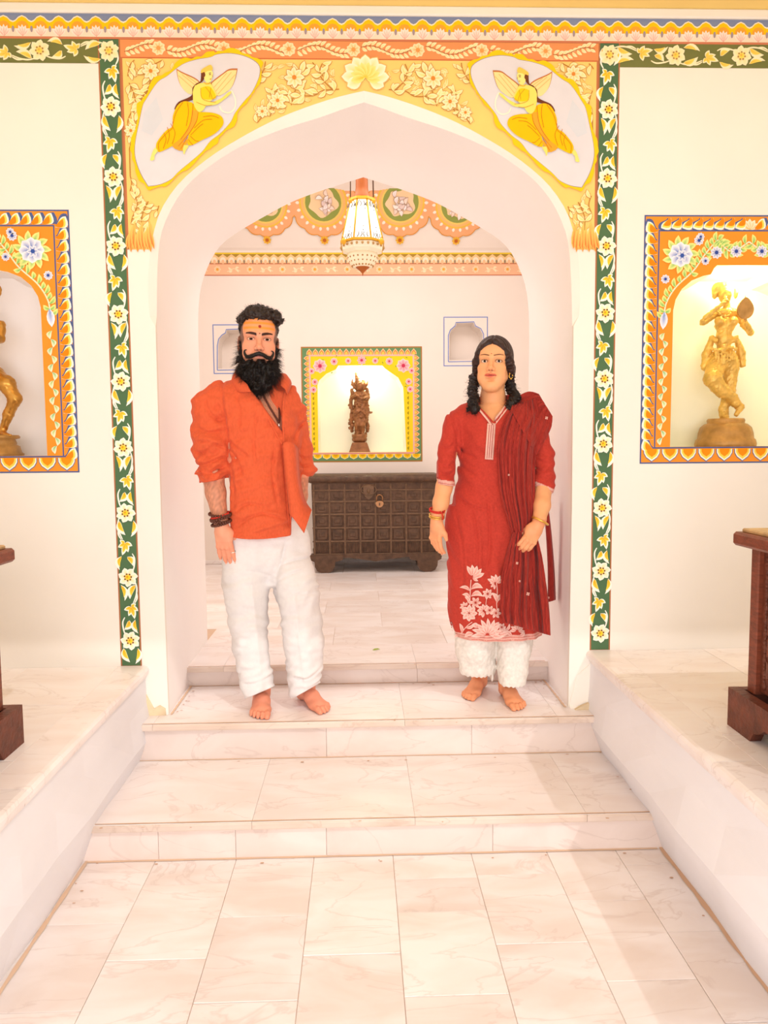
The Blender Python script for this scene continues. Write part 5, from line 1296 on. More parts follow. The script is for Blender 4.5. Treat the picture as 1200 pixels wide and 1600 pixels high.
def head_colour(P, fr, s, skin, lip, brow, fem):
    L = fr.loc(P)/s; x, y, z = L.T; n = len(P); c = np.tile(lin(skin), (n, 1)); front = y < -.03
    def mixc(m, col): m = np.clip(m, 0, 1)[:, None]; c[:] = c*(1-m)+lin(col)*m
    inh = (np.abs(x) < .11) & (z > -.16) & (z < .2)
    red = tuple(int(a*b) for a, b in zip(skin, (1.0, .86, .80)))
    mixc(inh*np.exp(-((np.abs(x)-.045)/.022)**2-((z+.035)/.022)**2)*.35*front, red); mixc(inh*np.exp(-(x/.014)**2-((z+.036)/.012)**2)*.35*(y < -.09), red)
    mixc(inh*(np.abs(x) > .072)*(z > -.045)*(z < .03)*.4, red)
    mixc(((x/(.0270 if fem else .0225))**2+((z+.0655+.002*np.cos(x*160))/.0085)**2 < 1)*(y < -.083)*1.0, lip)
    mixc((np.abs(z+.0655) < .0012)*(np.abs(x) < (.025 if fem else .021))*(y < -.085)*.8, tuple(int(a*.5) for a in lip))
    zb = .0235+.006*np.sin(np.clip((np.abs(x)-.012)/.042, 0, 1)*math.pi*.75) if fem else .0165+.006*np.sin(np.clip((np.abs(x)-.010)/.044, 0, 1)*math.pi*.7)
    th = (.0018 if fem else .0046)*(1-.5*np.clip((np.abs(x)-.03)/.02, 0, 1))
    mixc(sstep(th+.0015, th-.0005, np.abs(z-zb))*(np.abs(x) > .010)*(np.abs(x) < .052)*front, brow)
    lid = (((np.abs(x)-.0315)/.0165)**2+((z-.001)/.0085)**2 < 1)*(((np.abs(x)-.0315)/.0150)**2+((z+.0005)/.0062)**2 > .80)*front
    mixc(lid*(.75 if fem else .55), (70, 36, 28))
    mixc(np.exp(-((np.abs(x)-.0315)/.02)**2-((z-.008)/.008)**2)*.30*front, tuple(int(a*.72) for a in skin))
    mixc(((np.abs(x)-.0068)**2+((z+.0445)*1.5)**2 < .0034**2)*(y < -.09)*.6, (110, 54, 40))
    return c, L
def eyes(fr, s, parent, look=(0, 0), iris=(70, 40, 26), ri=.54):
    for m in (-1, 1):
        c = np.array((m*.0315, -.0735, 0))*s; mb = MB(); n, k = 20, 14; V = []; col = []
        for i in range(k+1):
            t = math.pi*i/k
            for j in range(n):
                w = 2*math.pi*j/n; d = np.array((math.sin(t)*math.cos(w), -math.cos(t), math.sin(t)*math.sin(w))); V.append(fr.w(c+d*.0129*s))
                a = math.hypot(d[0]-look[0], d[2]-look[1]) if d[1] < 0 else 9
                col.append(lin((16, 10, 8)) if a < .22 else lin(iris) if a < ri else lin((222, 200, 184)))
        F = [(i*n+j, i*n+(j+1) % n, (i+1)*n+(j+1) % n, (i+1)*n+j) for i in range(k) for j in range(n)]
        mb.add(V, F, np.array(col), True); mb.build('eye', M_EYE, parent)
def foot(S, a, yaw, big, s=1.0, lift=0.0):
    """bare foot: a = point on the floor under the ankle; yaw turns the toes towards viewer's right; big=+1 puts the big toe on local +x"""
    fr = Frame(a, rotm(yaw)); g = lambda *p: np.array(p)*s
    S.chain([g(0, .01, .10), g(0, .015, .05)], [.036*s, .036*s], .01, fr=fr)
    S.ell(g(0, .045, .030), g(.030, .034, .032), .015, fr=fr)
    S.chain([g(0, .01, .052), g(big*.006, -.06, .040), g(big*.004, -.115, .022)], [.034*s, .032*s, .021*s], .02, fr=fr)
    S.ell(g(0, -.10, .018), g(.045, .045, .020), .02, fr=fr); S.ell(g(-big*.020, -.02, .018), g(.022, .07, .020), .02, fr=fr); S.ell(g(big*.024, -.115, .018), g(.022, .03, .019), .012, fr=fr)
    for i, (x, y0, L, r) in enumerate(((.030, -.135, .042, .0135), (.009, -.142, .036, .0095), (-.009, -.136, .033, .009), (-.025, -.125, .029, .0085), (-.039, -.110, .025, .008))):
        S.chain([g(big*x, y0, .016), g(big*(x+.001), y0-L*.55, .016+.003*(i > 0)), g(big*x, y0-L, .009)], [r*1.05*s, r*s, r*.9*s], .003, fr=fr)
    S.put(np.array(a)-.3, np.array(a)+[.3, .3, .0], lambda X, Y, Z: (Z-(a[2]+.001))+0*X+0*Y, 0, 's')
    return fr
def hand(S, fr, thumb, s=1.0, curl=(.25, .3, .35, .4), spread=.0, th=((.034, .004, -.030), (.056, .022, -.055), (.058, .030, -.088)), fw=1.0):
    """hand hanging from the wrist at the frame's origin: -z runs to the fingertips, -y is the back of the hand, thumb = +1 on local +x; curl bends the fingers towards +y"""
    g = lambda p: np.array(p, float)*s
    S.chain([g((0, 0, .03)), g((0, 0, -.005)), g((0, .0, -.03))], [.027*s, .026*s, .026*s], .01, fr=fr)
    S.box(g((0, 0, -.050)), g((.036, .0125, .042)), .012*s, .014*s, fr=fr); S.ell(g((thumb*.024, .008, -.035)), g((.020, .016, .030)), .012*s, fr=fr)
    for i, (x, L, r, z0) in enumerate(((.029, .070, .0090, -.088), (.0095, .078, .0092, -.092), (-.0095, .072, .0088, -.090), (-.0275, .056, .0078, -.084))):
        p = np.array((thumb*x, 0, z0)); a = curl[i]*.5; pts = [g(p+np.array((0, -.001, .012))), g(p)]; ang = 0
        for L_, k in ((.44, .8), (.31, 1.2), (.25, 1.0)):
            ang += curl[i]*k; p = p+L*L_*np.array((thumb*spread*(x*22), math.sin(ang), -math.cos(ang)))
            pts.append(g(p))
        S.chain(pts, [r*1.02*s*fw, r*1.12*s*fw, r*1.04*s*fw, r*.96*s*fw, r*.82*s*fw], .0028*s, fr=fr)
        S.ell(g((thumb*x, -.010, z0+.004)), g((.008, .006, .009)), .005*s, fr=fr)
    t = [g((thumb*a[0], a[1], a[2])) for a in th]; S.chain([g((thumb*.020, .004, -.012))]+t, [.014*s, .013*s, .0115*s, .0085*s], .006*s, fr=fr)
def nails(fr, thumb, s, curl, parent, mt, spread=0):
    for i, (x, L, r, z0) in enumerate(((.029, .070, .0090, -.088), (.0095, .078, .0092, -.092), (-.0095, .072, .0088, -.090), (-.0275, .056, .0078, -.084))):
        p = np.array((thumb*x, 0, z0)); ang = 0
        for L_, k in ((.44, .8), (.31, 1.2), (.25, 1.0)): ang += curl[i]*k; d = np.array((thumb*spread*(x*22), math.sin(ang), -math.cos(ang))); p = p+L*L_*d
        q = (p-d*.002+np.array((0, -math.cos(ang), -math.sin(ang)))*r*.72)*s; R = fr.R @ rotm(0, -ang, 0)
        mb = MB(); mb.ball((0, 0, 0), (.0048*s, .0022*s, .0062*s), lin((244, 190, 168)), 8, 5); mb.v = [tuple(fr.w(q)+R @ np.array(v)) for v in mb.v]; mb.build('fingernail', mt, parent)
def strands(mb, pts, dirs, L, w, col, seed, droop=.3, n=3, curl=0.0):
    """thin tapering hairs growing from pts along dirs"""
    r = random.Random(seed)
    for p, d in zip(pts, dirs):
        d = np.array(d)/(np.linalg.norm(d)+1e-9); q = np.cross(d, [r.gauss(0, 1), r.gauss(0, 1), r.gauss(0, 1)]); q /= np.linalg.norm(q)+1e-9; k = np.cross(d, q)
        l = L*r.uniform(.5, 1.2); V = []; ph = r.uniform(0, 6)
        for i in range(n+1):
            t = i/n; c = p+d*l*t+np.array((0, 0, -droop*l*t*t))+curl*l*(q*math.sin(ph+t*7)+k*math.cos(ph+t*7))*t; hw = w*(1-t*.85)
            V += [c+q*hw, c-q*hw*.5+k*hw*.87, c-q*hw*.5-k*hw*.87]
        F = [(3*i+a, 3*i+(a+1) % 3, 3*i+3+(a+1) % 3, 3*i+3+a) for i in range(n) for a in range(3)]
        mb.add(V, F, lin(tuple(max(0, min(255, c_+r.randint(-6, 10))) for c_ in col)), True)
def beads(P, r, name, mt, parent, squash=1.0):
    mb = MB()
    for p in P: mb.ball(p, (r, r, r*squash), n=7, m=5)
    o = mb.build(name, mt, parent); o['kind'] = 'stuff'; return o
def loop3(c, R, rx, ry, n, ph=0.0):
    return [np.array(c)+np.array(R) @ np.array((rx*math.cos(2*math.pi*i/n+ph), ry*math.sin(2*math.pi*i/n+ph), 0)) for i in range(n)]
def link_sdf(S, name, mt, parent, smooth=1, colour=None):
    V, Q = S.mesh(smooth); col = colour(V) if callable(colour) else None
    return link(name, raw_mesh(name, V, Q, col), mt, parent)

# ================= the man
YM = 3.30
m_ = lambda px, py, dy=0.0: at(px, py, YM+dy)
KM = YM/FPX                                               # metres per photograph pixel at his depth
man = empty('person', (*m_(430, 1000)[:2], Z2))
tag(man, 'bearded man in an open orange shirt and white trousers, standing barefoot under the arch', 'person')
HS = 1.06; hfr = Frame(m_(404, 534, .0), rotm(math.radians(9), math.radians(1), math.radians(2)))
x0 = m_(300, 700)[0]; x1 = m_(535, 700)[0]; hx = hfr.o[0]
zc_ = m_(420, 590)[2]
hz0, hz1 = m_(340, 898, -.1)[2], m_(340, 755, -.1)[2]
B = SDF(axis((x0-.02, hx-.11, .0038), (hx-.11, hx+.11, .0019), (hx+.11, x1+.03, .0036)),
        axis((2.98, 3.155, .005), (3.155, 3.25, .0026), (3.25, 3.56, .006)),
        axis((Z2-.01, Z2+.13, .0032), (Z2+.13, hz0, .014), (hz0, hz1, .0034), (hz1, zc_, .008), (zc_, hfr.o[2]-.14, .005), (hfr.o[2]-.14, hfr.o[2]+.07, .0019), (hfr.o[2]+.07, hfr.o[2]+.15, .004)))
head(B, hfr, HS)
B.chain([hfr.w((0, .02, -.06)), m_(408, 595, .02), m_(410, 615, .03)], [.056, .060, .075], .02)
B.stack([(m_(0, 850)[2], m_(418, 850)[0], YM+.0, .10, .06), (m_(0, 760)[2], m_(412, 760)[0], YM, .145, .095), (m_(0, 690)[2], m_(408, 690)[0], YM, .155, .10), (m_(0, 645)[2], m_(405, 640)[0], YM+.01, .125, .085), (m_(0, 612)[2], m_(405, 605)[0], YM+.03, .075, .06)], .02, yaw=math.radians(20))
B.chain([m_(360, 628, -.0), m_(340, 650, -.03), m_(331, 690, -.05), m_(333, 745, -.07)], [.040, .040, .042, .043], .02)
wr = m_(346, 822, -.12)
B.chain([m_(333, 742, -.07), m_(337, 770, -.085), wr], [.044, .042, .029], .015)
B.chain([m_(440, 632, .03), m_(455, 650, .06), m_(466, 690, .09), m_(472, 735, .10)], [.038, .038, .038, .038], .02); B.chain([m_(470, 735, .09), m_(468, 775, .05), m_(462, 815, .0)], [.038, .035, .027], .015); B.ell(m_(458, 838, -.0), (.03, .03, .05), .02)
hf1 = Frame(m_(347, 824, -.125), rotm(math.radians(-8), math.radians(4), math.radians(-5))); CU = (.16, .2, .22, .2)
hand(B, hf1, 1, 1.0, CU, .08, th=((.030, .012, -.030), (.040, .032, -.055), (.042, .042, -.085)))
fa, fb = atz(408, 1105, Z2), atz(480, 1097, Z2)
fa[1] += .0
foot(B, fa+np.array((0, .02, 0)), math.radians(5), 1, 1.0); foot(B, fb+np.array((0, .0, 0)), math.radians(32), -1, 1.0)
B.chain([fa+np.array((0, .03, .08)), m_(395, 980, -.01), m_(392, 870)], [.036, .046, .06], .02); B.chain([fb+np.array((0, .01, .08)), m_(473, 980, -.01), m_(455, 870)], [.036, .046, .06], .02)
def man_col(P):
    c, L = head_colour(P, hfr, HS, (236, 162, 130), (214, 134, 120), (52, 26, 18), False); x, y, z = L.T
    def mx(m, col): m = np.clip(m, 0, 1)[:, None]; c[:] = c*(1-m)+lin(col)*m
    fore = (y < -.02)*(np.abs(x) < .062)
    st = sstep(.026, .032, z)*sstep(.085, .078, z)*fore; mx(st*(.55+.35*np.sin(z*330)), (250, 150, 30)); mx((y < -.03)*((x-.002)**2+(z-.048)**2 < .0062**2), (160, 40, 24)); mx((y < -.03)*((x-.002)**2+(z-.020)**2 < .0026**2), (140, 60, 30))
    mx((np.abs(x) > .052)*sstep(-.03, .0, z)*(z < .12)*(y < .03)*(y > -.055)*.8*(np.abs(x) < .081), (70, 44, 34))
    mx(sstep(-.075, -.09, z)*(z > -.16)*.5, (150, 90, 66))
    pz, px_ = P[:, 2], P[:, 0]
    arm = (pz < m_(0, 752)[2])*(pz > m_(0, 818)[2])*(P[:, 1] < YM+.2); mx(arm*(.34+.12*noise(P, .010, 4, stretch=(1, 1, .35))), (112, 70, 52))
    ch = (pz < m_(0, 600)[2])*(pz > m_(0, 720)[2]); mx(ch*(.30+.14*noise(P, .009, 9)), (120, 80, 64))
    mx((pz < Z2+.2)*.25, (226, 110, 84)); mx((pz < m_(0, 845)[2])*(pz > m_(0, 900)[2])*.2, (226, 120, 90)); return c
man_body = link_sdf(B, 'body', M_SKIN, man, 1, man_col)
eyes(hfr, HS, man, (.02, .02)); nails(hf1, 1, 1.0, CU, man, M_SKIN, .08)

# hair: curly top with a quiff, faded sides
Hh = SDF(axis((hx-.125, hx+.135, .003)), axis((hfr.o[1]-.15, hfr.o[1]+.13, .0032)), axis((hfr.o[2]-.03, hfr.o[2]+.185, .003)))
Hh.ell((0, .012, .058), (.084, .100, .078), fr=hfr); Hh.ell((.004, -.105, .020), (.066, .060, .061), .006, 's', fr=hfr); Hh.box((0, -.02, -.06), (.2, .2, .06), 0, .01, 's', fr=hfr)
Hh.ell((.0, -.045, .108), (.070, .055, .034), .015, fr=hfr); Hh.ell((.064, -.050, .105), (.028, .030, .024), .012, fr=hfr); Hh.ell((.086, -.05, .086), (.018, .02, .016), .008, fr=hfr)
rr = random.Random(21)
for i in range(120):
    t = rr.uniform(0, 6.28); e = rr.uniform(.25, 1.5); d = np.array((math.cos(t)*math.cos(e), math.sin(t)*math.cos(e), math.sin(e)))
    p = np.array((0, .0, .062))+d*np.array((.083, .100, .076))
    if p[1] < -.055 and p[2] < .095: continue
    Hh.ell(p, rr.uniform(.010, .017), .004, fr=hfr)
Hh.warp(lambda P: .0028*noise(P, .016, 7)+.0014*noise(P, .007, 8), .02)
hcol = lambda P: np.tile(lin((40, 27, 22)), (len(P), 1))*(1+.35*noise(P, .012, 5)[:, None].clip(-1, 1))
Vh, Qh = Hh.mesh(0); hair = link('hair', raw_mesh('hair', Vh, Qh, hcol(Vh)), M_HAIR, man)
mb = MB(); rs = np.random.RandomState(3); sel = rs.choice(len(Vh), 900); sel = [i for i in sel if hfr.loc(Vh[i])[2] > .075]
strands(mb, Vh[sel], [hfr.R @ (hfr.loc(Vh[i])-np.array((0, .01, .05)))+rs.normal(size=3)*.06 for i in sel], .014, .0007, (36, 24, 20), 1, .1, 4, .25); o = mb.build('loose_curls', M_HAIR, hair); o['kind'] = 'stuff'
# fade at the sides and sideburns
# beard
Bd = SDF(axis((hx-.125, hx+.125, .003)), axis((hfr.o[1]-.16, hfr.o[1]+.08, .003)), axis((hfr.o[2]-.26, hfr.o[2]+.0, .003)))
s_ = HS
for m in (-1, 1): Bd.chain([np.array((m*.070, -.014, -.005)), np.array((m*.069, -.020, -.045)), np.array((m*.062, -.038, -.085)), np.array((m*.05, -.05, -.12))], [.005, .008, .020, .034], .012, fr=hfr)
Bd.ell((0, -.058, -.128), (.078, .056, .052), .02, fr=hfr); Bd.ell((.002, -.060, -.166), (.062, .050, .052), .02, fr=hfr); Bd.ell((.004, -.066, -.182), (.040, .036, .036), .02, fr=hfr)
Bd.ell((0, -.125, -.054), (.048, .060, .026), .004, 's', fr=hfr); Bd.ell((0, -.125, -.073), (.015, .05, .0075), .003, 's', fr=hfr); Bd.ell((0, -.100, -.096), (.016, .012, .010), .004, fr=hfr)
Bd.warp(lambda P: .005*noise(P, .03, 3)+.003*noise(P, .012, 4, stretch=(1, 1, .6)), .02)
bcol = lambda P: np.tile(lin((20, 14, 14)), (len(P), 1))*(1+.25*noise(P, .01, 6)[:, None].clip(-1, 1))
Vb, Qb = Bd.mesh(0); beard = link('beard', raw_mesh('beard', Vb, Qb, bcol(Vb)), M_HAIR, man)
mb = MB(); sel = rs.choice(len(Vb), 4200); cen = np.array((0, -.02, -.09))
strands(mb, Vb[sel], [hfr.R @ ((hfr.loc(Vb[i])-cen)*np.array((1.1, 1, .8))+np.array((0, 0, -.03)))+rs.normal(size=3)*.03 for i in sel], .030, .0006, (24, 16, 15), 2, .25, 3, .12); o = mb.build('beard_hairs', M_HAIR, beard); o['kind'] = 'stuff'
mb = MB()
for m in (-1, 1):
    P = spline([hfr.w(np.array(p)*s_) for p in ((m*-.004, -.111, -.057), (m*.016, -.109, -.063), (m*.034, -.097, -.072), (m*.048, -.086, -.069), (m*.056, -.082, -.056), (m*.055, -.083, -.046), (m*.047, -.087, -.044))], 6)
    n = len(P); mb.tube(P, [.0078*min(1, (1-i/n)*1.5+.10) for i in range(n)], 9, lin((18, 12, 12)))
mo = mb.build('moustache', M_HAIR, man)
mb = MB(); pts = []; dr = []
for m in (-1, 1):
    for i in range(200):
        t = rs.uniform(0, 1); p = np.array((m*(.002+.04*t), -.114+.024*t, -.057-.016*t))*s_+rs.normal(size=3)*.003; pts.append(hfr.w(p)); dr.append(hfr.R @ np.array((m*.8, -.1, -.45+.3*t)))
strands(mb, pts, dr, .018, .0007, (20, 14, 13), 4, .1); o = mb.build('moustache_hairs', M_HAIR, mo); o['kind'] = 'stuff'

# shirt
SW = SDF(axis((x0-.03, x1-.08, .004)), axis((3.05, 3.56, .0048)), axis((m_(0, 858)[2], m_(0, 560)[2], .004)))
yw = math.radians(20)
rows = [(848, 405, .150, .118, .0), (820, 412, .166, .125, 0), (780, 412, .163, .125, 0), (740, 411, .162, .122, 0), (700, 410, .164, .124, 0), (660, 407, .170, .122, 0), (632, 401, .176, .112, .005), (612, 396, .165, .092, .015), (596, 400, .115, .072, .03), (582, 404, .080, .062, .03)]
rows[0] = (858, 411, .172, .136, 0); rows[1] = (820, 412, .168, .131, 0)
SW.stack([(m_(0, py)[2], m_(px, py)[0], YM+dy, rx, ry) for py, px, rx, ry, dy in rows], 0, yaw=yw, pw=2.3)
SW.chain([m_(345, 618, -.01), m_(330, 640, -.03), m_(329, 690, -.05), m_(331, 742, -.068)], [.062, .070, .074, .060], .03)
SW.chain([m_(450, 618, .03), m_(459, 650, .06), m_(466, 700, .09), m_(473, 738, .10)], [.056, .056, .054, .046], .025)
SW.chain([m_(331, 738, -.068), m_(332, 748, -.072)], [.061, .060], .006)
for i, py in enumerate((722, 732, 744)): SW.ell(m_(330.5+i*.6, py, -.066), (.065-.002*i, .066, .013), .006, R=rotm(0, 0, .22))
SW.ell(m_(474, 738, .10), (.052, .052, .016), .006, R=rotm(0, 0, -.4))
U = lambda P: (P[:, 0]-m_(400, 700, -.1)[0])/(KM*.97)+400
Vv = lambda P: 700-(P[:, 2]-m_(400, 700, -.1)[2])/(KM*.97)
def wr1(P):
    u, v = U(P), Vv(P); d = np.zeros(len(P)); fr_ = P[:, 1] < YM+.06
    d += .0055*noise(P, .17, 1, stretch=(.6, .6, 1.3))+.0042*noise(P, .075, 2, stretch=(.6, .6, 1.5))+.0016*noise(P, .03, 7)
    # creases that fan from the armpit and cross the front
    a = (u-356)*.5+(v-690); d += fr_*.008*np.exp(-((u-364)/30)**2)*np.sin(a*.26)*np.exp(-((v-720)/60)**2)
    d += fr_*.0045*np.sin((v+.45*(u-360)+6*noise(P,.15,4))*.17)*sstep(770, 800, v)*(u > 352)*(u < 452)
    d += .005*np.sin((v+.25*u+4*noise(P,.1,6))*.36)*sstep(695, 722, v)*(u < 356)
    d += .005*np.sin((v-.5*u+5*noise(P,.12,5))*.20)*(u < 356)*sstep(630, 680, v)
    d += .010*np.exp(-((u-(357-(v-720)*.02))/3.0)**2)*sstep(672, 700, v)*fr_*(v < 760)     # sleeve and side kept apart
    # placket ridge, button edge
    ln = 440+(v-690)*.075
    d -= fr_*.0030*sstep(0, 1.5, u-ln)*sstep(9, 7.5, u-ln)*(v > 680)
    return d
CREASE = [[(346, 588), (352, 640), (357, 690)], [(357, 690), (372, 700), (392, 716)], [(357, 694), (370, 718), (382, 748)], [(357, 700), (362, 735), (366, 775)], [(372, 616), (378, 645), (376, 672)], [(372, 818), (405, 802), (446, 812)], [(392, 834), (420, 826), (449, 816)], [(366, 800), (385, 786), (412, 790)],
  [(303, 726), (325, 724), (352, 712)], [(304, 738), (328, 739), (354, 727)], [(304, 706), (322, 706), (344, 692)], [(310, 668), (328, 676), (350, 672)], [(322, 622), (330, 645), (345, 660)], [(312, 690), (330, 690), (352, 700)], [(430, 700), (425, 740), (432, 790)], [(405, 640), (398, 690), (402, 730)], [(474, 655), (464, 668), (456, 690)], [(478, 716), (468, 716), (458, 706)], [(480, 728), (468, 730), (460, 722)], [(439, 690), (444, 740), (450, 842)]]
def creases(P, lines, u, v, depth=.0075, w=2.0):
    d = np.zeros(len(P)); fr_ = P[:, 1] < YM+.08
    for L in lines:
        c = spline(L, 6); best = np.full(len(P), 1e9); tt = np.zeros(len(P)); sd = np.zeros(len(P))
        for i in range(len(c)-1):
            a, b = c[i], c[i+1]; ab = b-a; t = np.clip(((u-a[0])*ab[0]+(v-a[1])*ab[1])/(ab @ ab), 0, 1); dx, dy = u-a[0]-t*ab[0], v-a[1]-t*ab[1]; q = np.hypot(dx, dy)
            m = q < best; best[m] = q[m]; tt[m] = (i+t[m])/(len(c)-1); sd[m] = np.sign(dx*ab[1]-dy*ab[0])[m]
        e = np.clip(np.minimum(tt, 1-tt)*5+.15, 0, 1)
        d += fr_*e*(depth*np.exp(-(best/w)**2)-depth*.55*np.exp(-((best-2.6*w)/(1.5*w))**2)*(sd > 0))
    return d
SW.warp(wr1, .03); SW.warp(lambda P: creases(P, CREASE, U(P), Vv(P)), .03)
q = SW.sl([-9]*3, [9]*3); X = SW.x[:, None, None]; Yg = SW.y[None, :, None]; Z = SW.z[None, None, :]
u = (X-m_(400, 700, -.1)[0])/(KM*.97)+400+0*Yg; v = 700-(Z-m_(400, 700, -.1)[2])/(KM*.97)
tors = (u > 356)*(u < 500)
k_ = KM*.97
hem = np.where(u < 451+0*v, (v-(838+3*np.sin((u-360)/90*3.1)))*k_, np.minimum((v-836)*k_, 9.0))
hem = np.where(u >= 451, np.maximum((v-(806+(u-452)*1.13))*k_*.66, (v-(834-(u-475)*2.6))*k_*.4), hem)
SW.D = np.where(tors & (v > 760), np.maximum(SW.D, hem), SW.D).astype(np.float32)
SW.D = np.where((u <= 357) & (v > 700), np.maximum(SW.D, (v-(751-(u-330)*.16))*k_), SW.D).astype(np.float32)
# neck opening: V down the front
Vl = (386-u)*1.0+(v-592)*.60; vr = (u-441)*1.0+(v-690)*.0
ow = np.maximum(np.maximum((u-440-0*v), (391+(v-607)*.72-u)), v-686)*k_
ow = np.where(v < 605, np.maximum(u-438, 392-u)*k_, ow)+0*Yg
front = (Yg-(YM-.035-.02*0))*1.0
SW.D = np.maximum(SW.D, -np.maximum(ow, front)).astype(np.float32)
SW.cap(m_(406, 600, .02), m_(407, 560, .01), .066, .070, .004, 's')
for c, dv, r in ((m_(333, 756, -.075), m_(332, 742, -.07), .050), (m_(474, 752, .10), m_(473, 738, .10), .044)): SW.cap(c, dv, r, r, .003, 's')
shirt = link_sdf(SW, 'shirt', M_SHIRT, man, 1)
# collar leaves, front edge bands, cuffs, buttons
def sheet(name, mt, parent, rowsP, th=.0035, n=6):
    """a cloth sheet through rows of points, given thickness"""
    G = np.array([spline(r_, n) for r_ in rowsP]); a, b = G.shape[:2]; V = G.reshape(-1, 3)
    F = [(i*b+j, i*b+j+1, (i+1)*b+j+1, (i+1)*b+j) for i in range(a-1) for j in range(b-1)]
    o = MB().add(V, F, smooth=True).build(name, mt, parent); md = o.modifiers.new('thickness', 'SOLIDIFY'); md.thickness = th; md.offset = 0; return o
# left leaf wraps from behind the neck to its point on the chest
sheet('collar', M_SHIRT, shirt, [[m_(420, 580, .075), m_(382, 572, .05), m_(370, 577, -.01), m_(374, 589, -.07), m_(386, 600, -.105)],
                                  [m_(420, 586, .085), m_(378, 580, .06), m_(364, 588, -.015), m_(369, 601, -.085), m_(390, 608, -.118)],
                                  [m_(420, 594, .09), m_(374, 590, .065), m_(361, 598, -.02), m_(371, 612, -.098), m_(392, 612, -.125)]], .005)
sheet('collar', M_SHIRT, shirt, [[m_(418, 584, .06), m_(434, 584, .03), m_(438, 592, -.03), m_(439, 602, -.065)], [m_(420, 586, .085), m_(444, 584, .045), m_(450, 594, -.02), m_(446, 608, -.070)], [m_(420, 594, .09), m_(447, 590, .05), m_(455, 600, -.01), m_(449, 616, -.070)]], .005)
class Front:
    """where a cloth's front surface stands behind a point of the photograph"""
    def __init__(s, S):
        s.S = S; ins = S.D < 0; j = np.maximum(ins.argmax(1), 1); any_ = ins.any(1)
        d1 = np.take_along_axis(S.D, j[:, None, :], 1)[:, 0]; d0 = np.take_along_axis(S.D, j[:, None, :]-1, 1)[:, 0]; t = d0/np.where(d0 == d1, 1, d0-d1)
        y = np.where(any_, S.y[j-1]+t*(S.y[j]-S.y[j-1]), 0.0); w = any_.astype(float)
        for _ in range(2):                                # a light blur, so that what lies on the cloth lies smoothly
            yp, wp = np.pad(y*w, 1), np.pad(w, 1); n_ = sum(wp[a:a+y.shape[0], b:b+y.shape[1]] for a in range(3) for b in range(3)); y = np.where(w > 0, sum(yp[a:a+y.shape[0], b:b+y.shape[1]] for a in range(3) for b in range(3))/np.maximum(n_, 1), 0)
        s.y = np.where(any_, y, np.nan)
    def __call__(s, px, py, off=0.0, fall=None):
        y = s.S.y[0]+.1
        for _ in range(4):
            p = at(px, py, y); i = min(max(np.searchsorted(s.S.x, p[0]), 0), len(s.S.x)-1); k = min(max(np.searchsorted(s.S.z, p[2]), 0), len(s.S.z)-1); q = s.y[i, k]
            if np.isnan(q): return at(px, py, (YM if fall is None else fall)+off)
            fx = (p[0]-s.S.x[i-1])/(s.S.x[i]-s.S.x[i-1]) if i else 1; fz = (p[2]-s.S.z[k-1])/(s.S.z[k]-s.S.z[k-1]) if k else 1
            c4 = [s.y[i-1, k-1], s.y[i, k-1], s.y[i-1, k], q]
            y = float(q) if np.isnan(c4).any() else float((c4[0]*(1-fx)+c4[1]*fx)*(1-fz)+(c4[2]*(1-fx)+c4[3]*fx)*fz)
        return at(px, py, y+off)
fS, fB = Front(SW), Front(B)
def on_front(px, py, S_): return (fS if S_ is SW else fB)(px, py)
# the loose front panel that flares out beyond the hip
sheet('front_panel', M_SHIRT, shirt, [[m_(442, 692, -.152), m_(446, 740, -.158), m_(450, 780, -.160), m_(452, 802, -.160)], [m_(450, 690, -.150), m_(455, 740, -.164), m_(459, 780, -.172), m_(463, 816, -.170)],
      [m_(458, 692, -.130), m_(462, 742, -.140), m_(468, 785, -.152), m_(475, 833, -.156)], [m_(466, 700, -.085), m_(469, 748, -.09), m_(476, 780, -.11), m_(487, 797, -.128)]], .004)
for py in (700, 735, 770):
    p = on_front(446+(py-690)*.075, py, SW); mb = MB().ball(p+np.array((0, -.003, 0)), (.0055, .0025, .0055), n=10, m=5); mb.build('button', mat('shirt_button', (190, 74, 40), .4) if py == 700 else bpy.data.materials['shirt_button'], shirt)
P1 = [on_front(x, y, SW)+np.array((0, -.004, 0)) for x, y in ((397, 610), (409, 632), (421, 656), (432, 678), (441, 694))]; MB().tube(spline(P1, 5), .0045, 6).build('front_edge', M_SHIRT, shirt)
P1 = [on_front(x, y, SW)+np.array((0, -.004, 0)) for x, y in ((445, 612), (443, 640), (443, 665), (444, 692))]; MB().tube(spline(P1, 5), .0045, 6).build('front_edge', M_SHIRT, shirt)
P1 = [on_front(442+(y-690)*.072, y, SW)+np.array((0, -.003, 0)) for y in range(695, 832, 12)]; MB().tube(spline(P1, 3), .0035, 6).build('placket_edge', M_SHIRT, shirt)
# necklace of dark beads on the chest
ch = [(405, 606), (410, 614), (415, 624), (421, 635), (427, 645), (433, 655), (436, 660), (437, 650), (436, 636), (434, 622), (432, 610)]
P1 = spline([on_front(x, y, B)+np.array((0, -.006, 0)) for x, y in ch], 6); beads(P1[::1], .0048, 'bead_necklace', M_BEAD, man)
MB().ball(P1[36]+np.array((0, -.004, -.012)), (.006, .004, .008)).build('pendant', M_SILV, man)

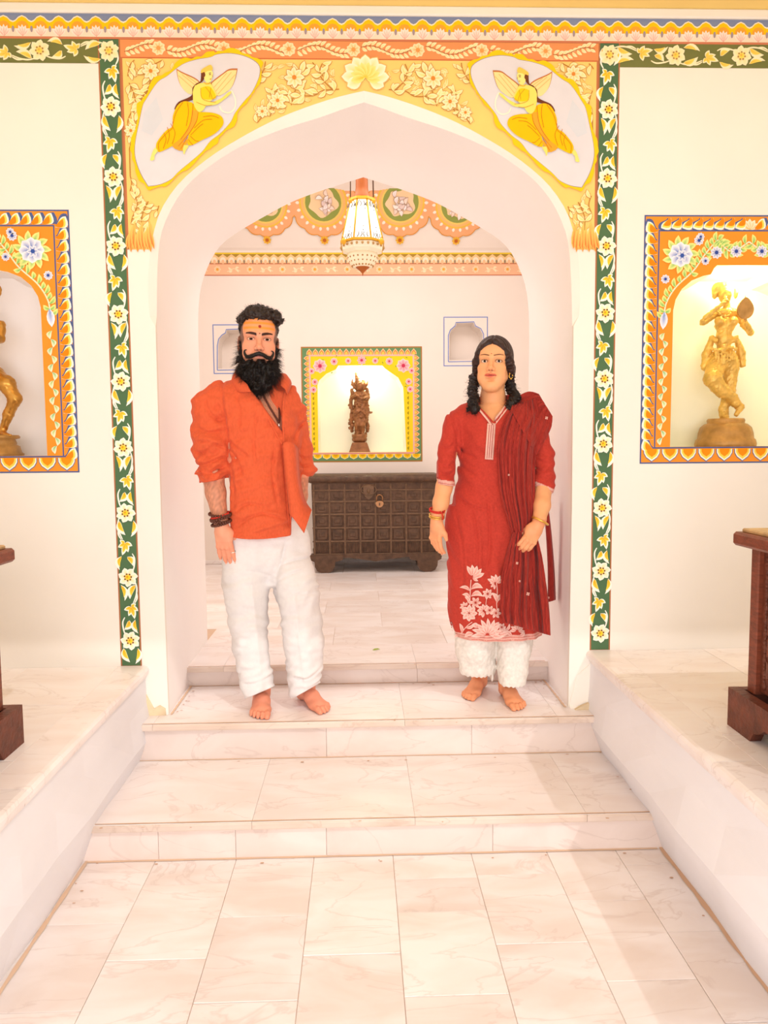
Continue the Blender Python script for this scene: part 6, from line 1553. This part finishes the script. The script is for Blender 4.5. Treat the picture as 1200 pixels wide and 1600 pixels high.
# trousers
T = SDF(axis((m_(335, 800)[0]-.03, m_(512, 1000)[0]+.03, .0042)), axis((3.08, 3.52, .005)), axis((Z2+.004, m_(0, 800)[2], .0045)))
T.stack([(m_(0, 912)[2], m_(417, 912)[0], YM, .13, .03), (m_(0, 898)[2], m_(417, 898)[0], YM, .17, .075), (m_(0, 875)[2], m_(416, 875)[0], YM, .190, .100), (m_(0, 845)[2], m_(418, 845)[0], YM, .182, .100), (m_(0, 820)[2], m_(416, 820)[0], YM, .15, .09), (m_(0, 800)[2], m_(416, 800)[0], YM, .12, .08)], 0, yaw=math.radians(16), pw=2.3)
def leg(pts, k=.04):
    Pq = [m_(px, py, dy) for px, py, dy, r in pts]; T.chain(Pq, [r for *_, r in pts], k)
leg([(384, 880, .01, .090), (383, 902, .0, .096), (385, 930, -.01, .090), (388, 970, -.015, .080), (392, 1010, -.015, .072), (397, 1045, -.02, .066), (402, 1070, -.03, .063), (405, 1082, -.035, .062)])
leg([(453, 880, .01, .088), (458, 902, .0, .091), (464, 930, -.01, .088), (470, 970, -.01, .085), (475, 1005, -.01, .082), (476, 1040, -.01, .072), (475, 1068, -.01, .064), (475, 1078, -.015, .062)])
def wr2(P):
    u, v = U(P), Vv(P); fr_ = P[:, 1] < YM+.08
    d = .0036*noise(P, .16, 11, stretch=(1.5, 1.5, .35))+.0020*noise(P, .07, 12, stretch=(.6, .6, 1.6))
    d += .0030*np.sin((v+.4*u)*.20+3*noise(P, .2, 3))*sstep(850, 900, v)*sstep(1060, 980, v)
    d += .0032*np.sin((v+.5*u+9*noise(P,.12,7))*.30)*sstep(1030, 1062, v)
    c_ = 436-(v-880)*.30; d += .006*np.exp(-((u-c_)/4)**2)*fr_*(v > 840)*(v < 925)
    d -= .004*np.exp(-((u-(388+(v-900)*.07))/3)**2)*fr_*(v > 900); d -= .004*np.exp(-((u-(452+(v-900)*.10))/3)**2)*fr_*(v > 930)
    return d
T.warp(wr2, .03); T.warp(lambda P: creases(P, [[(442, 846), (436, 872), (424, 908)], [(428, 912), (445, 900), (470, 893)], [(418, 905), (400, 896), (375, 892)], [(432, 885), (455, 878), (482, 876)], [(446, 935), (465, 930), (490, 934)], [(370, 1076), (395, 1072), (424, 1062)], [(452, 1066), (475, 1068), (498, 1052)]], U(P), Vv(P), .0055, 1.8), .03)
X = T.x[:, None, None]; Yg = T.y[None, :, None]; Z = T.z[None, None, :]
u = (X-m_(400, 700, -.1)[0])/(KM*.97)+400+0*Yg; v = 700-(Z-m_(400, 700, -.1)[2])/(KM*.97)
hem = np.where(u < 440, (v-(1101-(u-389)*.42))*k_, (v-(1100-(u-464)*.55))*k_)+(Yg-YM)*-.25
T.D = np.maximum(T.D, np.where(v > 1040, hem, -1)).astype(np.float32)
for a, r in ((fa, .052), (fb, .050)): T.cap(a+np.array((0, .02, -.02)), a+np.array((0, .02, .085)), r, r*.9, .004, 's')
trousers = link_sdf(T, 'trousers', M_WHITE, man, 1)
# bead bracelets, thread and ring
ax = hf1.R
for i, (dz, r) in enumerate(((.022, .040), (.034, .041), (.046, .042), (.062, .044))):
    beads(loop3(hf1.o+ax @ np.array((-.002, .002, dz-.004)), ax @ rotm(0, .12, .12*((i % 2)*2-1)), r, r*.86, 24, i), .0062, 'bead_bracelet', M_BEAD, man)
MB().tube(loop3(hf1.o+ax @ np.array((0, .002, .052)), ax @ rotm(0, .1, -.2), .041, .036, 25), .004, 6, cap=False).build('red_thread_bracelet', M_THREAD, man)
c = np.array((.030, .006, -.108)); MB().tube(loop3(hf1.w(c), hf1.R @ rotm(0, .25, 0), .0112, .0112, 17), .0022, 6, cap=False).build('ring', M_SILV, man)
# ================= the woman
YQ = 3.34
w_ = lambda px, py, dy=0.0: at(px, py, YQ+dy)
KQ = YQ/FPX
lady = empty('person', (*w_(772, 1000)[:2], Z2))
tag(lady, 'woman in a red embroidered kurta with a maroon scarf over one shoulder, standing barefoot', 'person')
gs = .97; gfr = Frame(w_(771, 570, .01), rotm(math.radians(-16), math.radians(-5), math.radians(2)))
gx0, gx1, ghx = w_(655, 700)[0], w_(885, 700)[0], gfr.o[0]
g0, g1 = w_(0, 875, -.1)[2], w_(0, 775, -.1)[2]; gzc = w_(0, 660)[2]
G = SDF(axis((gx0, w_(712, 800)[0], .0034), (w_(712, 800)[0], ghx-.10, .006), (ghx-.10, ghx+.10, .0019), (ghx+.10, gx1, .0034)),
        axis((2.98, 3.10, .0045), (3.10, 3.30, .0027), (3.30, 3.56, .006)),
        axis((Z2-.01, Z2+.12, .003), (Z2+.12, g0, .016), (g0, g1, .0030), (g1, gzc, .010), (gzc, gfr.o[2]-.14, .005), (gfr.o[2]-.14, gfr.o[2]+.06, .0018), (gfr.o[2]+.06, gfr.o[2]+.15, .004)))
head(G, gfr, gs, True)
G.ell((0, -.055, -.108), np.array((.034, .030, .018)), .02, fr=gfr); 
for m in (-1, 1): G.ell((m*.034, -.052, -.068), (.024, .026, .030), .02, fr=gfr)
G.chain([gfr.w((0, .02, -.06)), w_(770, 622, .02), w_(771, 645, .03)], [.050, .052, .062], .02)
G.stack([(w_(0, 760)[2], w_(773, 760)[0], YQ, .12, .08), (w_(0, 690)[2], w_(774, 690)[0], YQ, .13, .095), (w_(0, 655)[2], w_(773, 655)[0], YQ+.005, .125, .078), (w_(0, 638)[2], w_(772, 638)[0], YQ+.02, .08, .06)], .02)
G.chain([w_(728, 655), w_(702, 710, -.03), w_(694, 762, -.06)], [.026, .028, .034], .02); wl = w_(683, 812, -.10)
G.chain([w_(694, 760, -.06), w_(689, 785, -.08), wl], [.036, .034, .025], .015)
G.chain([w_(820, 655), w_(846, 715, -.0), w_(849, 765, -.04)], [.026, .028, .035], .02); wq = w_(841, 818, -.15)
G.chain([w_(849, 762, -.04), w_(847, 790, -.10), wq], [.037, .035, .027], .015)
hl = Frame(w_(682, 815, -.10), rotm(math.radians(-52), math.radians(0), math.radians(4))); CL = (.30, .34, .36, .40)
hand(G, hl, 1, .92, CL, .03, th=((.030, .006, -.030), (.046, .014, -.055), (.050, .022, -.080)))
hr = Frame(w_(840, 821, -.152), rotm(math.radians(12), math.radians(-6), math.radians(33))); CR = (.55, .55, .5, .5)
hand(G, hr, -1, .92, CR, .05, th=((.028, .012, -.030), (.034, .034, -.055), (.026, .044, -.075)))
ga, gb = atz(748, 1078, Z2), atz(793, 1091, Z2)
foot(G, ga, math.radians(-28), 1, .93); foot(G, gb, math.radians(8), -1, .95)
G.chain([ga+np.array((0, .02, .08)), w_(748, 1000)], [.034, .05], .02); G.chain([gb+np.array((0, .02, .08)), w_(800, 1000)], [.034, .05], .02)
def lady_col(P):
    c, L = head_colour(P, gfr, gs, (240, 174, 124), (214, 104, 84), (84, 44, 30), True); x, y, z = L.T
    def mx(m, col): m = np.clip(m, 0, 1)[:, None]; c[:] = c*(1-m)+lin(col)*m
    mx((y < -.03)*(x**2+(z-.031)**2 < .0022**2), (190, 60, 40)); mx((y < -.02)*(np.abs(x) < .003)*(z > .083)*(z < .11), (190, 50, 36))
    mx((P[:, 2] < Z2+.2)*.4, (226, 122, 92)); mx((P[:, 2] < w_(0, 815)[2])*(P[:, 2] > w_(0, 880)[2])*.3, (236, 140, 104)); return c
link_sdf(G, 'body', M_SKIN, lady, 1, lady_col); eyes(gfr, gs, lady, (.10, .03), (40, 24, 18), .46)
nails(hl, 1, .92, CL, lady, M_SKIN, .03); nails(hr, -1, .92, CR, lady, M_SKIN, .05)

# hair: smooth, parted in the middle, gathered behind the ears into curled tresses
Hq = SDF(axis((ghx-.15, ghx+.16, .003)), axis((gfr.o[1]-.16, gfr.o[1]+.13, .0034)), axis((gfr.o[2]-.27, gfr.o[2]+.15, .003)))
Hq.ell((0, .018, .036), (.085, .102, .096), fr=gfr); Hq.ell((0, -.098, -.010), (.058, .075, .086), .004, 's', fr=gfr); Hq.ell((0, -.062, .086), (.03, .028, .014), .01, fr=gfr); Hq.box((0, -.06, -.13), (.2, .09, .10), 0, .01, 's', fr=gfr)
for m in (-1, 1):
    Hq.chain([np.array(p) for p in ((m*.006, -.078, .086), (m*.036, -.072, .070), (m*.062, -.052, .040), (m*.075, -.022, .008), (m*.079, .006, -.028))], [.008, .010, .012, .015, .015], .012, fr=gfr)
    Hq.chain([np.array(p) for p in ((m*.070, .03, -.01), (m*.070, .035, -.06))], [.026, .022], .012, fr=gfr)
for pts in ([(741, 588, .03), (740, 600, -.0), (738, 612, -.03), (741, 622, -.06), (739, 632, -.075), (743, 640, -.08)], [(795, 586, .04), (797, 602, .02), (800, 612, -.0), (806, 621, -.04), (799, 630, -.06), (797, 638, -.07)]):
    Pp = spline([w_(*p) for p in pts], 6); n = len(Pp)
    Hq.chain(list(Pp), [.015+.003*math.sin(i*.9) for i in range(n)], .008)
    for ph in (0, 2.1, 4.2):
        q = [p+np.array((math.cos(i*1.0+ph), math.sin(i*1.0+ph), 0))*.017 for i, p in enumerate(Pp)]; Hq.chain(q, [.0065]*(n-3)+[.005, .004, .003], .002)
for i in range(10): Hq.cap(w_(738+4*math.sin(i*2), 620+i*2, -.07), w_(736+7*math.cos(i*1.7), 626+i*2, -.075), .006, .004, .004)
def hw(P):
    L = gfr.loc(P); a = np.arctan2(np.abs(L[:, 0]), L[:, 2]+.02)
    return .0011*np.sin(L[:, 1]*420+a*9)*(L[:, 2] > -.03)+.0038*noise(P, .016, 5)*(L[:, 2] <= -.04)+.0045*np.exp(-(L[:, 0]/.0022)**2)*(L[:, 1] < .04)*(L[:, 2] > .06)
Hq.warp(hw, .02)
Vh, Qh = Hq.mesh(1); hc = np.tile(lin((50, 28, 22)), (len(Vh), 1))*(1+.3*np.sin(gfr.loc(Vh)[:, 1]*300)[:, None]); dk = sstep(-.03, -.08, gfr.loc(Vh)[:, 2])[:, None]; hc = hc*(1-dk)+lin((26, 16, 15))*dk
hairq = link('hair', raw_mesh('hair', Vh, Qh, hc), M_HAIR, lady)
mb = MB(); L = gfr.loc(Vh); sel = [i for i in rs.choice(len(Vh), 2600) if L[i, 2] < -.06][:1500]
strands(mb, Vh[sel], [rs.normal(size=3)+np.array((0, -.2, -.9)) for _ in sel], .028, .0007, (30, 19, 17), 7, .2, 4, .35); o = mb.build('loose_curls', M_HAIR, hairq); o['kind'] = 'stuff'

# kurta
M_KURTA2 = mat('red_kurta_cloth', attr=True, rough=.85, vary=.12, vary_scale=110, bump=.25, bump_scale=260, spec=.1, sheen=.1)
K = SDF(axis((w_(680, 700)[0], w_(872, 700)[0], .0040)), axis((3.08, 3.54, .0048)), axis((w_(0, 1012)[2], w_(0, 610)[2], .0040)))
rows = [(1010, 779, .186, .125), (980, 775, .204, .130), (920, 770, .201, .132), (870, 768, .199, .132), (807, 768, .196, .130), (762, 774, .172, .118), (725, 775, .164, .118), (690, 776, .166, .128), (665, 775, .170, .112), (645, 774, .155, .085), (632, 773, .110, .066), (622, 772, .080, .058)]
K.stack([(w_(0, py)[2], w_(px, py)[0], YQ+(.02 if py < 640 else 0), rx, ry) for py, px, rx, ry in rows], 0, pw=2.25)
K.chain([w_(728, 648, .01), w_(711, 662, -.0), w_(703, 700, -.025), w_(697, 735, -.05), w_(695, 757, -.06)], [.048, .046, .044, .046, .047], .025)
K.chain([w_(822, 650, .01), w_(838, 668, 0), w_(848, 710, -.0), w_(850, 745, -.03), w_(849, 763, -.04)], [.050, .047, .045, .044, .044], .025)
for m, px in ((-1, 757), (1, 797)): K.ell(w_(px, 692, -.085), (.062, .045, .055), .03)
uq = lambda P: (P[:, 0]-w_(770, 800, -.1)[0])/(KQ*.97)+770
vq = lambda P: 800-(P[:, 2]-w_(770, 800, -.1)[2])/(KQ*.97)
def wr3(P):
    u, v = uq(P), vq(P); fr_ = P[:, 1] < YQ+.06
    d = .0035*noise(P, .20, 21, stretch=(1.2, 1.2, .45))+.0015*noise(P, .06, 22)
    d += .0045*np.sin(u*.24+1.5*noise(P, .3, 5))*sstep(800, 880, v)
    d += .0035*np.sin((v-.4*u)*.33)*((u < 713)|(u > 838))*sstep(690, 720, v)*(v < 762)
    d += .003*np.sin((v+.8*np.abs(u-773))*.20)*np.exp(-((v-752)/40)**2)*fr_
    d += .005*np.exp(-((u-713)/2.0)**2)*sstep(684, 700, v)*(v < 764)*fr_+.005*np.exp(-((u-837)/2.0)**2)*sstep(690, 705, v)*(v < 770)*fr_
    return d
K.warp(wr3, .03); K.warp(lambda P: creases(P, [[(714, 668), (716, 700), (713, 752)], [(716, 690), (728, 706), (745, 716)], [(714, 700), (724, 728), (742, 742)], [(688, 726), (700, 728), (711, 720)], [(687, 738), (699, 741), (711, 734)], [(692, 700), (703, 698), (712, 690)], [(704, 640), (710, 660), (714, 676)], [(712, 800), (722, 860), (724, 940)], [(735, 790), (744, 850), (742, 960)], [(760, 770), (764, 850), (758, 890)], [(716, 775), (735, 790), (760, 796)], [(843, 716), (852, 722), (860, 716)], [(842, 730), (852, 737), (861, 732)]], uq(P), vq(P), .0065, 1.9), .03)
X = K.x[:, None, None]; Yg = K.y[None, :, None]; Z = K.z[None, None, :]
u = (X-w_(770, 800, -.1)[0])/(KQ*.97)+770+0*Yg; v = 800-(Z-w_(770, 800, -.1)[2])/(KQ*.97); kq = KQ*.97
K.D = np.where((u < 713) & (v > 735) & (v < 790), np.maximum(K.D, (v-(757.5+(u-695)*.14))*kq), K.D); K.D = np.where((u < 713) & (v > 790) & (u < 690-(v-790)*.0), .1, K.D)
K.D = np.where((u > 836) & (v > 745) & (v < 800) & (u > 838+(v-765)*.05), np.maximum(K.D, (v-(759+(u-835)*.42))*kq), K.D).astype(np.float32)
nv = np.maximum(np.abs(u-771)*1.0-(660-v)*.80+0*Yg, 617-v)*kq; K.D = np.maximum(K.D, -np.maximum(nv, Yg-(YQ-.0))).astype(np.float32)
K.cap(w_(770, 640, .02), w_(770, 600, .0), .060, .066, .004, 's'); K.cap(w_(738, 1010), w_(727, 985), .02, .02, .0, 'u') if False else None
slit = np.maximum(np.abs(u-(706+(v-975)*.28))-.4-(v-975)*.07, np.maximum(975-v, 0*v))*kq; K.D = np.maximum(K.D, -np.maximum(slit, 0*Yg-1)).astype(np.float32)
for a, b, r in ((w_(694, 768, -.065), w_(695, 752, -.055), .037), (w_(849, 775, -.045), w_(849, 758, -.035), .035)): K.cap(a, b, r, r, .003, 's')
RED, PNK = (192, 64, 52), (230, 178, 164)
K.D = np.maximum(K.D, (v-1006.5)*kq+0*Yg).astype(np.float32)
def kcol(P):
    u, v = uq(P), vq(P); c = np.tile(lin(RED), (len(P), 1))
    def mx(m, col): m = np.clip(m, 0, 1)[:, None]; c[:] = c*(1-m)+lin(col)*m
    t = v-(757.5+(u-695)*.14); mx((u < 711.5)*(t > -8)*(t < 5)*.95, PNK); mx((u < 711.5)*(np.abs(t+3) < .8)*.6, RED)
    t = v-(759+(u-835)*.42); mx((u > 836)*(t > -8)*(t < 5)*.95, PNK); mx((u > 836)*(np.abs(t+3) < .8)*.6, RED)
    hb = 1003+.0*u; mx((v > 996)*.9, PNK); mx(((np.abs(v-999.5) < .7)|(np.abs(v-1003) < .7))*.7, RED); return c
kurta = link_sdf(K, 'kurta', M_KURTA2, lady, 1, kcol)
fK = Front(K); fG = Front(G)
def ribbon(name, mt, parent, pts, w, off, f, n=5):
    P = spline(pts, n); V = []; m = len(P)
    for i in range(m):
        t = P[min(i+1, m-1)]-P[max(i-1, 0)]; q = np.array((-t[1], t[0]))/(np.linalg.norm(t)+1e-9)*w/2
        V += [f(*(P[i]+q*k), off) for k in (1, .33, -.33, -1)]
    F = [(4*i+k, 4*i+k+1, 4*i+4+k+1, 4*i+4+k) for i in range(m-1) for k in range(3)]
    o = MB().add(V, F, smooth=True).build(name, mt, parent); md = o.modifiers.new('thickness', 'SOLIDIFY'); md.thickness = .003; md.offset = 0; return o
vL, vR = [(746, 632), (754, 643), (763, 654), (770, 664)], [(792, 634), (784, 645), (776, 655), (769, 664)]
ribbon('neck_braid', M_PINK, kurta, vL, 7, -.006, fK); ribbon('neck_braid', M_PINK, kurta, vR, 7, -.006, fK)
ribbon('neck_placket', M_PINK, kurta, [(768, 662), (766, 690), (764, 718)], 13, -.006, fK, 8)
M_LINE = mat('braid_stitching', (176, 92, 84), .9)
for d in (-3.2, 0, 3.2): ribbon('stitch_line', M_LINE, kurta, [(768+d, 664), (766+d, 690), (764+d, 716)], .9, -.0088, fK, 8)
for q in (vL, vR): ribbon('stitch_line', M_LINE, kurta, q, .9, -.0085, fK)
# embroidery of flowers rising from the hem
class Emb(Paint):
    def P(s, p): return fK(p[0], p[1], -s.h-.0016)
PB = Emb((0, 0, 0)); E0, E1 = (214, 120, 106), (246, 206, 194); ex = lambda x, y: (660+x/5, 820+y/5)
def el(a, b, w, bend=.1): PB.leaf(ex(*a), ex(*b), w/5, E0, E1, bend, 5, .5)
def bloom(c, r, n, a0, a1, w=.5):
    for k in range(n):
        a = math.radians(a0+(a1-a0)*k/max(1, n-1)); el((c[0]+r*.15*math.cos(a), c[1]-r*.15*math.sin(a)), (c[0]+r*math.cos(a), c[1]-r*math.sin(a)), r*w, .05)
for ln, w in (([(385, 740), (372, 640), (374, 520), (380, 430)], 1.1), ([(590, 720), (580, 620), (585, 520), (578, 450)], 1.0), ([(500, 700), (496, 620), (505, 560)], .8), ([(300, 850), (350, 790), (390, 760)], 1.0)): PB.line(spline([ex(*p) for p in ln], 5), w, E1)
PB.layer(); bloom((390, 412), 100, 5, 20, 115, .34); bloom((385, 410), 60, 3, -30, 30, .34); bloom((572, 460), 74, 5, 30, 150, .36); bloom((570, 462), 44, 3, 170, 260, .4)
el((378, 505), (474, 495), 44, -.28); el((378, 560), (474, 560), 42, -.28); el((375, 520), (290, 490), 28, .2); el((372, 570), (310, 545), 28, .2); el((370, 600), (330, 560), 24); el((380, 620), (350, 590), 24)
bloom((415, 608), 46, 6, 0, 300, .5); bloom((365, 690), 66, 8, 0, 315, .55); PB.layer(); bloom((365, 690), 36, 6, 20, 320, .6); PB.layer(-1); bloom((510, 540), 44, 7, 0, 308, .5); el((585, 610), (545, 530), 36, .15); el((588, 600), (620, 540), 30, -.1)
bloom((480, 672), 54, 6, 60, 260, .5); bloom((525, 668), 40, 6, 0, 300, .5); bloom((575, 690), 44, 6, 0, 300, .5); bloom((330, 640), 40, 5, 60, 240, .45)
bloom((510, 860), 130, 9, -6, 186, .26); PB.layer(); bloom((508, 860), 84, 7, 10, 170, .32); PB.layer(-1)
el((440, 800), (385, 780), 40); el((400, 850), (330, 880), 36, .2); el((310, 850), (290, 770), 28); el((330, 800), (410, 770), 26, .2); el((285, 860), (250, 880), 20); el((580, 850), (650, 790), 30, .2); el((600, 870), (680, 850), 30, -.1); el((560, 790), (600, 760), 30); el((640, 830), (680, 770), 22, .2)
bloom((740, 830), 60, 6, 0, 180, .4); el((700, 870), (640, 830), 30); el((760, 870), (800, 840), 30); bloom((620, 800), 34, 6, 0, 300, .5)
o = PB.build('embroidery', M_PAINT, kurta)

# trousers with lace hems
Tq = SDF(axis((w_(700, 1000)[0], w_(842, 1000)[0], .0042)), axis((3.12, 3.52, .005)), axis((Z2+.006, w_(0, 950)[2], .0042)))
for pts in ([(745, 960, 0, .105), (744, 1010, .02, .092), (746, 1040, .03, .080), (749, 1062, .04, .068)], [(803, 960, 0, .100), (803, 1010, -.01, .080), (801, 1045, -.03, .068), (799, 1072, -.045, .060)]):
    Tq.chain([w_(px, py, dy) for px, py, dy, r in pts], [r for *_, r in pts], .012)
Tq.warp(lambda P: .0035*noise(P, .12, 31, stretch=(1.3, 1.3, .4))+.0016*noise(P, .03, 32), .03)
X = Tq.x[:, None, None]; Yg = Tq.y[None, :, None]; Z = Tq.z[None, None, :]
u = (X-w_(770, 800, -.1)[0])/(KQ*.97)+770+0*Yg; v = 800-(Z-w_(770, 800, -.1)[2])/(KQ*.97)
Tq.D = np.maximum(Tq.D, np.where(u < 775, (v-(1073+1.2*np.sin(u*.9)))*kq, (v-(1084+1.2*np.sin(u*.9)))*kq)).astype(np.float32)
for a, b in ((ga, (749, 1060, .03)), (gb, (799, 1068, -.04))): Tq.cap(a+np.array((0, .02, -.02)), w_(*b), .050, .050, .004, 's')
link_sdf(Tq, 'lace_trousers', M_LACE, lady, 1)

# scarf: pleated fall over the shoulder, held by the hand, and the end that hangs behind
def drape(name, left, right, offs, npl, amp, parent, mt, nu=84, n=10, ph=0.0, surf=fK, fall=None, thick=.0028):
    Lp, Rp, Of = spline(left, n), spline(right, n), spline([(o_, 0) for o_ in offs], n)[:, 0]; m = len(Lp); V = []; r = np.random.RandomState(int(ph*10)+5); jit = r.uniform(-.5, .5, 6)
    for i in range(m):
        t = i/(m-1)
        for k in range(nu):
            s = k/(nu-1); p = Lp[i]*(1-s)+Rp[i]*s
            w = math.sin(2*math.pi*(npl*s+.22*math.sin(t*5+s*4+ph)+jit[0]*t))*(.7+.5*math.sin(s*9+t*4+ph))+.5*math.sin(2*math.pi*(npl*1.7*s+jit[1]+.5*t+.16*math.sin(8*t+3*s)))+.25*math.sin(2*math.pi*(npl*3.1*s+jit[2]+.8*t+.2*math.sin(17*t)))
            V.append((p, Of[i]+amp*w, i, k))
    # smooth the depth of the body below so that the cloth bridges hollows
    D = np.array([surf(p[0], p[1], 0, fall)[1] for p, *_ in V]).reshape(m, nu)
    for _ in range(6):
        Dp = np.pad(D, 2, mode='edge'); av = (Dp[:-4, 2:-2]+Dp[4:, 2:-2]+Dp[2:-2, :-4]+Dp[2:-2, 4:]+Dp[1:-3, 2:-2]+Dp[3:-1, 2:-2])/6; D = np.minimum(D, av*.7+D*.3)
    V = [at(p[0], p[1], D[i, k]+o_) for p, o_, i, k in V]
    F = [(i*nu+k, i*nu+k+1, (i+1)*nu+k+1, (i+1)*nu+k) for i in range(m-1) for k in range(nu-1)]
    o = MB().add(V, F, smooth=True).build(name, mt, parent); md = o.modifiers.new('thickness', 'SOLIDIFY'); md.thickness = thick; md.offset = 0; return o
dup = drape('scarf', [(803, 634), (789, 655), (779, 690), (778, 725), (782, 770), (794, 815), (800, 835)], [(836, 622), (842, 655), (838, 690), (836, 725), (836, 765), (836, 800), (834, 828)], [-.016, -.016, -.018, -.02, -.022, -.03, -.03], 6, .0075, lady, M_DUP)
drape('scarf_fall', [(800, 832), (790, 870), (783, 910), (782, 945), (786, 972)], [(835, 826), (846, 865), (853, 910), (858, 955), (860, 993)], [-.03, -.035, -.04, -.045, -.045], 5, .012, dup, M_DUP, ph=1.3, fall=YQ-.10)
drape('scarf_shoulder', [(798, 640), (806, 622), (826, 612), (842, 616)], [(838, 712), (850, 690), (861, 668), (863, 650)], [-.022, -.020, -.014, -.010], 4, .006, dup, M_DUP, ph=2.2, fall=YQ-.02)
sheet('scarf_end', M_DUP, dup, [[w_(848, 780, .10), w_(853, 830, .10), w_(856, 890, .10), w_(856, 941, .09)], [w_(853, 780, .09), w_(858, 830, .08), w_(862, 890, .08), w_(863, 939, .07)], [w_(856, 790, .13), w_(861, 830, .12), w_(866, 890, .12), w_(868, 937, .12)]], .003)
for px, py, r in ((854, 653, 3), (795, 742, 2), (825, 928, 3.4), (812, 908, 2), (808, 880, 2.6), (857, 934, 2.4)):
    c = w_(px, py, -.20 if px < 850 or py < 700 else .04); 
    if py > 840 and px < 850: c = fK(px, py, -.075, YQ-.10)
    elif py < 760: c = fK(px, py, -.034, YQ-.03)
    mb = MB()
    for k in range(4):
        a = k*math.pi/2+.6; mb.ball(c+np.array((math.cos(a), 0, math.sin(a)))*r*KQ*.5, (r*KQ*.36, .002, r*KQ*.36), n=7, m=5)
    mb.build('sewn_flower', M_PINK, dup)
# jewellery
for m in (-1, 1):
    e = gfr.w(np.array((m*.079, .004, -.040))*gs); MB().tube(loop3(e+np.array((0, -.004, -.010)), rotm(.4*m, math.pi/2, 0), .009, .011, 13), .0022, 6, cap=False).ball(e, .0045).ball(e+np.array((0, -.006, -.022)), .004).build('earring', M_GOLDJ, lady)
for dz, r, nm, mt in ((.020, .0335, 'gold_bangle', M_GOLDJ), (.028, .0335, 'gold_bangle', M_GOLDJ), (.046, .033, 'red_thread_bracelet', M_THREAD), (.052, .034, 'red_thread_bracelet', M_THREAD)):
    MB().tube(loop3(hl.w((0, 0, dz)), hl.R @ rotm(0, .1, .15), r, r*.92, 25), .0030, 6, cap=False).build(nm, mt, lady)
MB().tube([hl.w((.03, -.01, .048)), hl.w((.045, -.012, .040)), hl.w((.05, -.01, .015))], .0035, 6).build('thread_tassel', M_THREAD, lady)
MB().tube(loop3(hr.w((0, -.002, .022)), hr.R @ rotm(0, .12, -.1), .037, .034, 25), .0042, 7, cap=False).build('gold_bangle', M_GOLDJ, lady)
